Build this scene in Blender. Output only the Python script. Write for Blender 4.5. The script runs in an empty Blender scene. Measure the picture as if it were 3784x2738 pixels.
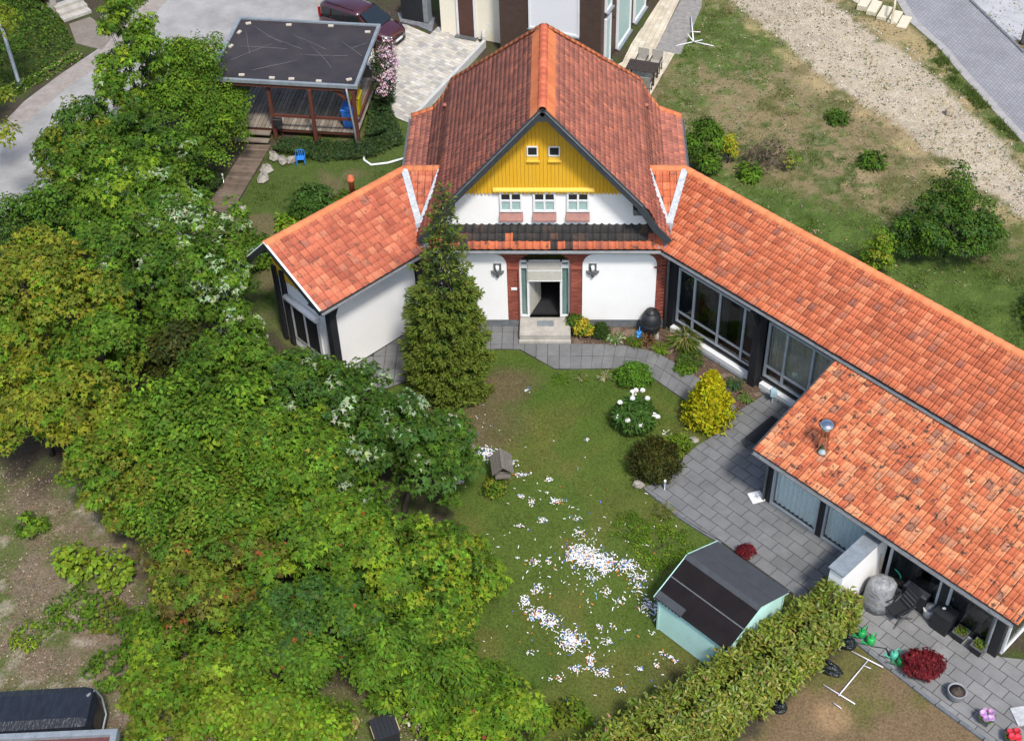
import bpy, bmesh, math, random
import numpy as np
from mathutils import Matrix, Vector
R = math.radians
random.seed(7); RNG = np.random.default_rng(11)
scn = bpy.context.scene
COL = scn.collection
# ------------------------------------------------------------------ camera, sky, sun, exposure
cam_d = bpy.data.cameras.new('camera'); cam = bpy.data.objects.new('camera', cam_d); COL.objects.link(cam)
cam.location = (0.727, -39.61, 35.42); cam.rotation_euler = (math.pi/2 - 0.7611, 0, 0)
cam_d.sensor_width = 36; cam_d.lens = 49.38; cam_d.shift_x = -0.0513
cam_d.clip_start = 0.5; cam_d.clip_end = 2000
scn.camera = cam
world = bpy.data.worlds.new('World'); scn.world = world; world.use_nodes = True
SUN_EL, SUN_AZ = R(57), R(158)          # azimuth clockwise from +Y: the sun stands in front, a little to the right
nt = world.node_tree; bg = nt.nodes['Background']
sky = nt.nodes.new('ShaderNodeTexSky'); sky.sky_type = 'NISHITA'; sky.sun_disc = False
sky.sun_elevation = SUN_EL; sky.sun_rotation = SUN_AZ; sky.air_density = 1.0; sky.dust_density = 2.0
nt.links.new(sky.outputs[0], bg.inputs[0]); bg.inputs[1].default_value = 0.15
sd = bpy.data.lights.new('sun', 'SUN'); so = bpy.data.objects.new('sun', sd); COL.objects.link(so)
sd.energy = 2.6; sd.angle = R(7); sd.color = (1, 0.955, 0.89)
sv = Vector((math.sin(SUN_AZ)*math.cos(SUN_EL), math.cos(SUN_AZ)*math.cos(SUN_EL), math.sin(SUN_EL)))
so.rotation_euler = sv.to_track_quat('Z', 'Y').to_euler(); so.location = (20, -40, 60)
vs = scn.view_settings; vs.view_transform = 'Standard'; vs.look = 'None'; vs.gamma = 1; vs.exposure = 0.64; vs.use_curve_mapping = False
scn.cycles.use_denoising = True
scn.cycles.max_bounces = 6; scn.cycles.transparent_max_bounces = 8
# ------------------------------------------------------------------ helpers
def tag(o, label=None, cat=None, group=None, kind=None):
    if label: o['label'] = label
    if cat: o['category'] = cat
    if group: o['group'] = group
    if kind: o['kind'] = kind
    return o
def thing(name, label, cat, loc=(0,0,0), rz=0, group=None):
    o = bpy.data.objects.new(name, None); COL.objects.link(o)
    o.empty_display_size = 0.2; o.location = loc; o.rotation_euler = (0, 0, rz)
    return tag(o, label, cat, group)
def link(name, me, parent=None, mats=None):
    o = bpy.data.objects.new(name, me); COL.objects.link(o)
    if parent: o.parent = parent
    for m in (mats or []): me.materials.append(m)
    return o
def fast_mesh(name, V, F, col=None, rnd=None, smooth=False):
    """V (n,3) array, F (m,k) array of equal-sided faces"""
    V = np.ascontiguousarray(V, dtype=np.float32); F = np.ascontiguousarray(F, dtype=np.int32)
    me = bpy.data.meshes.new(name); n, k = F.shape
    me.vertices.add(len(V)); me.vertices.foreach_set('co', V.ravel())
    me.loops.add(n*k); me.loops.foreach_set('vertex_index', F.ravel())
    me.polygons.add(n); me.polygons.foreach_set('loop_start', np.arange(0, n*k, k, dtype=np.int32))
    if smooth: me.polygons.foreach_set('use_smooth', np.ones(n, dtype=bool))
    me.update(calc_edges=True)
    if col is not None:
        a = me.attributes.new('col', 'FLOAT_COLOR', 'POINT')
        c = np.ones((len(V), 4), dtype=np.float32); c[:, :3] = col; a.data.foreach_set('color', c.ravel())
    if rnd is not None:
        a = me.attributes.new('rnd', 'FLOAT', 'POINT'); a.data.foreach_set('value', np.asarray(rnd, dtype=np.float32))
    return me
class MB:
    def __init__(s): s.v = []; s.f = []; s.sm = []
    def add(s, vs, fs, smooth=False, M=None):
        b = len(s.v)
        for p in vs:
            s.v.append(tuple(M @ Vector(p)) if M is not None else tuple(p))
        for f in fs: s.f.append([b+i for i in f]); s.sm.append(smooth)
        return s
    def box(s, x0, x1, y0, y1, z0, z1, M=None):
        vs = [(x, y, z) for z in (z0, z1) for y in (y0, y1) for x in (x0, x1)]
        return s.add(vs, [(0,2,3,1),(4,5,7,6),(0,1,5,4),(2,6,7,3),(0,4,6,2),(1,3,7,5)], M=M)
    def prism(s, pts, axis, a, b, M=None):
        """pts 2d polygon extruded along axis from a to b; 2d coords are the two other axes in order"""
        def mk(p, t):
            return (t, p[0], p[1]) if axis == 'x' else ((p[0], t, p[1]) if axis == 'y' else (p[0], p[1], t))
        n = len(pts); vs = [mk(p, a) for p in pts]+[mk(p, b) for p in pts]
        fs = [list(range(n))[::-1], list(range(n, 2*n))]+[(i, (i+1) % n, n+(i+1) % n, n+i) for i in range(n)]
        return s.add(vs, fs, M=M)
    def hexa(s, q, M=None):       # 8 corners: bottom loop 4 then top loop 4
        return s.add(q, [(3,2,1,0),(4,5,6,7),(0,1,5,4),(1,2,6,5),(2,3,7,6),(3,0,4,7)], M=M)
    def bar(s, p, q, w, h, up=(0,0,1), M=None):
        p = Vector(p); q = Vector(q); d = (q-p).normalized(); u = Vector(up); sd_ = d.cross(u)
        if sd_.length < 1e-4: sd_ = d.cross(Vector((0,1,0)))
        sd_.normalize(); u = sd_.cross(d).normalized(); a = sd_*w/2; b = u*h/2
        return s.hexa([p-a-b, p+a-b, p+a+b, p-a+b, q-a-b, q+a-b, q+a+b, q-a+b], M=M)
    def tube(s, pts, rad, n=8, M=None, caps=True):
        pts = [Vector(p) for p in pts]; rad = rad if isinstance(rad, (list, tuple)) else [rad]*len(pts)
        vs = []; prev = None
        for i, p in enumerate(pts):
            d = (pts[min(i+1, len(pts)-1)]-pts[max(i-1, 0)]).normalized()
            a = d.cross(Vector((0,0,1)) if abs(d.z) < .95 else Vector((1,0,0))).normalized(); b = d.cross(a)
            if prev is not None:
                a = (prev-d*prev.dot(d)).normalized(); b = d.cross(a)
            prev = a
            for k in range(n):
                t = 2*math.pi*k/n; vs.append(p+(a*math.cos(t)+b*math.sin(t))*rad[i])
        fs = [(i*n+k, i*n+(k+1) % n, (i+1)*n+(k+1) % n, (i+1)*n+k) for i in range(len(pts)-1) for k in range(n)]
        b0 = len(s.v); s.add(vs, fs, True, M)
        if caps:
            s.f.append([b0+k for k in range(n)][::-1]); s.sm.append(False)
            m = b0+(len(pts)-1)*n; s.f.append([m+k for k in range(n)]); s.sm.append(False)
        return s
    def lathe(s, prof, n=16, c=(0,0,0), M=None):
        vs = [(c[0]+r*math.cos(2*math.pi*k/n), c[1]+r*math.sin(2*math.pi*k/n), c[2]+z) for r, z in prof for k in range(n)]
        fs = [(i*n+k, i*n+(k+1) % n, (i+1)*n+(k+1) % n, (i+1)*n+k) for i in range(len(prof)-1) for k in range(n)]
        b0 = len(s.v); s.add(vs, fs, True, M)
        s.f.append([b0+k for k in range(n)][::-1]); s.sm.append(False)
        m = b0+(len(prof)-1)*n; s.f.append([m+k for k in range(n)]); s.sm.append(False)
        return s
    def blob(s, c, r, n=10, m=6, jit=0.0, flat=True, M=None):
        vs = []; rr = random.Random(int(abs(c[0]*131+c[1]*17)*100))
        for i in range(m+1):
            ph = -math.pi/2+math.pi*i/m
            for k in range(n):
                t = 2*math.pi*k/n; j = 1+rr.uniform(-jit, jit)
                vs.append((c[0]+r[0]*j*math.cos(ph)*math.cos(t), c[1]+r[1]*j*math.cos(ph)*math.sin(t), c[2]+r[2]*j*math.sin(ph)))
        fs = [(i*n+k, i*n+(k+1) % n, (i+1)*n+(k+1) % n, (i+1)*n+k) for i in range(m) for k in range(n)]
        return s.add(vs, fs, not flat, M)
    def mesh(s, name):
        me = bpy.data.meshes.new(name); me.from_pydata(s.v, [], s.f)
        me.polygons.foreach_set('use_smooth', s.sm); me.update(); return me
    def build(s, name, mat, parent=None, bevel=0):
        o = link(name, s.mesh(name), parent, [mat] if mat else None)
        if bevel:
            b = o.modifiers.new('bevel', 'BEVEL'); b.width = bevel; b.segments = 2; b.limit_method = 'ANGLE'
        return o
def inst(name, me, M, parent=None):
    o = bpy.data.objects.new(name, me); COL.objects.link(o); o.parent = parent; o.matrix_basis = M; return o
def frame(o, x, y, z):
    M = Matrix.Identity(4)
    for i, a in enumerate((x, y, z)):
        for k in range(3): M[k][i] = a[k]
    for k in range(3): M[k][3] = o[k]
    return M
def inpoly(x, y, P):
    c = False; n = len(P)
    for i in range(n):
        x1, y1 = P[i]; x2, y2 = P[i-1]
        if (y1 > y) != (y2 > y) and x < (x2-x1)*(y-y1)/(y2-y1)+x1: c = not c
    return c
def inpoly_np(X, Y, P):
    c = np.zeros(X.shape, bool); n = len(P)
    for i in range(n):
        x1, y1 = P[i]; x2, y2 = P[i-1]
        if y1 == y2: continue
        c ^= ((y1 > Y) != (y2 > Y)) & (X < (x2-x1)*(Y-y1)/(y2-y1)+x1)
    return c
def dist_np(X, Y, P):         # signed distance to a polygon, inside positive
    d = np.full(X.shape, 1e9); n = len(P)
    for i in range(n):
        ax, ay = P[i]; bx, by = P[i-1]; dx, dy = bx-ax, by-ay; L = dx*dx+dy*dy+1e-9
        t = np.clip(((X-ax)*dx+(Y-ay)*dy)/L, 0, 1); d = np.minimum(d, np.hypot(X-ax-t*dx, Y-ay-t*dy))
    return np.where(inpoly_np(X, Y, P), d, -d)
def clip_poly(sub, rect):     # clip polygon to a convex ccw rect
    out = list(sub); n = len(rect)
    for i in range(n):
        a, b = rect[i], rect[(i+1) % n]; inp = out; out = []
        def side(p): return (b[0]-a[0])*(p[1]-a[1])-(b[1]-a[1])*(p[0]-a[0])
        for k in range(len(inp)):
            p, q = inp[k-1], inp[k]; sp, sq = side(p), side(q)
            if (sp >= 0) != (sq >= 0):
                t = sp/(sp-sq); out.append((p[0]+(q[0]-p[0])*t, p[1]+(q[1]-p[1])*t))
            if sq >= 0: out.append(q)
        if not out: return []
    return out
def area(P): return 0.5*sum(P[i-1][0]*P[i][1]-P[i][0]*P[i-1][1] for i in range(len(P)))
_tabs = {}
def vnoise(X, Y, scale, seed=0):
    t = _tabs.setdefault(seed, np.random.default_rng(seed+99).random((256, 256)))
    x = X/scale; y = Y/scale; xi = np.floor(x).astype(int); yi = np.floor(y).astype(int)
    fx = x-xi; fy = y-yi; fx = fx*fx*(3-2*fx); fy = fy*fy*(3-2*fy)
    g = lambda a, b: t[a % 256, b % 256]
    return (g(xi, yi)*(1-fx)+g(xi+1, yi)*fx)*(1-fy)+(g(xi, yi+1)*(1-fx)+g(xi+1, yi+1)*fx)*fy
def fbm(X, Y, scale, seed=0, o=4):
    r = 0; a = 1; s = 0
    for i in range(o): r = r+a*vnoise(X, Y, scale/2**i, seed+i); s += a; a *= .55
    return r/s
# ------------------------------------------------------------------ materials
def newmat(name):
    m = bpy.data.materials.new(name); m.use_nodes = True; t = m.node_tree
    return m, t, t.nodes['Principled BSDF']
def N(t, typ, **kw):
    n = t.nodes.new(typ)
    for k, v in kw.items():
        if k.startswith('i_'):
            key = k[2:]; key = int(key) if key.isdigit() else key.replace('_', ' ')
            n.inputs[key].default_value = v
        else: setattr(n, k, v)
    return n
def ramp(t, stops, interp='LINEAR'):
    n = t.nodes.new('ShaderNodeValToRGB'); n.color_ramp.interpolation = interp; e = n.color_ramp.elements
    while len(e) < len(stops): e.new(0.5)
    for i, (p, c) in enumerate(stops):
        e[i].position = p; e[i].color = (*c, 1) if len(c) == 3 else c
    return n
def mixc(t, a, b, fac, mode='MIX'):
    n = t.nodes.new('ShaderNodeMix'); n.data_type = 'RGBA'; n.blend_type = mode
    for sock, v in ((6, a), (7, b), (0, fac)):
        if hasattr(v, 'is_output'): t.links.new(v, n.inputs[sock])
        elif sock == 0: n.inputs[0].default_value = v
        else: n.inputs[sock].default_value = (*v, 1)
    return n.outputs[2]
def coords(t, scale=1.0, obj=False):
    tc = t.nodes.new('ShaderNodeTexCoord' if obj else 'ShaderNodeNewGeometry')
    return tc.outputs['Object'] if obj else tc.outputs['Position']
def noise(t, scale, detail=4, rough=.6, vec=None):
    n = N(t, 'ShaderNodeTexNoise'); n.inputs['Scale'].default_value = scale; n.inputs['Detail'].default_value = detail; n.inputs['Roughness'].default_value = rough
    t.links.new(vec if vec else coords(t), n.inputs['Vector']); return n.outputs['Fac']
def bump(t, bsdf, h, strength=.4, dist=.02):
    b = N(t, 'ShaderNodeBump'); b.inputs['Strength'].default_value = strength; b.inputs['Distance'].default_value = dist
    t.links.new(h, b.inputs['Height']); t.links.new(b.outputs[0], bsdf.inputs['Normal'])
def pmat(name, c1, c2=None, scale=3, rough=.7, metal=0, bstr=.25, bdist=.01, spec=.4, stretch=None, fine=40, coat=0, fv=.22):
    """two-tone noise material; c2 default a darker c1"""
    m, t, b = newmat(name); c2 = c2 or tuple(x*.72 for x in c1)
    vec = coords(t)
    if stretch:
        mp = N(t, 'ShaderNodeMapping'); mp.inputs['Scale'].default_value = stretch; t.links.new(vec, mp.inputs[0]); vec = mp.outputs[0]
    n1 = noise(t, scale, 5, .65, vec); n2 = noise(t, fine, 3, .6, vec)
    r1 = ramp(t, [(.3, c2), (.7, c1)]); t.links.new(n1, r1.inputs[0])
    r2 = ramp(t, [(.25, (1-fv,)*3), (.75, (1+fv*.55,)*3)]); t.links.new(n2, r2.inputs[0])
    out = mixc(t, r1.outputs[0], r2.outputs[0], 1.0, 'MULTIPLY')
    t.links.new(out, b.inputs['Base Color'])
    b.inputs['Roughness'].default_value = rough; b.inputs['Metallic'].default_value = metal; b.inputs['Specular IOR Level'].default_value = spec
    if coat: b.inputs['Coat Weight'].default_value = coat; b.inputs['Coat Roughness'].default_value = .06
    if bstr: bump(t, b, n2, bstr, bdist)
    return m
def rndval(t):
    a = N(t, 'ShaderNodeAttribute', attribute_name='rnd'); oi = N(t, 'ShaderNodeObjectInfo')
    s = N(t, 'ShaderNodeMath', operation='ADD'); t.links.new(a.outputs['Fac'], s.inputs[0]); t.links.new(oi.outputs['Random'], s.inputs[1])
    f = N(t, 'ShaderNodeMath', operation='FRACT'); t.links.new(s.outputs[0], f.inputs[0]); return f.outputs[0]
def piece_mat(name, stops, stain, stain_lo=.55, stain_hi=.7, sscale=6, lichen=None, rough=.8, stain_amt=.8, bstr=.3, lich_lo=.62, sscale2=30, patch=None):
    """material of pieces: each piece its own tone, dark stains and pale lichen on top"""
    m, t, b = newmat(name); rv = rndval(t)
    r = ramp(t, stops); t.links.new(rv, r.inputs[0]); c = r.outputs[0]
    n0 = noise(t, 1.2, 4); rr = ramp(t, [(.3, (.82, .82, .82)), (.7, (1.12, 1.12, 1.12))]); t.links.new(n0, rr.inputs[0]); c = mixc(t, c, rr.outputs[0], 1, 'MULTIPLY')
    n1 = noise(t, sscale, 6, .7); st = ramp(t, [(stain_lo, (0,0,0)), (stain_hi, (stain_amt,)*3)]); t.links.new(n1, st.inputs[0])
    c = mixc(t, c, stain, st.outputs[0])
    if lichen:
        n3 = noise(t, sscale*1.7, 5, .75, None); s3 = ramp(t, [(lich_lo, (0,0,0)), (lich_lo+.06, (.8,.8,.8))]); t.links.new(n3, s3.inputs[0]); c = mixc(t, c, lichen, s3.outputs[0])
    n2 = noise(t, sscale2, 3); r2 = ramp(t, [(.25, (.8,.8,.8)), (.75, (1.1,1.1,1.1))]); t.links.new(n2, r2.inputs[0]); c = mixc(t, c, r2.outputs[0], 1, 'MULTIPLY')
    t.links.new(c, b.inputs['Base Color']); b.inputs['Roughness'].default_value = rough; b.inputs['Specular IOR Level'].default_value = .3
    if bstr: bump(t, b, n2, bstr, .01)
    return m
def attr_mat(name, rough=.6, trans=.25, spec=.4, nscale=0, nlo=.75, nhi=1.2, bstr=0):
    m, t, b = newmat(name); a = N(t, 'ShaderNodeAttribute', attribute_name='col'); c = a.outputs['Color']
    if nscale:
        n = noise(t, nscale, 6, .7); r = ramp(t, [(.28, (nlo,)*3), (.72, (nhi,)*3)]); t.links.new(n, r.inputs[0]); c = mixc(t, c, r.outputs[0], 1, 'MULTIPLY')
        if bstr: bump(t, b, n, bstr, .03)
    t.links.new(c, b.inputs['Base Color']); b.inputs['Roughness'].default_value = rough; b.inputs['Specular IOR Level'].default_value = spec
    if trans:
        tr = N(t, 'ShaderNodeBsdfTranslucent'); t.links.new(c, tr.inputs[0]); mx = N(t, 'ShaderNodeMixShader'); mx.inputs[0].default_value = trans
        t.links.new(b.outputs[0], mx.inputs[1]); t.links.new(tr.outputs[0], mx.inputs[2]); t.links.new(mx.outputs[0], t.nodes['Material Output'].inputs[0])
    return m
def glass_mat(name, tint=(.96,.98,.98), fac=.82):
    m, t, b = newmat(name); t.nodes.remove(b)
    tr = N(t, 'ShaderNodeBsdfTransparent'); tr.inputs[0].default_value = (*tint, 1); gl = N(t, 'ShaderNodeBsdfGlossy'); gl.inputs['Roughness'].default_value = .03
    lw = N(t, 'ShaderNodeLayerWeight'); lw.inputs[0].default_value = .5; pw_ = N(t, 'ShaderNodeMath', operation='POWER'); pw_.inputs[1].default_value = 3; t.links.new(lw.outputs['Facing'], pw_.inputs[0])
    ma = N(t, 'ShaderNodeMath', operation='MULTIPLY_ADD'); ma.inputs[1].default_value = .5; ma.inputs[2].default_value = .05; t.links.new(pw_.outputs[0], ma.inputs[0]); mx = N(t, 'ShaderNodeMixShader')
    t.links.new(ma.outputs[0], mx.inputs[0]); t.links.new(tr.outputs[0], mx.inputs[1]); t.links.new(gl.outputs[0], mx.inputs[2]); t.links.new(mx.outputs[0], t.nodes['Material Output'].inputs[0])
    return m
M_ = {}
M_['tile'] = piece_mat('clay_tile', [(0,(0.438,0.113,0.052)),(.3,(0.541,0.144,0.063)),(.6,(0.618,0.173,0.077)),(.85,(0.695,0.234,0.111)),(1,(0.335,0.113,0.072))], (.09,.055,.042), .56,.70, 5, lichen=(.42,.36,.33), lich_lo=.66)
M_['tile_low'] = piece_mat('weathered_clay_tile', [(0,(0.446,0.115,0.052)),(.25,(0.563,0.155,0.066)),(.55,(0.655,0.209,0.090)),(.85,(0.720,0.304,0.144)),(1,(0.327,0.135,0.088))], (.05,.042,.036), .545,.63, 5.0, lichen=(.52,.46,.42), lich_lo=.635, stain_amt=.92)
M_['tile_main'] = piece_mat('old_clay_tile', [(0,(0.309,0.113,0.079)),(.4,(0.389,0.137,0.095)),(.75,(0.456,0.158,0.103)),(1,(0.564,0.188,0.108))], (.09,.06,.05), .6,.72, 3.2, lichen=(.30,.22,.19), lich_lo=.66)
M_['tile_left'] = piece_mat('red_clay_tile', [(0,(0.343,0.089,0.051)),(.35,(0.412,0.112,0.062)),(.7,(0.481,0.137,0.073)),(.95,(0.527,0.188,0.101)),(1,(0.275,0.097,0.071))], (.07,.055,.045), .55,.67, 4.5, lichen=(.42,.36,.33), lich_lo=.64)
M_['tile_skirt'] = piece_mat('mossy_clay_tile', [(0,(.44,.115,.055)),(.6,(.5,.14,.06)),(1,(.3,.09,.055))], (.04,.035,.032), .55,.65, 3, lichen=(.5,.48,.44), lich_lo=.70)
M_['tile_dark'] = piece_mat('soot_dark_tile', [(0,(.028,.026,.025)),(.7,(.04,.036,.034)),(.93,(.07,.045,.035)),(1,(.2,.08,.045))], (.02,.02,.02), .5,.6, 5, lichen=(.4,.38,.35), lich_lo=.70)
M_['ridge'] = piece_mat('ridge_tile_clay', [(0,(0.540,0.165,0.065)),(.5,(0.612,0.209,0.085)),(1,(0.558,0.187,0.078))], (.2,.1,.07), .66,.78, 3, lichen=(.5,.35,.27), lich_lo=.70)
M_['ridge_main'] = piece_mat('glazed_ridge_clay', [(0,(0.399,0.094,0.046)),(.5,(0.475,0.112,0.052)),(1,(0.522,0.138,0.065))], (.2,.08,.06), .66,.78, 3, rough=.45)
M_['verge'] = piece_mat('orange_verge_clay', [(0,(0.594,0.165,0.065)),(1,(0.648,0.209,0.078))], (.3,.1,.06), .68,.8, 3)
M_['brick'] = piece_mat('red_brick', [(0,(.20,.055,.04)),(.5,(.27,.075,.05)),(1,(.33,.10,.065))], (.12,.05,.04), .6,.75, 8, lichen=(.4,.25,.2), lich_lo=.72)
M_['slab'] = piece_mat('concrete_slab', [(0,(.150,.153,.155)),(.5,(.162,.165,.167)),(1,(.178,.181,.182))], (.115,.116,.112), .5,.68, 1.1, lichen=(.24,.24,.23), lich_lo=.72, stain_amt=.6, bstr=.15)
M_['slab_pale'] = piece_mat('pale_concrete_slab', [(0,(.19,.19,.19)),(.5,(.205,.205,.203)),(1,(.225,.225,.222))], (.15,.15,.145), .5,.68, 1.1, lichen=(.33,.33,.32), lich_lo=.68, stain_amt=.6, bstr=.15)
M_['paver'] = piece_mat('pale_paver', [(0,(.34,.33,.31)),(.35,(.44,.42,.38)),(.65,(.50,.46,.38)),(1,(.58,.55,.50))], (.28,.27,.26), .55,.8, 2, stain_amt=.5, bstr=.15)
M_['white'] = pmat('white_plaster', (.82,.82,.805), (.78,.78,.765), 1.2, .9, bstr=.04, fine=12, fv=.03)
M_['whitepaint'] = pmat('white_paint', (.78,.79,.79), (.70,.71,.71), 4, .5, bstr=.05)
M_['greyframe'] = pmat('grey_window_frame', (.46,.49,.51), (.38,.41,.43), 5, .45, bstr=.05)
M_['yellow'] = pmat('yellow_boards', (.74,.42,.022), (.66,.36,.02), 2.5, .6, stretch=(6,6,1), bstr=.1)
M_['yellow2'] = pmat('yellow_trim', (.78,.50,.07), (.72,.45,.05), 3, .6)
M_['black'] = pmat('black_stained_timber', (.022,.024,.028), (.012,.013,.015), 4, .6, stretch=(8,8,1))
M_['darkboard'] = pmat('dark_bargeboard', (.045,.053,.062), (.03,.035,.04), 5, .5)
M_['zinc'] = pmat('zinc', (.30,.335,.36), (.2,.225,.24), 4, .5, metal=.25, bstr=.1)
M_['gutter'] = pmat('dull_zinc_gutter', (.21,.225,.235), (.13,.14,.15), 5, .55, metal=.2, bstr=.1)
M_['flash'] = pmat('pale_flashing', (.56,.58,.59), (.30,.33,.35), 7, .55, bstr=.3)
M_['stone'] = pmat('step_stone', (.46,.43,.38), (.28,.27,.24), 2.2, .85, bstr=.3)
M_['plinth'] = pmat('plinth_stone', (.17,.18,.19), (.10,.11,.115), 5, .85)
M_['dark'] = pmat('dark_interior', (.018,.019,.021), (.012,.012,.013), 3, .85)
M_['room'] = pmat('room_surface', (.05,.05,.05), (.035,.035,.036), 2, .9)
M_['glass'] = glass_mat('window_glass')
M_['glassdark'] = glass_mat('tinted_glass', (.45,.48,.5))
M_['frost'] = pmat('frosted_pane', (.36,.50,.47), (.30,.43,.41), 6, .35)
M_['curtain'] = pmat('pale_green_curtain', (.82,.90,.88), (.72,.82,.80), 8, .85, stretch=(1,1,.2))
M_['curtaindk'] = pmat('green_curtain', (.5,.66,.62), (.4,.54,.51), 8, .85)
M_['curtainb'] = pmat('beige_curtain', (.38,.36,.29), (.27,.25,.2), 8, .85)
M_['curtaing'] = pmat('grey_net_curtain', (.34,.35,.36), (.2,.205,.21), 8, .85)
M_['blind'] = pmat('beige_blind', (.52,.50,.44), (.46,.44,.38), 5, .8)
M_['chrome'] = pmat('steel_flue', (.62,.62,.62), (.5,.5,.5), 5, .16, metal=1, bstr=0)
M_['lampgrey'] = pmat('grey_lamp_metal', (.16,.17,.17), (.11,.115,.12), 8, .5, metal=.3)
M_['terra'] = pmat('terracotta', (.5,.13,.05), (.4,.1,.045), 6, .7)
M_['deck'] = piece_mat('weathered_plank', [(0,(0.189,0.155,0.121)),(.5,(0.243,0.203,0.162)),(1,(0.311,0.270,0.223))], (.07,.055,.045), .5,.75, 3, rough=.85)
M_['redwood'] = pmat('red_stained_timber', (.13,.04,.025), (.085,.028,.018), 4, .65, stretch=(5,5,1))
M_['boardwalk'] = piece_mat('boardwalk_plank', [(0,(.12,.088,.062)),(.5,(.155,.115,.085)),(1,(.19,.145,.11))], (.05,.04,.03), .5,.75, 4, rough=.85)
M_['asphalt'] = pmat('pale_asphalt', (.37,.36,.345), (.22,.212,.2), .55, .9, bstr=.4, fine=25)
M_['gravel'] = pmat('road_verge_gravel', (.34,.30,.27), (.22,.19,.165), 2.5, .95, bstr=.5, fine=30)
M_['soil'] = pmat('bed_mulch', (.10,.075,.058), (.05,.036,.028), 9, .95, bstr=.6, bdist=.03, fine=28)
M_['bark'] = pmat('bark', (.085,.07,.052), (.04,.032,.024), 8, .9, bstr=.6, stretch=(3,3,.6))
M_['leaf'] = attr_mat('leaf', .6, .35, .12)
M_['needle'] = attr_mat('needle', .7, .2, .1)
M_['grass'] = attr_mat('grass_blade', .7, .3, .1)
M_['ground'] = attr_mat('ground', .95, 0, .15, nscale=14, nlo=.5, nhi=1.5, bstr=.7)
M_['col'] = attr_mat('scrap', .7, 0, .3)
# ------------------------------------------------------------------ the setting: ground
S2 = math.sqrt(.5)
E_R = (4.16, -.45)
def RW(d, o, z=0): return (E_R[0]+S2*d-S2*o, E_R[1]-S2*d-S2*o, z)      # right wing frame: d along the wing, o out of its garden face
def LW(d, o, z=0): return (-E_R[0]-S2*d+S2*o, E_R[1]-S2*d-S2*o, z)     # left wing, mirrored
TERR = [RW(7.35,-.1)[:2], (8.02,-3.6), (7.22,-4.28), (6.62,-4.75), (6.2,-5.35), (5.8,-5.85), (5.35,-6.2), (4.9,-6.66), (4.6,-7.05), (4.38,-7.5), (4.0,-7.95), (3.38,-8.12), (3.9,-8.75), (4.42,-9.31), (5.1,-9.9), (5.75,-10.44), (6.9,-11.6), (7.9,-12.6), RW(12.2,6.2)[:2], RW(12.2,3.4)[:2], RW(7.9,3.4)[:2]]
TERR2 = [RW(12.75,3.4)[:2], RW(12.75,5.6)[:2], (9.42,-14.2), (10.5,-15.36), (11.6,-16.55), (12.76,-17.69), (13.6,-18.6), (15.6,-18.6), (17.5,-16.2), RW(18.4,2.4)[:2], RW(17.1,3.4)[:2]]
LAWN = [(-5.6,-3.6),(-5.2,-2.6),(-1.75,-1.28),(-.93,-1.3),(.38,-2.4),(2.6,-2.35),(4.0,-2.9),(5.0,-3.95),(6.3,-5.2),(5.6,-5.9),(4.5,-7.1),(3.3,-8.15),(5.8,-10.55),(7.9,-12.9),(3,-18.6),(-1,-18.6),(-2.4,-15),(-2.6,-10),(-3.6,-7.4),(-5.2,-5)]
BED = [(.97,.02),(4.5,.02),(4.9,-.5),(8.1,-3.62),(7.2,-4.3),(6.5,-4.7),(5.6,-3.0),(4.76,-2.03),(4.2,-1.54),(3.1,-1.13),(.97,-1.0)]
PATH_UP = [(.96,-1.01),(2.26,-1.04),(3.1,-1.13),(3.69,-1.31),(4.2,-1.54),(4.76,-2.03),(5.18,-2.4),(5.54,-2.8),(6.1,-3.45),(6.85,-4.35)]
PATH_LO = [(.95,-2.36),(2.59,-2.32),(3.21,-2.38),(3.65,-2.6),(3.98,-2.86),(4.31,-3.22),(4.6,-3.52),(4.93,-3.85),(5.45,-4.45),(6.1,-5.3)]
TRACK = [(8.0,30),(9.2,24.7),(10.2,22.8),(11.1,21.8),(11.7,20.5),(12.5,18.2),(13.7,16.4),(14.6,15.0),(16,13.2),(16.4,12.2),(17.3,10.7),(18.2,9.1),(19.8,7),(23,3),(26,3),(22,9),(20.6,10.4),(20.1,12.2),(19.3,13.5),(18.9,15),(18.5,16.7),(17.7,18.5),(16.9,19.9),(16.1,21),(15.1,23.2),(14,24.7),(12,30)]
MEADOW = [(4.6,15.3),(6.3,19.5),(7.7,24),(8,30),(22,30),(30,10),(24,-4),(19,-6),(5.2,8),(5.6,14.8)]
YARD_R = [(9.6,-14.3),(12.8,-17.7),(15,-20.5),(4,-20.5),(6.2,-17.6),(8.1,-15.5)]
YARD_BL = [(-26,-6),(-15.5,-8.8),(-13.5,-10.5),(-12.6,-13),(-11,-15),(-8,-16.4),(-5,-16.2),(-3.2,-17),(-3.2,-22),(-26,-22)]
BACK_L = [(-13.2,6.0),(-12.2,11.9),(-7.2,14.2),(-5.2,13.8),(-3.5,20),(-2.5,10),(-5.3,8),(-5,2),(-9,-2),(-13,4)]
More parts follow.
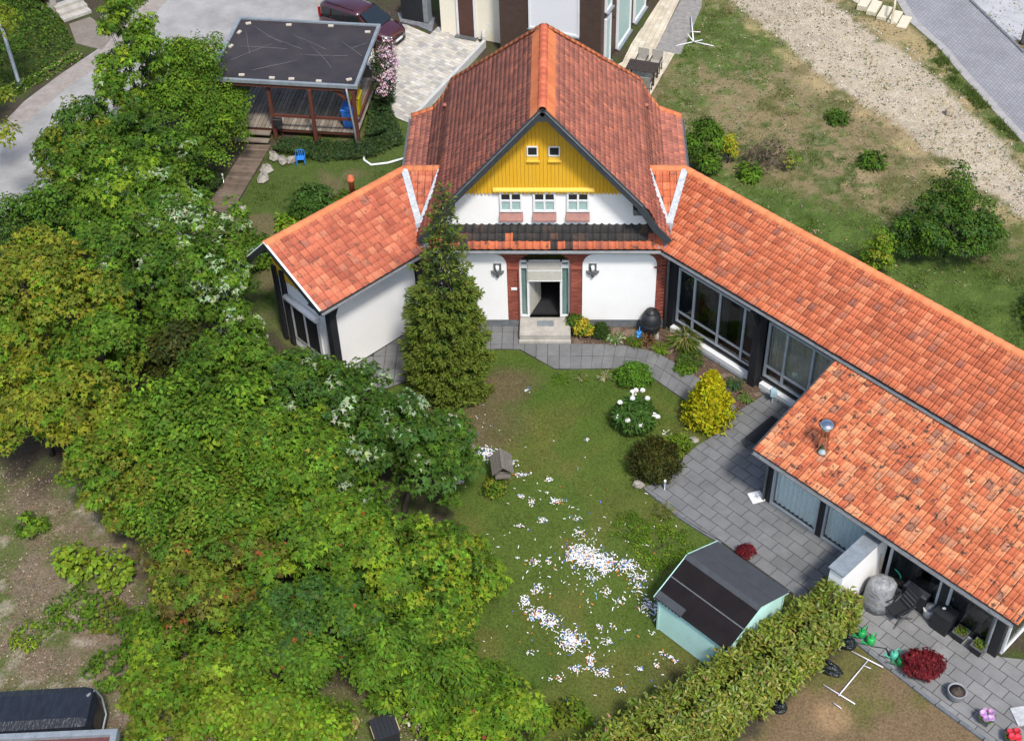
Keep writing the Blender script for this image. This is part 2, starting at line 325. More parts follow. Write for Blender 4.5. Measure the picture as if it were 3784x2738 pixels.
def ground_colour(X, Y):
    n1 = fbm(X, Y, 3.0, 1); n2 = fbm(X, Y, .9, 5); n3 = fbm(X, Y, 7.0, 9); n4 = fbm(X, Y, .45, 13, 3); n5 = fbm(X, Y, .22, 17, 2)
    C = np.zeros(X.shape+(3,))
    def put(c, w):
        w = np.clip(w, 0, 1)[..., None]; C[:] = C*(1-w)+np.array(c)*w
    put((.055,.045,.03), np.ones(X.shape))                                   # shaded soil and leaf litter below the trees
    put((.05,.065,.018), (n2-.45)*5)
    far = dist_np(X, Y, BACK_L); wb = np.clip(far*2+.8+(n2-.5)*3, 0, 1)
    put((.062,.092,.02), wb); put((.12,.095,.05), wb*np.clip((n1-.6)*9, 0, .8))
    m = dist_np(X, Y, MEADOW); wm = np.clip(m*1.5+1, 0, 1)
    dry = np.clip((n1*.55+n2*.45-.42)*6+np.clip((Y-11)*.1, -.5, .3), 0, 1)
    put((.078,.092,.024), wm); put((.20,.155,.082), wm*np.clip(dry*1.3+.25*(Y > 8), 0, .95)); put((.30,.235,.13), wm*np.clip((n2*.6+n3*.4-.56)*8, 0, .6)*np.clip((Y-5)*.25, 0, 1)); put((.085,.12,.028), wm*np.clip((n4*.5+n2*.5-.58)*9, 0, .8))
    put((.055,.085,.018), wm*np.clip((n4*.4+n1*.6-.56)*9, 0, .85))
    for gp, wd in (([(5.4,9.5),(8,9.8),(12,7.6),(15,5.2),(19,2.5),(24,-2),(19,-6),(11,1.5),(7,5.5)], 1.0), ([(6.2,19.3),(7.7,24.2),(9.0,24.9),(10.6,22),(12,19.6),(10.2,18.3),(7.4,18.2)], .9), ([(5.6,14.7),(6.3,19.2),(7.2,18.6),(6.6,14.6)], .6)):
        g = np.clip(dist_np(X, Y, gp)*.9+.55+(n2-.5)*3.2+(n4-.5)*1.5, 0, 1)*wm*wd; put((.062,.098,.02), g); put((.085,.125,.027), g*np.clip((n4-.5)*7, 0, .8))
    put((.24,.2,.13), wm*np.clip((n5*.55+n4*.45-.62)*10, 0, .35)*np.clip((Y-6)*.25, 0, 1))
    tr = dist_np(X, Y, TRACK)+(n2-.5)*1.3+(n4-.5)*.6; wt = np.clip(tr*3+.6, 0, 1)
    put((.37,.31,.225), wt); put((.30,.255,.195), wt*np.clip((n1-.5)*4, 0, .6)); put((.43,.37,.285), wt*np.clip((n5-.6)*8, 0, .8))
    edge = np.clip(1-np.abs(tr+.5)*1.6, 0, 1)*np.clip((n2-.42)*6, 0, 1)*(X > 7); put((.36,.27,.14), edge*.8)
    # strip between the track and the paved road: dry bank, then a green band along the kerb
    bank = np.clip(dist_np(X, Y, [(15.1,23.2),(17.6,22.3),(18.6,20.2),(19.4,17.4),(20.1,14.9),(21,12),(24,4),(22,9),(20.6,10.4),(20.1,12.2),(18.9,15),(18.5,16.7),(17.7,18.5),(16.9,19.9),(16.1,21)])*3+.5, 0, 1)
    put((.30,.23,.12), bank*.9); put((.075,.105,.025), bank*np.clip((n2*.5+n1*.5-.43)*9, 0, 1))
    yr = np.clip(dist_np(X, Y, YARD_R)*3+.8+(n2-.5)*2, 0, 1)
    put((.105,.098,.032), yr); put((.155,.105,.06), yr*np.clip((n1*.6+n2*.4-.46)*8+(np.clip(-15.2-Y, -2, 0)+.9)*.7, 0, .9)); put((.27,.18,.095), yr*np.clip(1-((X-8.5)**2+(Y+17.0)**2)*2.2, 0, .8))
    bl = np.clip(dist_np(X, Y, YARD_BL)*1.2+.8+(n2-.5)*2, 0, 1)
    put((.15,.118,.078), bl); put((.075,.10,.024), bl*np.clip((n1*.5+n2*.5-.40)*8, 0, .9)); put((.30,.25,.2), bl*np.clip((n4*.6+n2*.4-.58)*9, 0, .6))
    lw = np.clip(dist_np(X, Y, LAWN)*5+.6, 0, 1)
    put((.072,.106,.019), lw); put((.104,.106,.026), lw*np.clip((n1*.6+n2*.4-.46)*6, 0, .75)); put((.052,.094,.014), lw*np.clip((n3-.5)*5, 0, .8))
    br = np.clip(1.25-np.hypot((X+3.0)/2.6, (Y+5.0)/2.0), 0, 1)+np.clip(.95-np.hypot((X+1.2)/1.7, (Y+3.0)/1.3), 0, 1)
    put((.115,.085,.048), lw*np.clip(br*2*(n2*.7+.45)-.25, 0, .85))
    put((.105,.085,.04), lw*np.clip(1.1-np.hypot((X-4.4)/1.6, (Y+15.6)/.7), 0, 1)*.8)
    bd = np.clip(dist_np(X, Y, BED)*5+.3, 0, 1); put((.105,.072,.052), bd); put((.24,.18,.14), bd*np.clip((n4-.62)*9, 0, .7))
    tl = np.clip(dist_np(X, Y, [(-40,12),(-24.4,15.9),(-22.8,19.2),(-22.9,20.7),(-24,22.8),(-26,40),(-40,40)])*3, 0, 1); put((.05,.07,.018), tl)
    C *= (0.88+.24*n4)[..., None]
    return C
def build_ground():
    xs = np.arange(-31, 27.01, .16); ys = np.arange(-22, 31.01, .16)
    X, Y = np.meshgrid(xs, ys); nx, ny = len(xs), len(ys)
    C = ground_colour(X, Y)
    Z = (fbm(X, Y, .8, 31, 3)-.5)*.035
    Z = Z-.02
    V = np.stack([X, Y, Z], -1).reshape(-1, 3); i = np.arange(nx*ny).reshape(ny, nx)
    F = np.stack([i[:-1,:-1], i[:-1,1:], i[1:,1:], i[1:,:-1]], -1).reshape(-1, 4)
    # coarse skirt out to the horizon
    bx = [-600, xs[0], xs[-1], 600]; by = [-600, ys[0], ys[-1], 600]; V2 = []; F2 = []; b = len(V)
    for a in range(3):
        for c in range(3):
            if a == 1 and c == 1: continue
            k = b+len(V2); V2 += [(bx[a],by[c],-.05),(bx[a+1],by[c],-.05),(bx[a+1],by[c+1],-.05),(bx[a],by[c+1],-.05)]; F2.append((k,k+1,k+2,k+3))
    cc = np.vstack([C.reshape(-1,3), np.tile((.07,.08,.03), (len(V2),1))])
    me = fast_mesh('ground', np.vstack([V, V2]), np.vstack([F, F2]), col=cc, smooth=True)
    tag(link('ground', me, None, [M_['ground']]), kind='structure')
build_ground()
# ------------------------------------------------------------------ sheets, slabs, pavers
def sheet(name, poly, z, mat, thick=.05, kind='structure'):
    if area(poly) < 0: poly = poly[::-1]
    o = MB().prism(poly, 'z', z-thick, z).build(name, mat); return tag(o, kind=kind) if kind else o
def slab_field(parent, poly, org, ux, uy, L, W, joint, z, h, mat, stagger=.5, name='slab', limit=300, order=None, restname=None):
    """pieces in running bond clipped to a polygon; whole ones share a mesh"""
    if area(poly) < 0: poly = poly[::-1]
    loc = lambda p: ((p[0]-org[0])*ux[0]+(p[1]-org[1])*ux[1], (p[0]-org[0])*uy[0]+(p[1]-org[1])*uy[1])
    P = [loc(p) for p in poly]
    if area(P) < 0: P = P[::-1]
    a0 = min(p[0] for p in P); a1 = max(p[0] for p in P); b0 = min(p[1] for p in P); b1 = max(p[1] for p in P)
    whole = MB().prism([(joint/2,joint/2),(L-joint/2,joint/2),(L-joint/2,W-joint/2),(joint/2,W-joint/2)], 'z', -h, 0).mesh(name); whole.materials.append(mat)
    out = []
    for j in range(math.floor(b0/W)-1, math.ceil(b1/W)+1):
        for i in range(math.floor(a0/L)-2, math.ceil(a1/L)+1):
            x = i*L+((j % 2)*stagger*L); y = j*W
            q = clip_poly(P, [(x+joint/2,y+joint/2),(x+L-joint/2,y+joint/2),(x+L-joint/2,y+W-joint/2),(x+joint/2,y+W-joint/2)])
            if len(q) < 3 or abs(area(q)) < .01*L*W*6: continue
            out.append((x, y, q))
    toW = lambda u, v: (org[0]+ux[0]*u+uy[0]*v, org[1]+ux[1]*u+uy[1]*v)
    out.sort(key=lambda e: toW(e[0], e[1])[1])
    rest = MB(); rr = random.Random(3); rnds = []
    for k, (x, y, q) in enumerate(out):
        dz = rr.uniform(-.004, .004)
        if k < limit:
            if abs(abs(area(q))-(L-joint)*(W-joint)) < 1e-4:
                wx, wy = toW(x, y); inst(name, whole, frame((wx,wy,z+dz), (ux[0],ux[1],0), (uy[0],uy[1],0), (0,0,1)), parent)
            else:
                pts = [toW(*p) for p in q]
                if area(pts) < 0: pts = pts[::-1]
                o = MB().prism(pts, 'z', z-h+dz, z+dz).build(name, mat, parent)
        else:
            pts = [toW(*p) for p in q]
            if area(pts) < 0: pts = pts[::-1]
            n0 = len(rest.v); rest.prism(pts, 'z', z-h+dz, z+dz); rnds += [rr.random()]*(len(rest.v)-n0)
    if rest.v:
        o = rest.build(restname or name+'_field', mat, parent); a = o.data.attributes.new('rnd', 'FLOAT', 'POINT'); a.data.foreach_set('value', rnds); tag(o, kind='stuff')
DR = (S2, -S2); OR = (-S2, -S2)
M_['joint'] = pmat('joint_sand', (.055,.053,.046), (.03,.029,.025), 6, .95)
t = sheet('terrace', TERR, .012, M_['joint'], .1)
slab_field(t, TERR, RW(7.4,3.4), DR, OR, .63, .42, .022, .035, .04, M_['slab'])
t = sheet('lower_terrace', TERR2, .012, M_['joint'], .1)
slab_field(t, TERR2, RW(12.9,3.4), DR, OR, .63, .42, .022, .035, .04, M_['slab_pale'])
# kerb strips of pale narrow slabs at the foot of the glazed wall and along the yard
kb = MB()
def edging(pts, w, z0, z1, m, name, step=.5):
    root = None
    for a, b in zip(pts[:-1], pts[1:]):
        L = math.dist(a, b); n = max(1, round(L/step))
        for k in range(n):
            p = [a[i]+(b[i]-a[i])*(k/n) for i in (0,1)]; q = [a[i]+(b[i]-a[i])*((k+1)/n-.02) for i in (0,1)]
            o = MB().bar((p[0],p[1],(z0+z1)/2), (q[0],q[1],(z0+z1)/2), w, z1-z0).build('kerbstone', m, root)
            if root is None: root = tag(o, kind='structure'); o.name = name
    return root
edging([(9.35,-14.12),(10.5,-15.4),(11.6,-16.6),(12.76,-17.75),(13.7,-18.7)], .12, -.05, .055, M_['plinth'], 'yard_edging', 1.0)
edging([(3.4,-8.18),(4.42,-9.38),(5.2,-10.08),(5.8,-10.55)], .06, -.05, .05, M_['plinth'], 'lawn_edging', .8)
edging([RW(.55,-.42)[:2], RW(3.9,-.42)[:2]], .1, -.05, .06, M_['plinth'], 'bed_edging', 1.0)
edging([RW(4.7,-.42)[:2], RW(7.3,-.42)[:2]], .1, -.05, .06, M_['plinth'], 'bed_edging', 1.0)
# garden path: two rows of square slabs that follow the curve, and the field by the door
def resample(P, n):
    L = [0]
    for a, b in zip(P[:-1], P[1:]): L.append(L[-1]+math.dist(a, b))
    out = []
    for k in range(n+1):
        s = L[-1]*k/n; i = max(j for j in range(len(L)) if L[j] <= s+1e-9); i = min(i, len(P)-2); u = (s-L[i])/(L[i+1]-L[i])
        out.append((P[i][0]+(P[i+1][0]-P[i][0])*u, P[i][1]+(P[i+1][1]-P[i][1])*u))
    return out
NP = 17
up = resample(PATH_UP, NP); lo = resample(PATH_LO, NP)
path = sheet('garden_path', PATH_UP+PATH_LO[::-1], .008, M_['joint'], .08)
for k in range(NP):
    for r0, r1 in ((0, .49), (.51, 1)):
        L4 = []
        for (i, e) in ((k, .015), (k+1, -.015)):
            for r in (r0, r1):
                pass
        def pt(kk, r):
            i = min(int(kk), NP-1); u = kk-i
            a = [up[i][c]+(up[i+1][c]-up[i][c])*u for c in (0,1)]; b = [lo[i][c]+(lo[i+1][c]-lo[i][c])*u for c in (0,1)]
            return (a[0]+(b[0]-a[0])*r, a[1]+(b[1]-a[1])*r)
        q = [pt(k+.015, r0), pt(k+.985, r0), pt(k+.985, r1), pt(k+.015, r1)]
        if area(q) < 0: q = q[::-1]
        dz = random.uniform(-.003, .003)
        MB().prism(q, 'z', -.02, .03+dz).build('slab', M_['slab'], path)
DOORP = [(-.95,0),(-.95,-.9),(.96,-.9),(.96,-2.36),(.38,-2.36),(-.93,-1.3),(-1.75,-1.28),(-3.6,-1.5),(-5.0,-3.0),(-6.3,-3.7),(-7.45,-2.72),(-4.75,.05),(-4.2,.05)]
dp = sheet('door_paving', DOORP, .010, M_['joint'], .08)
slab_field(dp, DOORP, (.96,-2.36), (-1,0), (0,1), .63*.68, .66, .02, .032, .04, M_['slab'], stagger=0)
# driveway of pale pavers
DRIVE = [(-6.15,13.55),(-5.16,15.35),(-3.25,20.1),(-3.75,21.6),(-5.5,22.0),(-5.85,21.25),(-7.05,22.2),(-8.6,22.6),(-9.6,20.6),(-7.4,15.9),(-7.35,14.4)]
dv = sheet('driveway', DRIVE, .012, M_['joint'], .1)
a_ = R(63); slab_field(dv, DRIVE, (-6.1,13.6), (math.cos(a_+math.pi/2-.2),math.sin(a_+math.pi/2-.2)), (math.cos(a_-.2),math.sin(a_-.2)), .30, .20, .012, .035, .04, M_['paver'], name='paver')
PATIO = [(2.4,17.7),(2.95,18.3),(3.47,18.73),(3.95,20.4),(5.6,24.8),(6.5,28),(7.4,28),(6.55,24.7),(5.08,19.84),(5.99,19.51),(4.55,15.52),(3.2,16.0)]
pv = sheet('patio', PATIO, .012, M_['joint'], .1)
M_['paver2'] = piece_mat('sandstone_paver', [(0,(.46,.40,.30)),(.5,(.54,.47,.36)),(1,(.60,.54,.43))], (.36,.32,.26), .6,.8, 2, stain_amt=.4, bstr=.15)
slab_field(pv, PATIO, (4.0,16), (.30,.954), (-.954,.30), .40, .25, .012, .035, .04, M_['paver2'], name='paver')
sheet('house_gravel_strip', [(5.08,19.9),(6.0,19.55),(6.3,19.5),(7.6,24.0),(8,28),(7.5,28),(6.6,24.7)], .006, pmat('grey_gravel', (.30,.285,.265), (.17,.16,.15), 4, .95, bstr=.6, fine=26))
# village lane, upper left
LANE = [(-60,-14),(-22.9,6.0),(-21.4,8.3),(-18.2,18.5),(-17.2,20.0),(-15.9,18.9),(-14.0,18.4),(-9.4,20.4),(-8.7,22.6),(-11,27),(-14,34),(-18.6,34),(-20.6,24.0),(-21.6,20.2),(-23.0,17.6),(-24.0,15.4),(-24.7,12.6),(-62,-9)]
sheet('lane', LANE, .004, M_['asphalt'])
sheet('lane_verge', [(-60,-8.7),(-24.75,12.5),(-24.0,15.3),(-23.0,17.5),(-21.5,20.1),(-20.6,24.2),(-18.6,34),(-17.2,34),(-19.9,22.3),(-20.7,19.6),(-22.2,16.8),(-23.6,13.4),(-24.3,11.9),(-60,-9.6)], .011, M_['gravel'])
sheet('lane_verge', [(-9.4,20.5),(-8.8,22.7),(-11,27),(-13,34),(-14.6,34),(-12.5,26.5),(-11.2,22.6)], .012, M_['gravel'])
sheet('entrance_paving', [(-23.7,22.3),(-22.85,23.0),(-21.2,21.4),(-21.5,19.9),(-22.9,20.5)], .016, piece_mat('cobble', [(0,(.2,.17,.14)),(1,(.28,.24,.2))], (.12,.1,.09), .5,.7, 9))
# paved road, upper right
def road_mat():
    m, t, b = newmat('road_pavers'); mp = N(t, 'ShaderNodeMapping'); mp.inputs['Rotation'].default_value = (0,0,R(73)); t.links.new(coords(t), mp.inputs[0])
    br = N(t, 'ShaderNodeTexBrick'); br.inputs['Scale'].default_value = 1; br.inputs['Brick Width'].default_value = .24; br.inputs['Row Height'].default_value = .16; br.inputs['Mortar Size'].default_value = .012
    br.inputs['Color1'].default_value = (.215,.215,.225,1); br.inputs['Color2'].default_value = (.25,.25,.26,1); br.inputs['Mortar'].default_value = (.11,.11,.115,1); t.links.new(mp.outputs[0], br.inputs[0])
    n = noise(t, .5, 4); r = ramp(t, [(.3,(.85,.85,.85)),(.7,(1.15,1.15,1.15))]); t.links.new(n, r.inputs[0]); c = mixc(t, br.outputs[0], r.outputs[0], 1, 'MULTIPLY')
    t.links.new(c, b.inputs['Base Color']); b.inputs['Roughness'].default_value = .85; bump(t, b, br.outputs['Fac'], .3, -.01); return m
RD_L = [(16.6,28),(17.5,24.7),(17.75,22.6),(18.7,20.25),(19.4,17.45),(20.1,14.95),(20.95,12.05),(24,1),(28,-12)]
RD_R = [(33,-12),(29,3),(26.5,9),(24.5,14.5),(22.75,19.6),(22.4,20.8),(21.2,24.7),(20.4,28)]
sheet('road', RD_L+RD_R, .006, road_mat())
edge_in = [(p[0]+.42, p[1]) for p in RD_L]
sheet('road_gutter_strip', RD_L+edge_in[::-1], .012, pmat('pale_edge_pavers', (.36,.345,.325), (.27,.255,.24), 3, .85))
edging(RD_R[3:], .14, -.05, .07, M_['plinth'], 'road_kerb', 1.0)
sheet('gravel_yard', [(20.4,28),(21.3,24.7),(22.5,20.8),(30,22),(30,30)], .005, pmat('pale_gravel', (.43,.43,.43), (.33,.33,.335), 1.5, .95, bstr=.5))
# ------------------------------------------------------------------ the house
house = thing('house', 'white and brick house with yellow boarded gable, two angled wings and orange tile roofs', 'house')
H = house
# --- walls
b = MB()
b.box(-4.45,-.93, 0,.3, .0,3.95); b.box(.93,4.45, 0,.3, 0,3.95)
arch = [(math.cos(a)*.93, 3.05+math.sin(a)*.6) for a in np.linspace(0, math.pi, 13)]
b.prism([(-.93,3.95)]+arch[::-1]+[(.93,3.95)], 'y', 0, .3)
b.box(-4.2,4.2, .3,7.6, 2.6,3.9); b.box(-4.2,-1.3, .3,7.6, 0,2.6); b.box(1.3,4.2, .3,7.6, 0,2.6); b.box(-1.3,1.3, 3.2,7.6, 0,2.6)
b.build('wall', M_['brick'], H)
b = MB(); zr = lambda x: 9.72-1.148*abs(x)
b.prism([(-4.2,3.9),(4.2,3.9),(4.2,4.6),(3.85,5.2),(3.6,5.6),(0,9.72),(-3.6,5.6),(-3.85,5.2),(-4.2,4.6)], 'y', .3, .6)
b.build('gable_wall', M_['white'], H)
b = MB(); b.prism([(-4.2,3.9),(4.2,3.9),(4.2,4.6),(3.6,5.6),(-3.6,5.6),(-4.2,4.6)], 'y', .6, 7.6); b.build('attic_wall', M_['white'], H)
for x0, x1 in ((-4.46,-.96),(.97,4.46)): MB().box(x0,x1, -.05,-.002, 0,.36).build('plinth', M_['plinth'], H)
# --- plaster panels with rounded shoulders
def panel_poly(x0, x1, zb, zt, zs, r, sw=.0):
    p = [(x0,zb),(x1,zb),(x1,zs)]
    for a in np.linspace(0, math.pi/2, 8): p.append((x1-r+r*math.cos(a), zs+(zt-zs)*math.sin(a)))
    for a in np.linspace(math.pi/2, math.pi, 8): p.append((x0+r+r*math.cos(a), zs+(zt-zs)*math.sin(a)))
    p.append((x0,zs)); return p
panels = [panel_poly(1.38,4.08,.40,3.54,3.02,.42), [(-x,z) for x,z in panel_poly(1.38,4.08,.40,3.54,3.02,.42)][::-1]]
for p in panels: MB().prism(p, 'y', -.085, -.003).build('plaster_panel', M_['white'], H)
# --- bricks round the panels and the door
bw, bh = .245, .079
brm = MB().box(0,bw-.012, -.055,-.002, 0,bh-.012).mesh('brick'); brm.materials.append(M_['brick'])
spots = []
for r_ in range(45):
    z = .38+r_*bh
    for c in range(-19, 19):
        x = c*bw+(r_ % 2)*bw/2; xc = x+bw/2; zc = z+bh/2
        if xc < -4.43 or xc > 4.40 or z+bh > 3.93: continue
        def inside(px): return any(inpoly(px, zc, p) for p in panels)
        if inside(x+.02) and inside(x+bw-.02): continue
        dl = lambda px: abs(px) < .93 and (zc < 3.05 or zc < 3.05+.6*math.sqrt(max(0, 1-(px/.93)**2)))
        a_, c_ = max(x, -4.43), min(x+bw-.012, 4.43)
        if dl(a_) and dl(c_): continue
        if dl(a_):
            while dl(a_): a_ += .01
        if dl(c_):
            while dl(c_): c_ -= .01
        if c_-a_ > .03: spots.append((a_, z, c_))
spots.sort(key=lambda s: (abs(s[0]) if s[0] > 0 else abs(s[0])+1.2))
rest = MB(); rn = []
full_n = 0
for k, (x, z, x2) in enumerate(spots):
    if full_n < 300 and abs(x2-x-bw+.012) < 1e-6: full_n += 1; inst('brick', brm, Matrix.Translation((x, random.uniform(-.004,.004), z)), H)
    else:
        n0 = len(rest.v); rest.box(x,x2, -.055,-.002, z,z+bh-.012); rn += [random.random()]*(len(rest.v)-n0)
o = rest.build('brickwork', M_['brick'], H); a = o.data.attributes.new('rnd','FLOAT','POINT'); a.data.foreach_set('value', rn); tag(o, kind='stuff')
b = MB()
for s in (-1, 1): b.box(*sorted((s*.94,s*1.37)), -.1,-.058, 2.84,2.93)
b.box(3.98,4.42, -.1,-.087, 2.9,2.98); b.build('impost', M_['brick'], H)
for s in (-1, 1):
    MB().box(*sorted((s*.94,s*.98)), -.115,-.087, .40,2.83).build('pillar_edge', M_['brick'], H)
# --- front door with side lights
door = MB()
for x0, x1, z0, z1 in ((-.93,-.86,.38,3.1),(.86,.93,.38,3.1),(-.66,-.58,.38,3.1),(.56,.64,.38,3.1),(-.86,.86,3.02,3.1),(-.86,-.66,.38,.46),(.64,.86,.38,.46),(-.58,.56,2.13,2.2),(-.86,-.66,2.75,2.9),(.64,.86,2.75,2.9)):
    door.box(x0,x1, .1,.18, z0,z1)
D = door.build('front_door', M_['whitepaint'], H)
for x0, x1 in ((-.86,-.66),(.64,.86)):
    MB().box(x0,x1, .135,.142, .46,2.75).build('side_pane', M_['glass'], D)
    cv = MB(); n = 24
    for i in range(n):
        u0 = x0+(x1-x0)*i/n; u1 = x0+(x1-x0)*(i+1)/n
        y0 = .22+.03*math.sin(i*1.9); y1 = .22+.03*math.sin((i+1)*1.9)
        cv.add([(u0,y0,.42),(u1,y1,.42),(u1,y1,3.0),(u0,y0,3.0)], [(0,1,2,3)])
    cv.build('curtain', M_['curtaindk'], D)
MB().box(-.62,.61, .04,.09, 2.2,2.66).build('blind', M_['blind'], D); MB().box(-.62,.61, .04,.09, 2.69,3.08).build('blind', M_['blind'], D)
MB().box(-.63,.62, .03,.1, 2.66,2.69).build('blind_rail', M_['whitepaint'], D); MB().box(-.63,.62, .03,.1, 2.17,2.2).build('blind_rail', M_['whitepaint'], D)
leafM = Matrix.Translation((-.56,.18,0)) @ Matrix.Rotation(R(68), 4, 'Z')
MB().box(0,1.05, 0,.05, .4,2.13, M=leafM).build('door_leaf', M_['blind'], D)
MB().tube([(.5,.06,1.2),(.5,-.05,1.2),(.5,-.05,1.9)], .018, 6, M=leafM).build('handle', M_['zinc'], D)
b = MB(); b.box(-1.3,1.3, .3,3.2, .30,.38); b.build('hall_floor', M_['dark'], H)
MB().prism([(-.86,3.12)]+[(x*.93, z) for x, z in arch[::-1] if z > 3.12]+[(.86,3.12)], 'y', .13, .15).build('fanlight', M_['glassdark'], D)
MB().box(-1.2,1.2, .5,.55, 2.6,3.9).build('hall_wall', M_['room'], H)
# --- doorstep with mat
st = MB().box(-.95,.95, -.9,.1, 0,.372).build('doorstep', M_['stone'], H, bevel=.02)
MB().box(-.97,.97, -1.02,-.9, 0,.16).build('lower_step', M_['stone'], H, bevel=.02)
MB().box(-.3,.32, -.42,-.12, .374,.388).build('foot_grate', M_['zinc'], H)
MB().box(-1.24,-1.02, -.1,-.06, 1.86,1.96).build('letter_slot', M_['whitepaint'], H)
# --- wall lamps
for x in (-1.71, 1.75):
    l = MB().box(x-.14,x+.14, -.12,-.087, 2.62,3.12).build('wall_lamp', M_['lampgrey'], H)
    MB().tube([(x,-.2,2.86),(x,-.2,3.08)], .065, 10).build('lamp_glass', M_['whitepaint'], l)
    c = MB(); pts = [(x+.24*math.cos(a), -.1-.17*math.sin(a)) for a in np.linspace(0, math.pi, 9)]
    c.prism(pts, 'z', 2.74, 2.80); c.build('lamp_tray', M_['lampgrey'], l)
    MB().tube([(x,-.17,2.55),(x,-.17,2.74)], [.05,.075], 10).build('lamp_foot', M_['lampgrey'], l)
# --- upper windows
for x in (-1.16, .02, 1.2):
    w = MB()
    for x0, x1, z0, z1 in ((x-.40,x-.33,5.2,6.06),(x+.33,x+.40,5.2,6.06),(x-.33,x+.33,5.2,5.28),(x-.33,x+.33,5.98,6.06),(x-.035,x+.035,5.28,5.98),(x-.33,x-.035,5.66,5.72),(x+.035,x+.33,5.66,5.72)):
        w.box(x0,x1, .22,.29, z0,z1)
    W = w.build('window', M_['whitepaint'], H)
    for xa, xb in ((x-.33,x-.035),(x+.035,x+.33)):
        MB().box(xa,xb, .262,.268, 5.72,5.98).build('pane', M_['dark'], W); MB().box(xa,xb, .262,.268, 5.28,5.66).build('pane', M_['frost'], W)
    MB().hexa([(x-.42,.1,4.86),(x+.42,.1,4.86),(x+.42,.298,4.86),(x-.42,.298,4.86),(x-.42,.1,4.92),(x+.42,.1,4.92),(x+.42,.298,5.16),(x-.42,.298,5.16)]).build('sill', M_['terra'] if 0 else pmat('pink_sill', (.36,.19,.155), (.27,.13,.11), 6, .8), W)
# --- yellow gable boards, pointed at the bottom
n = 46; pw = 6.0/n
for i in range(n):
    x0 = -3.0+i*pw+.004; x1 = -3.0+(i+1)*pw-.004; zb = 6.06
    zt0, zt1 = zr(x0)-.02, zr(x1)-.02
    pts = [(x0,zb),((x0+x1)/2,zb-.1),(x1,zb),(x1,zt1)]
    if x0 < 0 < x1: pts.append((0, zr(0)-.02))
    pts.append((x0,zt0))
    yy = .21+random.uniform(-.006,.006)+.014*(i % 2)
    if zt0 > zb and zt1 > zb: MB().prism(pts, 'y', yy, .295).build('gable_board', M_['yellow'], H)
    if False:
        zz = zr(x0-.006)-.05
        if zz > 6.2: MB().box(x0-.022,x0+.012, .19,.205, 6.05,zz).build('batten', M_['yellow'], H)
MB().prism([(.12,6.14),(.205,6.14),(.205,6.28),(.12,6.2)], 'x', -1.77, 1.77).build('gable_ledge', M_['yellow2'], H)
for xa, xb in ((-.56,-.18),(.18,.57)):
    v = MB()
    for x0, x1, z0, z1 in ((xa,xa+.04,7.66,7.98),(xb-.04,xb,7.66,7.98),(xa,xb,7.98,8.02),(xa,xb,7.62,7.66)): v.box(x0,x1, .16,.2, z0,z1)
    V = v.build('attic_window', M_['whitepaint'], H); MB().box(xa+.04,xb-.04, .19,.195, 7.66,7.98).build('pane', M_['dark'], V)
    MB().box(xa-.02,xb+.06, .12,.19, 7.40,7.44).build('sill', M_['yellow2'], V); MB().box(xa,xb, .185,.2, 7.44,7.62).build('sill_board', M_['yellow2'], V)
# --- main roof: steep slopes, flared foot, hipped at the back
PROF = [(0,9.95),(3.65,5.75),(3.95,5.12),(4.45,4.42),(5.35,4.06)]
YF, YB, YG = -.5, 4.77, 8.0
TW = {}
tile_store = []      # (matrix, material key, nearness)
def tile_mesh(w, e, pan=False):
    prof = [(.03,-.012),(.05,.012),(.38,.0),(.72,.004),(.82,.030),(.93,.032),(.985,.0)]
    if w < .22 or w > .265: prof = [(p_, h_*(.75 if w < .22 else 1.5)) for p_, h_ in ((0,.030),(.16,.008),(.42,0),(.66,.006),(.80,.034),(.92,.046),(1.06,.026))]
    vs = []; fs = []; m = len(prof); L = e*1.14
    for (y, lift) in ((-.01,.040),(L,.0)):
        for px, pz in prof: vs.append((px*w, y, pz+lift))
    for px, pz in prof: vs.append((px*w, -.01, pz+.040-.036))
    for i in range(m-1): fs.append((i,i+1,m+i+1,m+i)); fs.append((2*m+i,2*m+i+1,i+1,i))
    return np.array(vs), fs
def roof_plane(org, ux, uy, poly, w, e, key, jit=.006):
    """org, unit u along the eave, unit v up the slope, polygon in (u,v) metres; collects the tiles"""
    ux = Vector(ux).normalized(); uy = Vector(uy).normalized(); nz = ux.cross(uy)
    if nz.z < 0: raise ValueError('roof plane faces down')
    a0 = min(p[0] for p in poly); a1 = max(p[0] for p in poly); b0 = min(p[1] for p in poly); b1 = max(p[1] for p in poly)
    nj = max(1, round((b1-b0)/e)); ee = (b1-b0)/nj
    for j in range(nj):
        v = b0+j*ee
        for i in range(math.ceil((a1-a0)/w)):
            u = a0+i*w
            if not inpoly(u+w*.5, v+ee*.5, poly): continue
            p = Vector(org)+ux*(u+random.uniform(-jit,jit))+uy*(v+random.uniform(-jit,jit))+nz*(.012+random.uniform(0,.006))
            ry = random.gauss(0, .012)
            x2 = (ux*math.cos(ry)+uy*math.sin(ry)); y2 = nz.cross(x2)
            tile_store.append((frame(p, x2, y2, nz), key, (w, e)))
def deck_poly(b, org, ux, uy, poly, off=-.012, th=.06):
    ux = Vector(ux).normalized(); uy = Vector(uy).normalized(); nz = ux.cross(uy); o = Vector(org)
    top = [o+ux*p[0]+uy*p[1]+nz*off for p in poly]; bot = [q-nz*th for q in top]; k = len(poly)
    if area(poly) < 0: top = top[::-1]; bot = bot[::-1]
    b.add(top+bot, [tuple(range(k)), tuple(range(2*k-1, k-1, -1))]+[(i, k+i, k+(i+1) % k, (i+1) % k) for i in range(k)])
main_b = MB()
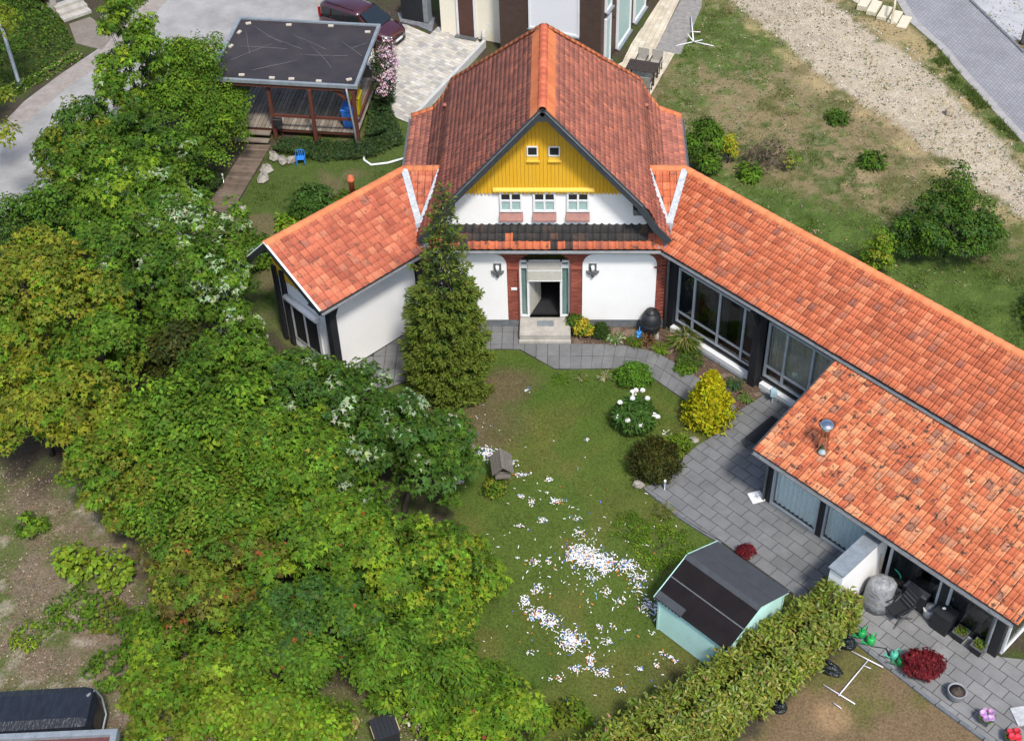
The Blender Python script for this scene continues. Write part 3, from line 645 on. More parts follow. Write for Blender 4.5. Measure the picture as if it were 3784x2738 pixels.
for s in (1, -1):
    for i in range(len(PROF)-1):
        (xa, za), (xb, zb) = PROF[i], PROF[i+1]
        L = math.hypot(xb-xa, zb-za); upv = Vector((-(xb-xa)*s, 0, za-zb)); ux = Vector((0, 1, 0))*s
        # origin at the lower edge; u runs so that u x v points up and out
        y_a = YF if xb < 4.5 else 2.4
        def U(y): return y*s
        if i == 0: poly = [(U(YF),0),(U(YG),0),(U(YB),L),(U(YF),L)]
        else: poly = [(U(y_a),0),(U(YG),0),(U(YG),L),(U(y_a),L)]
        org = (xb*s, 0, zb)
        roof_plane(org, ux, upv, poly, .205, .27, 'main'); deck_poly(main_b, org, ux, upv, poly)
# back hip
ph = Vector((0, YB-YG, 9.95-5.75)); Lh = ph.length
roof_plane((0,YG,5.75), (-1,0,0), ph, [(-3.65,0),(3.65,0),(0,Lh)], .205, .27, 'main'); deck_poly(main_b, (0,YG,5.75), (-1,0,0), ph, [(-3.65,0),(3.65,0),(0,Lh)])
main_b.prism([(-4.3,4.5),(4.3,4.5),(3.62,5.68),(-3.62,5.68)], 'y', 7.6, 7.75)
main_roof = main_b.build('main_roof', M_['room'], H)
# connecting roofs and wings
zE, zR = 4.05, 5.39
for s in (1, -1):
    P = RW if s > 0 else LW
    # small link roof between the main roof and the wing, valleys on both sides
    upv = Vector((0, 3.05, 1.34)); L = upv.length; k = 1 if s > 0 else -1
    b = MB()
    poly = [(4.47*s,.86/3.05*L),(5.13*s,L),(3.76*s,L)]
    roof_plane((0,-.45,zE), (1,0,0), upv, poly, .26, .285, 'right' if s > 0 else 'left'); deck_poly(b, (0,-.45,zE), (1,0,0), upv, poly)
    upb = Vector((0, -1.25, 1.34)); deck_poly(b, (0,3.85,zE), (-1,0,0), upb, [(-3.7*s,0),(-5.7*s,0),(-5.13*s,upb.length),(-3.7*s,upb.length)])
    b.build('link_roof', M_['room'], H)
HS = 2.84; RS = math.hypot(HS, zR-zE)
def wing(s, P, d_end, key, name):
    ex = Vector(P(1,0))-Vector(P(0,0)); inn = Vector(P(0,-1))-Vector(P(0,0)); upv = inn*HS+Vector((0,0,zR-zE))
    b = MB(); org = Vector(P(0,0,zE))
    sg = 1 if ex.cross(upv).z > 0 else -1
    poly = [(0,0),(d_end*sg,0),(d_end*sg,RS),(-1.47*sg,RS)]
    roof_plane(org, ex*sg, upv, poly, .262, .285, key); deck_poly(b, org, ex*sg, upv, poly)
    outv = -inn*1.25+Vector((0,0,zR-zE)); org2 = Vector(P(0,-HS-1.25,zE)); RB = outv.length
    poly2 = [(-2.1*-sg,0),(d_end*-sg,0),(d_end*-sg,RB),(-1.47*-sg,RB)]
    roof_plane(org2, -ex*sg, outv, poly2, .262, .285, key); deck_poly(b, org2, -ex*sg, outv, poly2)
    return b.build(name, M_['room'], H)
left_roof = wing(-1, LW, 4.75, 'left', 'wing_roof'); right_roof = wing(1, RW, 21, 'right', 'wing_roof')
# lower roof on the garden side of the right wing
zl0, zl1 = 2.62, 3.86; OW = 4.08; dl0, dl1 = 7.78, 17.35
ex = Vector(RW(1,0))-Vector(RW(0,0)); inn = Vector(RW(0,-1))-Vector(RW(0,0)); upv = inn*OW+Vector((0,0,zl1-zl0)); Ll = upv.length
b = MB(); poly = [(dl0,0),(dl1,0),(dl1,Ll),(dl0,Ll)]
roof_plane(RW(0,OW,zl0), ex, upv, poly, .255, .285, 'low'); deck_poly(b, RW(0,OW,zl0), ex, upv, poly)
low_roof = b.build('terrace_roof', M_['room'], H)
# skirt roof over the ground floor
b = MB(); upv = Vector((0,.75,.51)); Ls = upv.length; poly = [(-4.12,0),(4.12,0),(4.35,Ls),(-4.35,Ls)]
n_before = len(tile_store)
roof_plane((0,-.45,4.06), (1,0,0), upv, poly, .268, .30, 'skirt')
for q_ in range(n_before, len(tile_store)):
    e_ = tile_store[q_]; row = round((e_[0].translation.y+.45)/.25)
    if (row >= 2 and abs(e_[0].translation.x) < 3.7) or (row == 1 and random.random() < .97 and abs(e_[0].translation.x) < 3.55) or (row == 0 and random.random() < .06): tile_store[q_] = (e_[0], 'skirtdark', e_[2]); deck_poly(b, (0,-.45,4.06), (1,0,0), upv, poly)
b.build('skirt_roof', M_['room'], H)
# tiles: the 300 nearest the camera are pieces of their own, the rest one mesh
keymat = {'main':'tile_main','right':'tile','left':'tile_left','low':'tile_low','skirt':'tile_skirt','skirtdark':'tile_dark'}
camp = Vector(cam.location)
tile_store.sort(key=lambda e: (e[0].translation-camp).length)
tmeshes = {}
def get_tile(key, we):
    k = (key, we)
    if k not in tmeshes:
        vs_, fs_ = tile_mesh(*we); me = bpy.data.meshes.new('roof_tile'); me.from_pydata([tuple(v) for v in vs_], [], fs_); me.polygons.foreach_set('use_smooth', [True]*len(fs_)); me.update(); me.materials.append(M_[keymat[key]]); tmeshes[k] = me
    return tmeshes[k]
indiv = [e for e in tile_store if e[1] == 'low'][:300]; ids = set(id(e) for e in indiv)
for e in indiv: inst('roof_tile', get_tile(e[1], e[2]), e[0], low_roof)
Vs = []; Fs = []; Rn = []; Mi = []; base = 0; mats = list(keymat)
for e in tile_store:
    if id(e) in ids: continue
    vs_, fs_ = tile_mesh(*e[2]); A = np.array(e[0])
    Vs.append(vs_ @ A[:3,:3].T+A[:3,3]); Fs.append(np.array(fs_)+base); base += len(vs_); Rn.append(np.full(len(vs_), random.random())); Mi += [mats.index(e[1])]*len(fs_)
me = fast_mesh('roof_tiling', np.vstack(Vs), np.vstack(Fs), rnd=np.concatenate(Rn), smooth=True)
for k in mats: me.materials.append(M_[keymat[k]])
me.polygons.foreach_set('material_index', Mi)
tag(link('roof_tiling', me, H), kind='stuff')
# --- ridge and hip tiles
def ridge_run(p, q, r, step, mat, parent, cover=.0, squash=.8):
    p = Vector(p); q = Vector(q); d = (q-p); L = d.length; d.normalize(); n = max(1, round(L/step)); st_ = L/n
    sd_ = d.cross(Vector((0,0,1))).normalized(); upn = sd_.cross(d)
    mb = MB(); k = 8; vs_ = []
    for t_, rr in ((-.02, r*1.06), (st_*.96, r*.98)):
        for i in range(k+1):
            a = math.pi*i/k; vs_.append((t_, math.cos(a)*rr, math.sin(a)*rr*squash))
    for i in range(k+1):
        a = math.pi*i/k; vs_.append((-.02, math.cos(a)*r*.9, math.sin(a)*r*.9*squash))
    fs_ = [(i,i+1,k+2+i,k+1+i) for i in range(k)]+[(2*k+2+i,2*k+3+i,i+1,i) for i in range(k)]
    me = bpy.data.meshes.new('ridge_tile'); me.from_pydata(vs_, [], [f[::-1] for f in fs_]); me.polygons.foreach_set('use_smooth', [True]*len(fs_)); me.update(); me.materials.append(mat)
    for i in range(n):
        o_ = p+d*(i*st_); inst('ridge_tile', me, frame(o_, d, -sd_, upn), parent)
ridge_run((0,YF-.02,9.93), (0,YB,9.93), .15, .36, M_['ridge_main'], main_roof, squash=1.0)
for s in (1, -1):
    ridge_run((3.62*s,YG-.02,5.80), (.06*s,YB+.02,9.95), .14, .36, M_['verge'], main_roof, squash=.7)
    pts = [(x*s, YG, z+.06) for x, z in PROF[1:]]
    for a, c in zip(pts[:-1], pts[1:]): ridge_run(c, a, .12, .33, M_['verge'], main_roof, squash=.6)
    ridge_run((5.16*s,2.6,5.38), (3.72*s,2.6,5.38), .15, .36, M_['ridge'], H)
    # orange verge tiles on both sides of the ridge
    for i in range(15):
        y0 = YF+i*.355
        if y0 > YB: break
        mbv = MB(); x0, x1 = .14, .42; z0_, z1_ = 9.95-1.15*x0+.13, 9.95-1.15*x1+.14
        mbv.hexa([(x0*s,y0,z0_-.03),(x1*s,y0,z1_-.03),(x1*s,y0+.353,z1_-.03),(x0*s,y0+.353,z0_-.03),(x0*s,y0,z0_+.02),(x1*s,y0,z1_+.02),(x1*s,y0+.353,z1_),(x0*s,y0+.353,z0_)]).build('ridge_side_tile', M_['verge'], main_roof)
ridge_run(RW(21,-HS,zR-.02), RW(-1.47,-HS,zR-.02), .15, .38, M_['ridge'], right_roof); ridge_run(LW(4.78,-HS,zR-.02), LW(-1.47,-HS,zR-.02), .15, .38, M_['ridge'], left_roof)
# --- flashing in the valleys
def strip(b, p, q, w, h=.03, up=(0,0,1)): b.bar(p, q, w, h, up)
for s in (1, -1):
    b = MB(); zp = lambda y: zE+(y+.45)*.4393
    pts = [(4.47,.42),(4.72,1.2),(4.93,1.9),(5.12,2.5)]
    for i in range(3): strip(b, (pts[i][0]*s,pts[i][1],zp(pts[i][1])+.115), (pts[i+1][0]*s,pts[i+1][1],zp(pts[i+1][1])+.115), .24, .02)
    pts = [(4.42,.42),(4.2,1.15),(3.98,1.85),(3.8,2.45)]
    for i in range(3): strip(b, (pts[i][0]*s,pts[i][1],zp(pts[i][1])+.13), (pts[i+1][0]*s,pts[i+1][1],zp(pts[i+1][1])+.13), .17, .03)
    b.build('valley_flashing', M_['flash'], H)
    MB().bar((4.2*s,-.5,zp(-.5)+.08), (4.46*s,.5,zp(.5)+.1), .36, .02).build('valley_gutter', M_['zinc'], H)
# --- bargeboards
for s in (1, -1):
    b = MB(); b.bar((0,YF-.02,9.86), (3.42*s,YF-.02,5.93), .07, .26, (0,0,1)); b.build('bargeboard', M_['darkboard'], H)
    b = MB(); b.bar((3.35*s,YF-.05,5.98), (3.95*s,YF-.05,5.02), .08, .24); b.bar((3.95*s,YF-.05,5.02), (4.4*s,YF-.05,4.5), .08, .24); b.build('bargeboard', M_['darkboard'], H)
    MB().box(*sorted((3.12*s,3.42*s)), YF-.03,.3, 5.62,5.8).build('purlin_end', M_['darkboard'], H)
    b = MB(); b.bar((.1*s,YF-.03,9.86), (3.42*s,YF-.03,6.04), .12, .035); b.build('verge_strip', M_['gutter'], H)
    b = MB(); b.bar((0,-.1,9.7), (3.5*s,-.1,5.72), .75, .03, (0,0,1)); b.build('soffit', M_['darkboard'], H)
MB().box(-.12,.12, YF-.06,.2, 9.5,9.68).build('purlin_end', M_['darkboard'], H)
# --- gutters and downpipes
def gutter(p, q, r=.075, parent=H, mat=None):
    p = Vector(p); q = Vector(q); d = (q-p).normalized(); sd_ = d.cross(Vector((0,0,1))).normalized(); vs_ = []; k = 6
    for c in (p, q):
        for rr in (r, r*.86):
            for i in range(k+1):
                a = math.pi+math.pi*i/k; vs_.append(c+sd_*math.cos(a)*rr+Vector((0,0,1))*math.sin(a)*rr)
    m = k+1; fs_ = [(i,i+1,2*m+i+1,2*m+i) for i in range(k)]+[(m+i+1,m+i,3*m+i,3*m+i+1) for i in range(k)]+[(0,2*m,3*m,m),(k,m+k,3*m+k,2*m+k)]
    return MB().add(vs_, fs_, True).build('gutter', mat or M_['gutter'], parent)
gutter((-4.16,-.53,4.0),(4.16,-.53,4.0)); gutter(RW(0,.06,3.98), RW(21,.06,3.98)); gutter(LW(0,.06,3.98), LW(4.75,.06,3.98)); gutter(RW(dl0,OW+.06,2.55), RW(dl1,OW+.06,2.55))
for s in (1,-1): gutter((5.42*s,2.7,4.0),(5.42*s,8.0,4.0))
MB().bar((4.1*-1,-.42,3.93),(4.1,-.42,3.93),.04,.14).build('fascia', M_['darkboard'], H)
MB().bar(RW(0,-.02,3.92),RW(21,-.02,3.92),.04,.16).build('fascia', M_['darkboard'], H); MB().bar(LW(0,-.02,3.92),LW(4.75,-.02,3.92),.04,.16).build('fascia', M_['darkboard'], H)
MB().bar(RW(dl0,OW-.03,2.5),RW(dl1,OW-.03,2.5),.05,.16).build('fascia', M_['darkboard'], H)
for dd in (dl0-.02, dl1+.02): MB().bar(RW(dd,OW+.02,2.6),RW(dd,.1,3.82),.04,.13).build('verge_board', M_['darkboard'], H)
MB().tube([RW(.15,.06,3.95), RW(.1,-.3,3.55), (4.5,-.14,3.3), (4.5,-.14,.05)], .05, 8).build('downpipe', M_['gutter'], H)
MB().tube([RW(8.05,OW+.06,2.5), RW(8.1,3.62,2.2), RW(8.1,3.62,.03)], .045, 8).build('downpipe', M_['gutter'], H)
MB().tube([RW(16.6,OW+.06,2.5), RW(16.62,3.62,2.2), RW(16.62,3.62,.03)], .045, 8).build('downpipe', M_['gutter'], H)
# --- wings: walls
def wbox(b, P, d0, d1, o0, o1, z0, z1):
    q = [P(d0,o0),P(d1,o0),P(d1,o1),P(d0,o1)]
    if area([p[:2] for p in q]) < 0: q = q[::-1]
    b.hexa([(p[0],p[1],z0) for p in q]+[(p[0],p[1],z1) for p in q]); return b
# left wing: one big plaster panel between black posts
wbox(MB(), LW, -.4, 3.95, -3.9, -.8, 0, 4.0).build('wing_wall', M_['black'], H)
gb = MB(); gp = [(o, z) for o, z in ((-3.95,4.0),(-.5,4.0),(-2.84,5.15))]
def plane_prism(P, pts, d0, d1):
    n_ = len(pts); vs_ = [P(d0,o,z) for o, z in pts]+[P(d1,o,z) for o, z in pts]
    return MB().add(vs_, [list(range(n_)), list(range(n_, 2*n_))[::-1]]+[(i, n_+i, n_+(i+1) % n_, (i+1) % n_) for i in range(n_)])
plane_prism(LW, gp, -.4, 3.95).build('wing_gable', M_['white'], H)
pp = panel_poly(.08, 3.9, .06, 3.12, 2.55, .5); n_ = len(pp)
MB().add([LW(d,-.8+.03,z) for d, z in pp]+[LW(d,-.8,z) for d, z in pp], [list(range(n_))]+[(i, n_+i, n_+(i+1) % n_, (i+1) % n_) for i in range(n_)]).build('plaster_panel', M_['white'], H)
for d0, d1 in ((3.86,4.14),(-.3,.04)):
    wbox(MB(), LW, d0, d1, -.78, -.5, 0, 3.9).build('post', M_['black'], H)
MB().bar(LW(3.98,-.62,2.9), LW(3.55,-.62,3.8), .16,.2).build('knee_brace', M_['black'], H)
wbox(MB(), LW, -.3, 4.1, -.78, -.62, 3.6, 3.85).build('wall_beam', M_['black'], H)
MB().add([LW(0,-.02,3.85),LW(4.75,-.02,3.85),LW(4.75,-.8,3.9),LW(0,-.8,3.9)],[(0,1,2,3)]).build('soffit', M_['black'], H)
# left wing gable end
for i in range(13):
    o0 = -3.85+i*.225; o1 = o0+.215; zt = lambda o: 5.2-(.47 if o > -2.84 else 1.05)*abs(o+2.84)
    plane_prism(LW, [(o0,3.12),((o0+o1)/2,3.05),(o1,3.12),(o1,zt(o1)),(o0,zt(o0))], 3.96, 4.02).build('gable_board', M_['yellow'], H)
plane_prism(LW, [(-3.9,0),(-.85,0),(-.85,3.1),(-3.9,3.1)], 3.955, 3.99).build('plaster_panel', M_['white'], H)
W = plane_prism(LW, [(-3.1,.5),(-1.4,.5),(-1.4,2.3),(-3.1,2.3)], 3.99, 4.05).build('window', M_['whitepaint'], H)
plane_prism(LW, [(-2.95,.6),(-2.35,.6),(-2.35,2.15),(-2.95,2.15)], 4.051, 4.06).build('pane', M_['dark'], W); plane_prism(LW, [(-2.2,.6),(-1.55,.6),(-1.55,2.15),(-2.2,2.15)], 4.051, 4.06).build('pane', M_['dark'], W)
MB().tube([LW(4.12,-3.2,2.42), LW(4.12,-1.35,2.42)], .13, 10).build('awning_case', M_['whitepaint'], W)
for o0 in (-3.85,-3.4): plane_prism(LW, [(o0,0),(o0+.2,0),(o0+.2,3.5),(o0,3.5)], 4.0, 4.12).build('post', M_['black'], H)
for a, c in ((-.0,-2.84),(-4.15,-2.84)):
    MB().bar(LW(4.78,a,zE-.08), LW(4.78,c,zR-.06), .06,.24).build('bargeboard', M_['black'], H)
    MB().bar(LW(4.78,a,zE+.06), LW(4.78,c,zR+.08), .07,.04).build('verge_strip', M_['whitepaint'], H)
# right wing: glazed bays behind black posts
wbox(MB(), RW, -.3, 21, -3.9, -2.0, 0, 4.0).build('wing_wall', M_['room'], H)
wbox(MB(), RW, -.3, 21, -2.0, -.7, 0, .25).build('wing_floor', M_['room'], H)
wbox(MB(), RW, -.3, 21, -2.0, -.72, 3.2, 3.95).build('wing_beam', M_['black'], H)
wbox(MB(), RW, -.35, .25, -.84, -.6, 0, 3.9).build('post', M_['black'], H)
pg = plane_prism(RW, [(-3.95,4.0),(-.5,4.0),(-2.84,5.1)], -.3, 21).build('wing_gable', M_['black'], H)
def bay(d_list, z0=.38, z1=2.95, zt=.86, o=-.8, cur='curtaing', lows=True):
    f = MB(); w = .045
    for d in d_list: wbox(f, RW, d-w, d+w, o-.04, o+.05, z0, z1)
    for z in (z0, z1-.07) + ((zt,) if lows else ()):
        for da, db in zip(d_list[:-1], d_list[1:]): wbox(f, RW, da+w, db-w, o-.03, o+.04, z, z+.075)
    F = f.build('window', M_['greyframe'], H)
    for da, db in zip(d_list[:-1], d_list[1:]):
        wbox(MB(), RW, da+w, db-w, o-.006, o, z0+.075, z1-.07).build('pane', M_['glassdark' if cur == 'curtaing' else 'glass'], F)
    cv = MB(); d = d_list[0]+.05; k = 0
    while d < d_list[-1]-.1:
        p, q = RW(d,o-.09-.03*math.sin(k*1.7)), RW(d+.05,o-.09-.03*math.sin((k+1)*1.7))
        cv.add([(p[0],p[1],z0+.35 if cur != 'curtain' else z0+.1),(q[0],q[1],z0+.35 if cur != 'curtain' else z0+.1),(q[0],q[1],z1),(p[0],p[1],z1)], [(0,1,2,3)]); d += .05; k += 1
        if cur == 'curtaing' and k % 26 > 17: d += .45; k += 8
    cv.build('curtain', M_[cur], F); return F
bay([.32,1.07,2.26,3.4,4.0]); bay([4.52,5.3,6.44,7.4,7.9], cur='curtainb')
wbox(MB(), RW, .25, 4.0, -.78, -.5, .0, .22).build('window_sill', M_['whitepaint'], H); wbox(MB(), RW, 4.55, 7.9, -.78, -.5, .0, .22).build('window_sill', M_['whitepaint'], H)
wbox(MB(), RW, .25, 7.9, -.79, -.76, .22, .38).build('dado', M_['dark'], H)
po = MB(); wbox(po, RW, 4.1, 4.42, -.75, -.35, 0, 3.9); po.build('post', M_['black'], H, bevel=.02)
MB().bar(RW(4.26,-.3,3.0), RW(4.26,.0,3.75), .2, .18).build('knee_brace', M_['black'], H); MB().bar(RW(4.3,-.5,3.1), RW(4.95,-.5,3.75), .14, .16).build('knee_brace', M_['black'], H)
# terrace room under the lower roof
wbox(MB(), RW, 7.95, 8.15, -.7, 3.4, 0, 2.6).build('room_wall', M_['white'], H)
wbox(MB(), RW, 8.15, 17.0, 1.6, 1.7, 0, 2.9).build('room_wall', M_['room'], H); wbox(MB(), RW, 8.15, 17.0, 1.7, 3.5, 0, .04).build('room_floor', M_['room'], H)
wbox(MB(), RW, 8.0, 17.15, 3.2, 3.52, 2.15, 2.45).build('room_beam', M_['darkboard'], H)
bay([8.36,10.18], .04, 2.2, o=3.5, cur='curtain', lows=False); bay([10.44,12.15], .04, 2.2, o=3.5, cur='curtain', lows=False)
bay([12.95,14.75], .04, 2.2, o=3.5, cur='curtaing', lows=False); bay([15.1,16.65], .04, 2.2, o=3.5, cur='curtaing', lows=False)
for d0, d1 in ((8.1,8.3),(10.2,10.42),(14.79,15.05),(16.72,17.0)):
    wbox(MB(), RW, d0, d1, 3.3, 3.56, .0, 2.4).build('post', M_['black'], H)
sp = MB(); wbox(sp, RW, 17.02, 17.06, 1.7, 3.3, .05, 2.2); sp.build('end_pane', M_['glass'], H)
ef = MB()
for o0 in (1.7,3.25): wbox(ef, RW, 17.0, 17.08, o0-.04, o0+.04, .02, 2.3)
wbox(ef, RW, 17.0, 17.08, 1.7, 3.3, .02, .1); ef.build('end_frame', M_['whitepaint'], H)
# flue, roof vents
FLP = RW(9.54,2.88,2.62+1.2*.304)
fl = MB().lathe([(.23,-.2),(.23,.06),(.15,.12),(.145,.95),(.165,.96),(.165,1.08),(.11,1.1)], 16, FLP).build('flue', M_['chrome'], H)
MB().lathe([(.05,1.1),(.05,1.16),(.26,1.18),(.27,1.21),(.14,1.28),(.01,1.3)], 18, FLP).build('flue_cowl', M_['chrome'], fl)
MB().lathe([(.1,-.4),(.1,.45),(.14,.47),(.14,.56),(.11,.58),(.11,.66),(.02,.72)], 12, LW(.6,-3.3,5.2)).build('vent_pipe', M_['terra'], H)
for s in (1,-1): MB().lathe([(.09,-.3),(.09,.14),(.11,.15),(.11,.2),(.02,.22)], 10, (3.86*s,6.6,5.35)).build('vent_pipe', M_['tile_main'], H)
# ------------------------------------------------------------------ carport with deck
cp = thing('carport', 'open timber carport with flat dark felt roof over a plank deck', 'carport', (-11,14.5,0), R(-5.8))
# local frame: x to the right along the front, y to the back; front right roof corner near (3.15,-2.6)
f = MB()
rx0, rx1, ry0, ry1, rz = -3.25, 3.15, -2.45, 2.62, 3.02
FELT = pmat('roof_felt', (.050,.040,.040), (.026,.021,.022), .9, .55, bstr=.15, spec=.3)
f.box(rx0,rx1, ry0,ry1, rz,rz+.05); f.build('roof', FELT, cp)
for x0, x1, y0, y1 in ((rx0-.06,rx1+.06,ry0-.06,ry0+.08),(rx0-.06,rx1+.06,ry1-.08,ry1+.06),(rx0-.06,rx0+.08,ry0+.08,ry1-.08),(rx1-.08,rx1+.06,ry0+.08,ry1-.08)):
    MB().box(x0,x1, y0,y1, rz-.03,rz+.12).build('roof_edge', M_['zinc'], cp)
FOLD = pmat('felt_crease', (.15,.14,.145), (.09,.085,.088), 3, .6)
wr = MB(); rr = random.Random(5)
for (a, c_, l_) in ((-2.5,2.1,-.75),(-1.7,1.3,-.5),(-.6,1.5,-.55),(.5,.6,-.85),(-2.6,.3,-.02),(-2.7,-.9,.9),(.2,-.1,-.05),(-1.6,-1.6,.5),(1.7,1.2,-.8),(2.3,.6,.75),(-2.75,1.7,-1.2)):
    p = [(a, c_)]; ang = l_
    for k in range(5): p.append((p[-1][0]+.42*math.cos(ang), p[-1][1]+.42*math.sin(ang))); ang += rr.uniform(-.08,.08)
    p = [q for q in p if rx0+.2 < q[0] < rx1-.2 and ry0+.2 < q[1] < ry1-.2]
    if len(p) > 1: MB().tube([(q[0],q[1],rz+.05) for q in p], .012, 5).build('felt_fold', FOLD, cp)
MB().box(rx0,rx1, ry0+.02,ry0+.1, rz-.22,rz-.035).build('fascia_board', M_['redwood'], cp); MB().box(rx1-.1,rx1-.02, ry0+.1,ry1-.1, rz-.22,rz-.035).build('fascia_board', M_['redwood'], cp)
for x in (-2.9,-1.75,-.55,.65,1.85,2.9): MB().box(x-.04,x+.04, ry0+.12,ry1-.12, rz-.2,rz-.02).build('rafter', M_['redwood'], cp)
DZ = .48
for x, y in ((-.78,-2.2),(1.12,-2.5),(2.98,-2.42)): MB().box(x-.07,x+.07, y-.07,y+.07, 0,rz-.2).build('post', M_['redwood'], cp)
for x, y in ((-2.9,2.3),(0,2.3),(2.95,2.3),(-2.9,-1.9)): MB().box(x-.07,x+.07, y-.07,y+.07, 0,rz-.2).build('post', M_['redwood'], cp)
nP = 31
for i in range(nP):
    x = -2.75+i*.183; MB().box(x,x+.165, -2.05,2.4, DZ-.04,DZ+random.uniform(-.004,.004)).build('deck_plank', M_['deck'], cp)
for y in (-1.95,0,2.2): MB().box(-2.75,2.92, y-.05,y+.05, DZ-.2,DZ-.045).build('joist', M_['redwood'], cp)
for x in (-2.6,-.6,1.1,2.7): MB().box(x-.06,x+.06, -1.9,-1.78, 0,DZ-.2).build('stilt', M_['redwood'], cp)
MB().box(-.72,2.92, -2.28,-2.2, 1.22,1.34).build('rail', M_['redwood'], cp)
for i in range(2): MB().box(-2.8,-1.0, -2.4-.35*i,-2.1-.35*i, .3-.17*i,.36-.17*i).build('step', M_['deck'], cp)
MB().bar((2.9,-2.3,2.1),(2.1,-2.3,2.8),.09,.1).build('brace', M_['redwood'], cp); MB().bar((2.95,-2.2,2.1),(2.95,-1.5,2.75),.09,.1).build('brace', M_['redwood'], cp)
MB().tube([(2.75,-2.55,rz),(2.8,-2.62,2.6),(2.95,-2.75,1.2),(2.98,-2.78,.1)], .045, 8).build('downpipe', M_['zinc'], cp)
MB().box(2.9,2.98, -1.6,2.2, 1.0,1.1).build('rail', M_['redwood'], cp)
WHITEPIPE = M_['whitepaint']
o = MB().tube([(-8.05,11.5,.08),(-7.95,10.7,.06),(-7.6,10.35,.06),(-6.9,10.5,.06),(-6.2,10.85,.07)], .05, 8).build('drain_pipe', WHITEPIPE); tag(o, 'white drain pipe lying on the grass from carport downpipe to house', 'pipe')
def brick_lbl(i): return ['sandy brick in the far left corner of the carport roof','brick at the middle of the carport roof far edge','white brick near the carport roof far right','pale brick in the far right corner of the carport roof','brick on the left carport roof edge, nearest the far corner','brick halfway along the left edge of the carport roof','brick near the left end of the carport roof front edge','pale brick left of middle on the carport roof front edge','pale brick at the middle of the carport roof front edge','pale brick right of middle on the carport roof front edge','small broken brick in the near right corner of the carport roof'][i]
PB = pmat('old_pale_brick', (.55,.50,.42), (.42,.37,.3), 9, .85)
Mc = Matrix.Translation((-11,14.5,0)) @ Matrix.Rotation(R(-5.8), 4, 'Z')
for i, (x, y, a) in enumerate(((-2.75,2.2,.4),(-.9,2.25,.1),(1.0,2.35,.0),(2.75,2.0,.1),(-2.95,1.4,1.3),(-3.0,.2,1.2),(-1.9,-2.05,.1),(-.55,-2.15,.0),(.3,-2.15,.1),(1.5,-2.2,.0),(2.75,-1.95,.5))):
    p = Mc @ Vector((x,y,rz+.05)); o = MB().box(-.12,.12,-.06,.06,0,.07).build('brick', PB, None, bevel=.006); o.location = p; o.rotation_euler = (0,0,a-.1); tag(o, brick_lbl(i), 'brick', 'bricks weighing down the carport roof')
# letterbox, bins, blue chair
p = Mc @ Vector((-.55,-2.31,.8)); m = thing('mailbox', 'black metal mailbox hung on the carport rail', 'mailbox', p, R(-5.8))
MB().box(-.2,.2, -.09,.015, 0,.42).build('body', M_['black'], m, bevel=.01); MB().box(-.19,.19, -.1,-.091, .33,.36).build('flap', M_['lampgrey'], m)
def bin_(name, x, y, z, col, lidc, label, rz_=0, tilt=0):
    b = thing(name, label, 'bin', (x,y,z), rz_); mt = pmat(name+'_plastic', col, tuple(c*.8 for c in col), 4, .45, bstr=0)
    if tilt: b.rotation_euler = (tilt,0,rz_)
    MB().hexa([(-.22,-.26,.06),(.22,-.26,.06),(.22,.26,.06),(-.22,.26,.06),(-.28,-.33,.95),(.28,-.33,.95),(.28,.35,.95),(-.28,.35,.95)]).build('body', mt, b, bevel=.02)
    MB().hexa([(-.3,-.36,.955),(.3,-.36,.955),(.3,.37,.955),(-.3,.37,.955),(-.27,-.33,1.0),(.27,-.33,1.0),(.27,.34,1.04),(-.27,.34,1.04)]).build('lid', mt, b, bevel=.01)
    MB().tube([(-.2,.4,1.0),(.2,.4,1.0)], .018, 6).build('handle', mt, b)
    for s in (-1,1): MB().lathe([(.02,-.02),(.1,-.02),(.1,.02),(.02,.02)], 12, M=Matrix.Translation((s*.27,.25,.1)) @ Matrix.Rotation(math.pi/2,4,'Y')).build('wheel', M_['black'], b)
    return b
q = Mc @ Vector((2.45,-1.55,DZ)); bin_('wheelie_bin', q.x, q.y, q.z, (.03,.16,.55), None, 'blue wheelie bin on the carport deck behind the rail', R(-6))
q = Mc @ Vector((2.5,-.55,DZ)); bin_('wheelie_bin', q.x, q.y, q.z, (.62,.48,.02), None, 'yellow wheelie bin on the carport deck behind the blue bin', R(-6))
q = Mc @ Vector((2.2,.5,DZ)); bin_('wheelie_bin', q.x, q.y, q.z, (.55,.42,.03), None, 'yellow wheelie bin farthest back at the right end of the carport deck', R(-6))
ch = thing('child_chair', 'small blue plastic child chair on the grass below the carport', 'chair', (-10.67,10.6,0), R(8)); BL = pmat('blue_plastic', (.03,.22,.65), (.025,.17,.55), 5, .35, bstr=0)
MB().box(-.17,.17, -.16,.16, .24,.265).build('seat', BL, ch, bevel=.01)
for x, y in ((-.16,-.15),(.16,-.15),(-.16,.16),(.16,.16)): MB().bar((x*1.15,y*1.15,0),(x,y,.25),.04,.04).build('leg', BL, ch)
bk = MB(); pts = [(-.18+.36*k/8, .17, .5+.07*math.sin(math.pi*k/8)) for k in range(9)]; bk.tube([(-.18,.15,.26)]+pts+[(.18,.15,.26)], .018, 6); bk.build('back_frame', BL, ch)
for x in (-.08,0,.08): MB().bar((x,.155,.26),(x,.17,.54),.035,.015).build('back_slat', BL, ch)
for s in (-1,1): MB().tube([(s*.18,.15,.42),(s*.2,0,.42),(s*.19,-.14,.4),(s*.18,-.15,.25)], .016, 6).build('armrest', BL, ch)
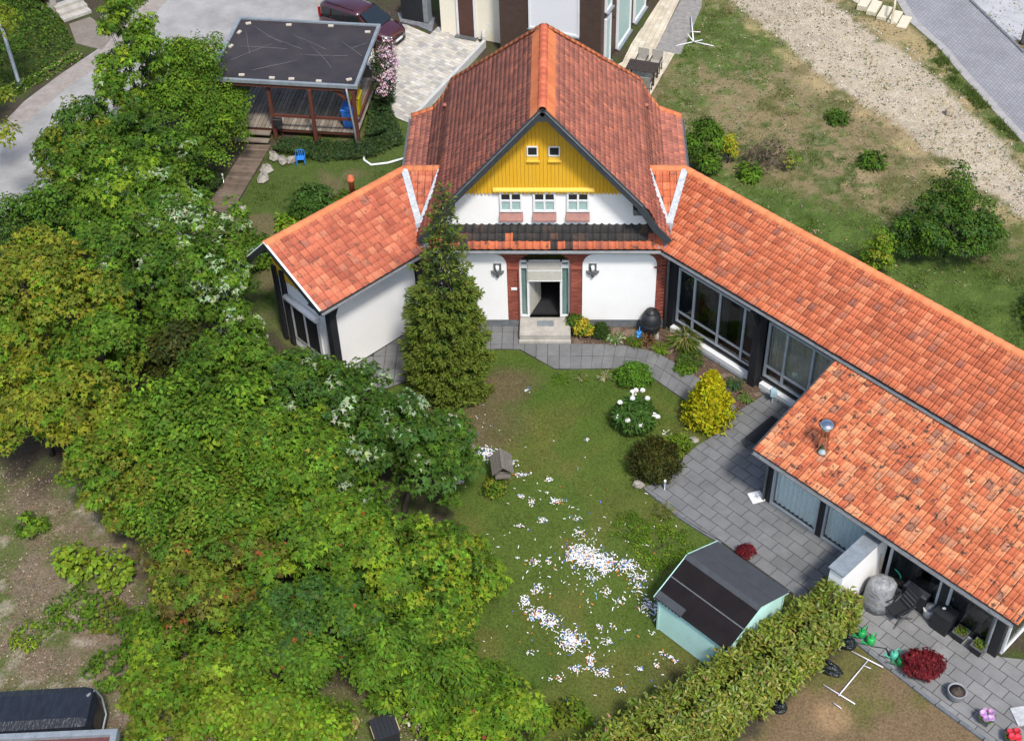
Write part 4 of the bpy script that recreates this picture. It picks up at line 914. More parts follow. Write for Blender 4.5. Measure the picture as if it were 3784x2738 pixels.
# boardwalk
bw_ = MB().prism([(-13.98,7.4),(-13.2,6.1),(-12.2,11.85),(-13.2,11.9)], 'z', -.05,.02).build('boardwalk', M_['black']); tag(bw_, 'brown plank boardwalk leading from the trees up to the carport', 'boardwalk')
Lq = [(-14.6,5.2),(-13.2,11.9)]; Rq = [(-13.45,5.0),(-12.15,11.85)]; n = 46
for i in range(n):
    a, c_ = i/n, (i+.93)/n
    P4 = [tuple(Rq[0][k]+(Rq[1][k]-Rq[0][k])*a for k in (0,1)), tuple(Rq[0][k]+(Rq[1][k]-Rq[0][k])*c_ for k in (0,1)), tuple(Lq[0][k]+(Lq[1][k]-Lq[0][k])*c_ for k in (0,1)), tuple(Lq[0][k]+(Lq[1][k]-Lq[0][k])*a for k in (0,1))]
    MB().prism(P4, 'z', .022, .07+random.uniform(-.004,.004)).build('plank', M_['boardwalk'], bw_)
# boulders
ROCK = pmat('pale_rock', (.40,.37,.32), (.22,.20,.17), 4, .9, bstr=.7, bdist=.03)
def rock(x, y, r, label, group=None, z=0):
    o = MB().blob((0,0,r[2]*.4), r, 7, 4, .28).build('rock', ROCK); o.location = (x,y,z); o.rotation_euler = (0,0,x*3); return tag(o, label, 'rock', group)
rock(-11.9,10.95,(.3,.2,.2), 'pale flat rock beside the top of the boardwalk'); rock(-11.5,10.65,(.19,.3,.2), 'upright pale rock left of the blue chair'); rock(-11.1,10.7,(.3,.22,.18), 'pale rock nearest the blue chair')
rock(-12.05,10.0,(.26,.26,.2), 'round grey rock halfway along the boardwalk edge'); rock(-12.1,9.4,(.36,.22,.18), 'long grey rock at the boardwalk edge below the round one'); rock(-12.65,7.15,(.22,.26,.18), 'single pale block at the lower end of the boardwalk')
o = MB().box(-.4,.4,-.06,.06,0,.06).build('timber_offcut', M_['deck']); o.location = (-11.1,11.75,.03); o.rotation_euler = (0,0,-.25); tag(o, 'grey plank offcut lying behind the blue chair', 'plank')
def bollard(x, y, h, label, top=(.75,.75,.7)):
    b = thing('bollard_light', label, 'garden light', (x,y,0)); MB().lathe([(.06,0),(.06,.02),(.035,.025),(.035,h*.7)], 10).build('post', M_['chrome'], b); MB().lathe([(.042,h*.7),(.045,h*.95),(.03,h),(.005,h)], 10).build('lamp_head', M_['whitepaint'], b)
bollard(-13.75,9.1,.5,'small white garden light left of the boardwalk'); bollard(4.08,-8.22,.48,'short white bollard light at the corner of the terrace')
# ------------------------------------------------------------------ parked car
car = thing('parked_car', 'dark red estate car parked on the pale driveway behind the carport', 'car', (-9.05,21.25,0), math.atan2(-2.6,4.55))
PAINT = pmat('dark_red_paint', (.055,.008,.012), (.045,.007,.010), 2, .25, bstr=0, spec=.6, coat=1.0); CGL = pmat('car_glass', (.012,.016,.018), (.01,.013,.015), 2, .05, bstr=0, spec=.9)
def loft(secs, close=True):
    """secs: list of (x, [(y,z)...]) right half from bottom to top centre; mirrored"""
    b = MB(); rings = []
    for x, pr in secs:
        ring = [(x,y,z) for y, z in pr]+[(x,-y,z) for y, z in pr[::-1] if abs(y) > 1e-6]; rings.append(ring)
    n_ = len(rings[0]); vs_ = [p for r_ in rings for p in r_]
    fs_ = [(i*n_+k, i*n_+(k+1) % n_, (i+1)*n_+(k+1) % n_, (i+1)*n_+k) for i in range(len(rings)-1) for k in range(n_)]
    fs_ += [tuple(range(n_))[::-1], tuple(range((len(rings)-1)*n_, len(rings)*n_))]
    b.add(vs_, fs_, True); return b
def sec(w, zb, zs, zt): return [(w*.86,zb),(w*.97,zb+.1),(w,zs*.62),(w*.985,zs),(w*.93,zt-.02),(w*.6,zt+.015),(0,zt+.03)]
body = loft([(-2.08,sec(.70,.38,.72,.86)),(-2.0,sec(.80,.24,.78,.93)),(-1.5,sec(.84,.2,.82,.98)),(-.4,sec(.85,.2,.80,.97)),(.75,sec(.85,.2,.78,.98)),(1.25,sec(.84,.2,.74,.92)),(1.75,sec(.80,.22,.66,.80)),(2.0,sec(.70,.26,.58,.68)),(2.1,sec(.56,.32,.52,.58))]); BODY = body.build('body', PAINT, car)
gh = lambda w0, w1, zt: [(w0,.93),(w0*.98,1.0),((w0+w1)/2,1.28),(w1,zt-.07),(w1*.85,zt),(w1*.5,zt+.03),(0,zt+.04)]
loft([(-1.98,gh(.70,.62,1.5)),(-1.8,gh(.74,.64,1.58)),(-.8,gh(.79,.66,1.6)),(.1,gh(.79,.65,1.56)),(.32,gh(.79,.63,1.5))]).build('roof', PAINT, car)
# windscreen and side windows
def quad(b, pts, off=.0): b.add(pts, [(0,1,2,3)])
ws = MB(); ws.hexa([(1.18,-.70,.955),(1.18,.70,.955),(.36,.60,1.49),(.36,-.60,1.49),(1.25,-.70,.97),(1.25,.70,.97),(.40,.61,1.525),(.40,-.61,1.525)]); ws.build('windscreen', CGL, car)
for s in (-1,1):
    b = MB(); b.add([(.34,s*.63,1.5),(1.2,s*.755,.95),(.36,s*.79,.93),(.2,s*.7,1.45)],[(0,1,2,3)]); b.build('door_pillar', PAINT, car)
    for (xa, xb, xc, xd) in ((-.45,.62,.26,-.42),(-1.25,-.52,-.49,-1.22),(-1.85,-1.32,-1.29,-1.72)):
        y0, y1 = .806, .692; MB().hexa([(xa,s*y0,.99),(xb,s*y0,.99),(xc,s*y1,1.45),(xd,s*y1,1.45),(xa,s*(y0+.012),.99),(xb,s*(y0+.012),.99),(xc,s*(y1+.016),1.45),(xd,s*(y1+.016),1.45)]).build('side_window', CGL, car)
    for x in (-1.28,1.3):
        w = MB().lathe([(.2,-.1),(.30,-.1),(.315,-.06),(.315,.06),(.30,.1),(.2,.1)], 20, M=Matrix.Translation((x,s*.76,.315)) @ Matrix.Rotation(math.pi/2,4,'X')).build('wheel', M_['black'], car)
        MB().lathe([(.03,-.105),(.19,-.09),(.19,.09),(.03,.105)], 14, M=Matrix.Translation((x,s*.76,.315)) @ Matrix.Rotation(math.pi/2,4,'X')).build('rim', M_['zinc'], w)
    MB().hexa([(1.72,s*.80,.62),(2.04,s*.50,.58),(1.98,s*.42,.66),(1.62,s*.72,.80),(1.76,s*.82,.62),(2.08,s*.52,.58),(2.02,s*.44,.69),(1.66,s*.74,.83)]).build('headlight', M_['chrome'], car)
    MB().blob((.95,s*.95,.99),(.09,.1,.07),8,5,flat=False).build('mirror', PAINT, car)
    MB().box(-2.02,-1.94,*sorted((s*.70,s*.80)),.85,1.35).build('tail_light', pmat('tail_red', (.35,.01,.01), None, 4, .2, bstr=0), car)
    MB().tube([(-1.7,s*.55,1.64),(.0,s*.55,1.62)], .02, 6).build('roof_rail', M_['black'], car)
MB().box(2.03,2.11,-.38,.38,.50,.60).build('grille', M_['black'], car); MB().box(2.09,2.13,-.26,.26,.36,.46).build('number_plate', M_['whitepaint'], car); MB().box(1.9,2.10,-.55,.55,.24,.34).build('bumper', M_['black'], car)
# ------------------------------------------------------------------ neighbour house
NA = R(-20.5); nb = thing('neighbour_house', 'modern house with dark brown slatted front and cream plaster wing', 'house', (2.4,17.75,0), NA)
BRN = pmat('brown_cladding', (.075,.045,.032), (.055,.033,.024), 4, .6); CREAM = pmat('cream_plaster', (.82,.77,.62), (.78,.73,.58), 1.5, .9, bstr=.05)
MB().box(-5.05,0, .04,9, 0,6.2).build('wall', BRN, nb); MB().box(-8.55,-5.05, .9,9, 0,5.2).build('cream_wall', CREAM, nb)
for i in range(50): 
    z = .15+i*.118; MB().prism([(.0,z),(.04,z+.0),(.04,z+.115),(.025,z+.115)], 'x', -5.05, -.0).build('cladding_slat', BRN, nb)
MB().box(-5.1,.04, -.02,9.05, 6.2,6.35).build('roof', M_['lampgrey'], nb)
def nwin(x0, x1, z0, z1, y, mat, label=None, face='f'):
    f = MB()
    if face == 'f':
        for a, c_, e, g in ((x0,x0+.08,z0,z1),(x1-.08,x1,z0,z1),(x0+.08,x1-.08,z0,z0+.08),(x0+.08,x1-.08,z1-.08,z1)): f.box(a,c_, y-.08,y, e,g)
        F = f.build('window', M_['whitepaint'], nb); MB().box(x0+.08,x1-.08, y-.045,y-.02, z0+.08,z1-.08).build('shutter', mat, F); MB().box(x0-.03,x1+.03, y-.16,y-.082, z0-.06,z0-.003).build('sill', M_['zinc'], F)
    else:
        for a, c_, e, g in ((x0,x0+.1,z0,z1),(x1-.1,x1,z0,z1),(x0+.1,x1-.1,z0,z0+.1),(x0+.1,x1-.1,z1-.1,z1)): f.box(y,y+.1, a,c_, e,g)
        F = f.build('window', M_['whitepaint'], nb); MB().box(y+.02,y+.05, x0+.1,x1-.1, z0+.1,z1-.1).build('pane', mat, F); MB().box(y+.1,y+.22, x0-.03,x1+.03, z0-.06,z0-.003).build('sill', M_['zinc'], F)
SHUT = pmat('white_shutter', (.78,.79,.80), (.74,.75,.76), 3, .5, stretch=(1,1,18), bstr=.2)
nwin(-3.55,-1.05, 1.75,4.2, 0, SHUT)
nwin(.45,1.2, .12,2.6, 0, M_['frost'], face='s'); nwin(.45,1.25, 2.95,5.2, 0, M_['frost'], face='s'); nwin(2.2,4.2, .1,3.0, 0, M_['frost'], face='s'); nwin(4.8,6.6, .1,3.0, 0, M_['frost'], face='s')
MB().box(.0,.06, 1.75,1.81, 2.0,2.06).build('wall_tap', M_['black'], nb)
dr = MB().box(-7.55,-6.75, .82,.9, .1,2.4).build('door', pmat('brown_door', (.10,.045,.035), None, 4, .5), nb)
for a, c_ in ((-7.65,-7.55),(-6.75,-6.65)): MB().box(a,c_, .8,.9, .05,2.5).build('door_frame', M_['whitepaint'], dr)
MB().box(-7.7,-6.6, .55,.9, 0,.1).build('doorstep', M_['lampgrey'], nb)
MB().lathe([(.08,-.02),(.08,.0)], 12, M=Matrix.Translation((-6.0,.89,.9)) @ Matrix.Rotation(math.pi/2,4,'X')).build('wall_vent', M_['whitepaint'], nb)
o = MB().bar((-6.05,13.62,.12),(-3.13,20.15,.12),.16,.5).bar((-3.13,20.15,.2),(-3.25,21.6,.2),.16,.66).build('retaining_wall', pmat('pale_concrete', (.52,.52,.50), (.42,.42,.40), 3, .9)); tag(o, 'low pale concrete wall along the driveway edge', 'wall')
hp = thing('heat_pump', 'black and grey heat pump unit standing beside the cream wall', 'heat pump', (-6.6,22.75,0), R(-20)); MB().box(-.68,.5, -.25,.25, .08,1.5).build('front_case', M_['black'], hp, bevel=.02); MB().box(.5,.74, -.26,.26, .08,1.5).build('side_case', M_['zinc'], hp, bevel=.02); MB().box(-.7,.76, -.28,.28, 1.5,1.56).build('top_cover', M_['zinc'], hp); MB().box(-.6,.6,-.2,.2,0,.08).build('base', M_['plinth'], hp)
sheet('heat_pump_gravel', [(-7.6,23.4),(-5.7,22.9),(-5.75,21.5),(-6.5,22.1),(-7.4,22.5)], .045, pmat('dark_gravel', (.22,.23,.25), (.1,.1,.11), 6, .95, bstr=.6))
# patio set
tb = thing('patio_table', 'dark brown slatted patio table on the sandstone patio', 'table', (4.35,17.2,.035), R(-17)); DKW = pmat('dark_teak', (.055,.04,.032), (.035,.026,.02), 5, .6)
for i in range(9): MB().box(-.72,.72, -.44+i*.1,-.35+i*.1, .7,.73).build('slat', DKW, tb)
for x in (-.62,.62):
    for y in (-.36,.36): MB().box(x-.04,x+.04,y-.04,y+.04,0,.7).build('leg', DKW, tb)
RAT = pmat('grey_rattan', (.36,.34,.30), (.25,.235,.2), 12, .8)
def pchair(x, y, rz_, label):
    c_ = thing('patio_chair', label, 'chair', (x,y,.035), rz_, 'chairs around the patio table')
    MB().box(-.25,.25,-.25,.25,.4,.45).build('seat', RAT, c_); MB().hexa([(-.26,.22,.45),(.26,.22,.45),(.26,.26,.45),(-.26,.26,.45),(-.26,.3,.95),(.26,.3,.95),(.26,.34,.95),(-.26,.34,.95)]).build('backrest', RAT, c_)
    for a in (-.24,.24):
        for e in (-.23,.23): MB().box(a-.02,a+.02,e-.02,e+.02,0,.4).build('leg', DKW, c_)
        MB().box(a-.025,a+.025,-.25,.27,.62,.65).build('armrest', DKW, c_); MB().box(a-.02,a+.02,-.25,-.21,.4,.62).build('arm_post', DKW, c_)
pchair(4.35,18.1,R(-17),'grey patio chair behind the table, nearer the house'); pchair(5.0,17.95,R(-17),'grey patio chair behind the table, nearer the gravel'); pchair(3.7,16.4,R(163),'grey patio chair in front of the table, half hidden by the red roof'); pchair(4.45,16.15,R(163),'grey patio chair in front of the table, fully in view')
rd = thing('rotary_dryer', 'white rotary clothes dryer lying folded on the grass', 'clothes dryer', (6.95,20.5,0), R(10)); WP = M_['whitepaint']
MB().tube([(0,0,.12),(.45,2.3,.15)], .035, 6).build('pole', WP, rd)
for a, c_ in (((-.9,-.1,.02),(.5,.15,.05)),((0,0,.1),(.9,-.45,.02)),((0,0,.1),(-.2,.4,.3)),((.1,.9,.1),(.55,.8,.1))): MB().tube([a,c_], .025, 6).build('arm', WP, rd)
# timber steps by the road
stp = thing('garden_steps', 'pale stone garden steps leading down to the paved road', 'steps', (17,23,0)); SAND = pmat('pale_sandstone', (.62,.56,.42), (.55,.49,.36), 4, .9)
for i, (x, y) in enumerate(((.5,-.55),(.12,-.12),(-.35,.25),(-.8,.7),(-1.2,1.15))): MB().box(-.24,.24,-.6,.6,0,.06+.05*i, M=Matrix.Translation((x,y,0)) @ Matrix.Rotation(R(-25),4,'Z')).build('tread', SAND, stp)
MB().bar((-.15,-.65,0),(-.15,-.65,1.1),.1,.1).build('newel_post', SAND, stp); MB().bar((-.15,-.65,1.05),(.1,.3,1.05),.08,.06).build('handrail', SAND, stp)
sheet('stair_walk', [(13.4,28),(15.3,24.6),(16.0,23.7),(16.6,24.5),(15.4,27.9)], .02, M_['paver2'])
def pole(name, x, y, h, r, mat, label, top=None):
    p_ = thing(name, label, 'lamp post', (x,y,0)); MB().lathe([(r*1.6,0),(r*1.6,.08),(r,.1),(r*.8,h)], 10).build('post', mat, p_); return p_
p_ = pole('street_lamp', -24.6,16.8, 4.6, .09, M_['zinc'], 'grey street lamp post on the verge of the lane'); MB().tube([(0,0,4.55),(-.5,.2,4.75),(-1.1,.4,4.75)], .06, 8).build('lamp_arm', M_['zinc'], p_)
p_ = pole('bollard', 22.85,20.5, 1.0, .09, M_['black'], 'black bollard at the corner of the gravel yard by the road'); p_['category'] = 'bollard'
o = MB().blob((0,0,.15),(.2,.16,.3),8,5,.2).build('tree_stump', pmat('cut_log_wood', (.42,.36,.27), (.25,.2,.14), 8, .9)); o.location = (18.1,14.35,0); tag(o, 'short pale cut log standing on the gravel track', 'log')
# stone gate steps, upper left
gs = thing('stone_steps', 'weathered stone steps at the garden entrance across the lane', 'steps', (-23.4,22.9,0), R(40))
for i in range(3): MB().box(-.75,.75, .35*i,.35*i+.4, 0,.18*(i+1)).build('tread', M_['stone'], gs, bevel=.02)
o = MB().box(-.55,.75, 0,3, 0,.55, M=Matrix.Translation((-24.15,23.9,0)) @ Matrix.Rotation(R(40),4,'Z')).build('entrance_landing', pmat('slate_cobbles', (.16,.15,.15), (.08,.075,.075), 14, .9, bstr=.8)); tag(o, 'grey cobbled landing above the stone steps', 'landing')
o = MB().box(-.25,.2, -.3,3, 0,.9, M=Matrix.Translation((-24.75,23.3,0)) @ Matrix.Rotation(R(40),4,'Z')).build('stone_wall', ROCK); tag(o, 'grey rough stone wall left of the cobbled landing', 'wall')
# ------------------------------------------------------------------ garden shed
sh = thing('garden_shed', 'mint green wooden garden shed with black felt roof', 'shed', (5.45,-13.75,0), R(-44))
# local: x along the ridge (towards lower right), y up right
MINT = pmat('mint_boards', (.46,.72,.65), (.42,.66,.60), 3, .6); SHF = pmat('shed_felt', (.017,.014,.015), (.011,.009,.010), 1.5, .75, bstr=.2, spec=.08); SHG = pmat('grey_shingle', (.058,.062,.070), (.042,.046,.052), 3, .9, bstr=.6, fine=70)
hl, hw, ez, gz = 1.22, 1.38, 1.56, 2.2
MB().prism([(-hw,0),(hw,0),(hw,ez),(0,gz-.08),(-hw,ez)], 'x', -hl, hl).build('wall', MINT, sh)
nb_ = 17
for i in range(nb_):
    z = .03+i*.092
    if z+.09 < ez: 
        MB().prism([(-hw-.03,z),(-hw-.001,z),(-hw-.001,z+.09),(-hw-.012,z+.09)], 'x', -hl-.02, hl+.02).build('weatherboard', MINT, sh)
        MB().prism([(hl+.03,z),(hl+.001,z),(hl+.001,z+.09),(hl+.012,z+.09)][::-1], 'y', -hw, hw).build('weatherboard', MINT, sh)
for i in range(7):
    z = ez+.02+i*.092; w = hw*(1-(z+.09-ez)/(gz-.08-ez))
    if w > .1: MB().prism([(hl+.03,z),(hl+.001,z),(hl+.001,z+.09),(hl+.012,z+.09)][::-1], 'y', -w, w).build('weatherboard', MINT, sh)
for x, y in ((-hl-.03,-hw-.03),(hl+.03,-hw-.03),(hl+.03,hw+.03)): MB().box(x-.03,x+.03,y-.03,y+.03,0,ez-.02).build('corner_post', MINT, sh)
xr = 1.4; oh = .1; zo = lambda y: gz-(gz-ez)*abs(y)/hw
yl = -hw-oh
def slope(y0, y1, off, th, mat, name, x0=-xr, x1=xr): return MB().hexa([(x0,y0,zo(y0)+off),(x1,y0,zo(y0)+off),(x1,y1,zo(y1)+off),(x0,y1,zo(y1)+off),(x0,y0,zo(y0)+off+th),(x1,y0,zo(y0)+off+th),(x1,y1,zo(y1)+off+th),(x0,y1,zo(y1)+off+th)]).build(name, mat, sh)
slope(yl, 0, .0, .03, SHF, 'roof_panel'); slope(0, hw+oh, .0, .03, SHG, 'roof_panel')
slope(-.16, 0, .031, .012, SHG, 'ridge_strip'); slope(.62, .66, .031, .006, SHG, 'shingle_lap'); slope(-.78,-.75,.031,.006, M_['lampgrey'], 'felt_seam')
slope(yl+.0, yl+.22, .031, .012, SHG, 'felt_patch', -xr, -.35)
for i in range(8): 
    x = -xr+.065+.13*i; MB().prism([(x-.06,zo(yl)+.035),(x+.06,zo(yl)+.035),(x+.045,zo(yl)-.03),(x,zo(yl)-.05),(x-.045,zo(yl)-.03)], 'y', yl-.012, yl-.001).build('shingle_tab', SHG, sh)
for y0, y1 in ((yl,0),(0,hw+oh)):
    MB().bar((-xr-.01,y0,zo(y0)-.02),(-xr-.01,y1,zo(y1)-.02),.03,.1).build('bargeboard', MINT, sh); MB().bar((xr-.03,y0,zo(y0)-.03),(xr-.03,y1,zo(y1)-.03),.03,.1).build('bargeboard', MINT, sh)
# ------------------------------------------------------------------ divider wall
dw = thing('divider_wall', 'white garden wall with grey metal coping between the two terraces', 'wall', RW(12.46,4.6,0), R(-45))
MB().box(-.24,.24, -1.2,1.2, 0,2.12).build('wall', M_['white'], dw); MB().box(-.28,.28, -1.26,1.16, 2.12,2.17).build('coping', M_['zinc'], dw); MB().box(-.02,.03, .35,.62, 2.172,2.19).build('coping_clip', M_['zinc'], dw)
# ------------------------------------------------------------------ garden things
wbt = thing('water_butt', 'black plastic water butt against the white wall', 'water butt', (3.95,-.45,0)); BP = pmat('black_plastic', (.022,.025,.028), (.016,.018,.02), 5, .5, bstr=.05)
MB().lathe([(.27,.12),(.34,.3),(.39,.55),(.4,.62),(.375,.64),(.38,.68),(.37,.85),(.3,1.02),(.22,1.06),(.21,1.1)], 22).build('barrel', BP, wbt); MB().lathe([(.22,1.1),(.225,1.15),(.12,1.17),(.11,1.2),(.01,1.21)], 20).build('lid', BP, wbt); MB().box(-.3,.3,-.3,.3,0,.12).build('base', M_['stone'], wbt)
def can(x, y, rz_, col, label, s=1.0):
    c_ = thing('watering_can', label, 'watering can', (x,y,.035 if y < -10 else 0), rz_); c_.scale = (s,s,s); m = pmat('can_plastic', col, tuple(a*.75 for a in col), 6, .35, bstr=0)
    MB().lathe([(.1,0),(.13,.05),(.13,.2),(.1,.27),(.07,.28)], 14).build('body', m, c_); MB().tube([(.1,0,.06),(.22,0,.16),(.34,0,.34)], [.035,.025,.018], 8).build('spout', m, c_); MB().lathe([(.02,0),(.05,.03),(.045,.035)], 10, M=Matrix.Translation((.34,0,.34)) @ Matrix.Rotation(R(50),4,'Y')).build('rose', m, c_)
    MB().tube([(.05,0,.28),(.0,0,.4),(-.12,0,.42),(-.2,0,.3),(-.13,0,.08)], .016, 7).build('handle', m, c_)
can(3.52,-.62,R(-100),(.03,.28,.75),'blue watering can in the flower bed beside the water butt')
can(9.77,-14.2,R(215),(.02,.32,.08),'bright green watering can touching the hedge',1.05); can(10.0,-14.45,R(215),(.03,.38,.09),'bright green watering can, the one farther from the hedge of the pair',1.05)
can(10.62,-14.98,R(200),(.10,.48,.34),'mint green watering can left of the red maple'); can(10.78,-15.22,R(200),(.015,.22,.06),'dark green watering can partly under the red maple')
bh_ = thing('bird_house', 'weathered wooden bird feeder house on a stump in the lawn', 'bird house', (-1.36,-7.95,0), R(8)); bh_.scale = (1.15,1.25,1.45); GW = pmat('grey_weathered_wood', (.20,.18,.155), (.11,.1,.085), 8, .9, stretch=(6,1,6), bstr=.5)
MB().lathe([(.17,0),(.15,.12),(.15,.45)], 9).build('stump', pmat('stump_wood', (.24,.14,.085), (.13,.08,.05), 6, .9), bh_); MB().box(-.22,.22,-.3,.3,.45,.5).build('floor', GW, bh_)
for x in (-.17,.17): MB().box(x-.02,x+.02,-.24,.24,.5,.68).build('side', GW, bh_)
MB().box(-.15,.15,-.2,-.17,.5,.58).build('front_board', GW, bh_)
for s in (-1,1):
    for i in range(4): MB().hexa([(s*(.02+.075*i),-.36,.84-.05*i),(s*(.09+.075*i),-.36,.79-.05*i),(s*(.09+.075*i),.34,.79-.05*i),(s*(.02+.075*i),.34,.84-.05*i),(s*(.02+.075*i),-.36,.86-.05*i),(s*(.09+.075*i),-.36,.81-.05*i),(s*(.09+.075*i),.34,.81-.05*i),(s*(.02+.075*i),.34,.86-.05*i)]).build('roof_board', GW, bh_)
MB().bar((0,-.36,.87),(0,.34,.87),.07,.04).build('ridge_board', GW, bh_)
bn = thing('garden_bench', 'black slatted garden bench on the terrace partly under the tile roof', 'bench', (7.62,-5.92,.035), R(46))
for i in range(9): MB().box(-.75,.75, -.26+i*.058,-.21+i*.058, .43,.455).build('slat', M_['black'], bn)
for x in (-.7,.7):
    for y in (-.23,.23): MB().box(x-.03,x+.03,y-.03,y+.03,0,.43).build('leg', M_['lampgrey'], bn)
    MB().box(x-.03,x+.03,-.2,.2,.38,.42).build('end_rail', M_['lampgrey'], bn)
gl = thing('garden_lamp', 'small pale blue hooded garden lamp post by the wing windows', 'garden lamp', (8.13,-4.12,.035)); MB().lathe([(.05,0),(.05,.02),(.02,.03),(.02,.35)], 8).build('post', M_['zinc'], gl)
PBL = pmat('pale_blue_metal', (.45,.62,.68), (.38,.55,.6), 6, .4); MB().box(-.1,.1,-.07,.07,.35,.5).build('lamp_box', PBL, gl); MB().prism([(-.13,.5),(.13,.5),(.1,.6),(0,.66),(-.1,.6)], 'y', -.1, .1).build('hood', PBL, gl)
wp = thing('white_base_plate', 'white square plastic parasol base on the terrace by the post', 'parasol base', (7.12,-8.62,.035), R(18)); MB().box(-.24,.24,-.24,.24,0,.08).build('plate', M_['whitepaint'], wp, bevel=.06)
for a in (0,math.pi/2): MB().box(-.1,.1,-.012,.012,.08,.085, M=Matrix.Rotation(a,4,'Z')).build('slot', M_['zinc'], wp)
rock(3.2,-8.05,(.2,.16,.17), 'pale rock beside the dark round shrub'); rock(3.3,-.72,(.17,.12,.13), 'pale stone in the flower bed left of the blue can'); rock(5.2,-5.95,(.18,.13,.1), 'small pale stone at the foot of the yellow cypress')
# lower terrace things
gr = thing('covered_grill', 'barbecue under a grey plastic cover in the corner by the white wall', 'grill', (10.45,-12.95,.035), R(-45)); COV = pmat('grey_plastic_cover', (.30,.31,.32), (.18,.185,.19), 5, .35, bstr=.8, bdist=.06, fine=9)
MB().lathe([(.5,0),(.47,.3),(.44,.7),(.4,.95),(.3,1.1),(.05,1.16)], 11).build('cover', COV, gr); MB().blob((.1,.1,.98),(.35,.28,.22),9,6,.12).build('cover_hump', COV, gr)
lc = thing('garden_chair', 'black reclining garden chair standing beside the covered grill', 'chair', (10.95,-13.5,.035), R(-60))
MB().box(-.26,.26,-.28,.25,.4,.44).build('seat', M_['black'], lc); MB().hexa([(-.26,.25,.42),(.26,.25,.42),(.26,.3,.42),(-.26,.3,.42),(-.26,.55,1.1),(.26,.55,1.1),(.26,.6,1.1),(-.26,.6,1.1)]).build('backrest', M_['black'], lc)
for s in (-1,1):
    MB().bar((s*.29,-.35,0),(s*.29,.4,.62),.03,.03).build('leg', M_['lampgrey'], lc); MB().bar((s*.29,.4,0),(s*.29,-.25,.62),.03,.03).build('leg', M_['lampgrey'], lc); MB().box(*sorted((s*.27,s*.33)),-.3,.35,.62,.65).build('armrest', M_['black'], lc)
for i in range(5): MB().box(-.24,.24,.285+.06*i,.3+.06*i,.52+.12*i,.56+.12*i).build('back_rib', M_['lampgrey'], lc)
def crate(name, x, y, rz_, w, d, h, label, cat, mat):
    c_ = thing(name, label, cat, (x,y,.035), rz_); MB().hexa([(-w*.92,-d*.92,0),(w*.92,-d*.92,0),(w*.92,d*.92,0),(-w*.92,d*.92,0),(-w,-d,h),(w,-d,h),(w,d,h),(-w,d,h)]).build('body', mat, c_, bevel=.015); return c_
c_ = crate('storage_cabinet', 11.62,-12.95,R(-45),.42,.24,.72,'black storage cabinet with a dusty grey top against the window', 'cabinet', BP); MB().box(-.4,.4,-.22,.22,.722,.735).build('top', M_['plinth'], c_); MB().box(-.02,.02,-.245,-.235,.1,.65).build('door_gap', M_['lampgrey'], c_)
c_ = crate('storage_box', 12.3,-13.85,R(-45),.3,.3,.78,'tall black storage box with small items on its lid', 'box', BP); MB().box(-.31,.31,-.31,.31,.785,.82).build('lid', BP, c_)
o = MB().lathe([(.05,0),(.05,.07),(.06,.08)], 10).build('jar', BP); o.location = (12.4,-13.75,.855); tag(o, 'small black jar on the lid of the storage box', 'jar'); o = MB().blob((0,0,.03),(.06,.04,.03),8,5,.2).build('shell', M_['whitepaint']); o.location = (12.22,-13.78,.857); tag(o, 'small white shell on the lid of the storage box', 'shell')
pt_ = thing('bucket', 'white bucket filled with grey cloths between cabinet and box', 'bucket', (11.95,-13.42,.035)); MB().lathe([(.16,0),(.2,.33),(.215,.34),(.215,.37),(.19,.37),(.18,.3)], 16).build('pail', M_['whitepaint'], pt_); MB().blob((.02,.0,.42),(.18,.15,.14),9,6,.25).build('cloth', COV, pt_)
hs = thing('garden_hose', 'green hose coiled on a metal hose cart by the wall', 'hose', (11.0,-12.25,.035), R(-45)); HG = pmat('hose_green', (.02,.42,.28), None, 5, .4, bstr=0)
MB().tube([(.26*math.cos(t)+.05*math.sin(t*.3), .1*math.sin(t*.23), .55+.26*math.sin(t)) for t in np.linspace(0, 14, 60)], .018, 6).build('hose_coil', HG, hs)
MB().tube([(-.25,.15,0),(-.25,.15,.95),(-.15,.15,1.02),(.15,.15,1.02),(.25,.15,.95),(.25,.15,0)], .015, 6).build('cart_frame', M_['zinc'], hs)
bs = thing('broom', 'wooden broom leaning against the white divider wall', 'broom', RW(12.86,3.75,.035)); MB().tube([(0,0,.03),(-.1,.06,1.4)], .014, 6).build('stick', pmat('broom_wood', (.42,.28,.14), None, 5, .7), bs); MB().box(-.12,.12,-.03,.03,.0,.08).build('brush_head', M_['black'], bs)
def planter(x, y, s_, label, rz_=R(-45)):
    p_ = thing('planter', label, 'planter', (x,y,.035), rz_); MB().hexa([(-.15*s_,-.15*s_,0),(.15*s_,-.15*s_,0),(.15*s_,.15*s_,0),(-.15*s_,.15*s_,0),(-.2*s_,-.2*s_,.33*s_),(.2*s_,-.2*s_,.33*s_),(.2*s_,.2*s_,.33*s_),(-.2*s_,.2*s_,.33*s_)]).build('pot', M_['black'] if s_ > .9 else M_['lampgrey'], p_)
    for a, c_, e, g in ((-.21,.21,-.21,-.17),(-.21,.21,.17,.21),(-.21,-.17,-.17,.17),(.17,.21,-.17,.17)): MB().box(a*s_,c_*s_,e*s_,g*s_,.33*s_,.37*s_).build('rim', M_['lampgrey'], p_)
    MB().box(-.17*s_,.17*s_,-.17*s_,.17*s_,.331*s_,.345*s_).build('soil', M_['soil'], p_); return p_
PL1 = planter(12.74,-14.28,1.0,'square black planter with green plant, the one nearer the storage box'); PL2 = planter(13.18,-14.76,1.0,'square black planter with green plant, the one nearest the end post')
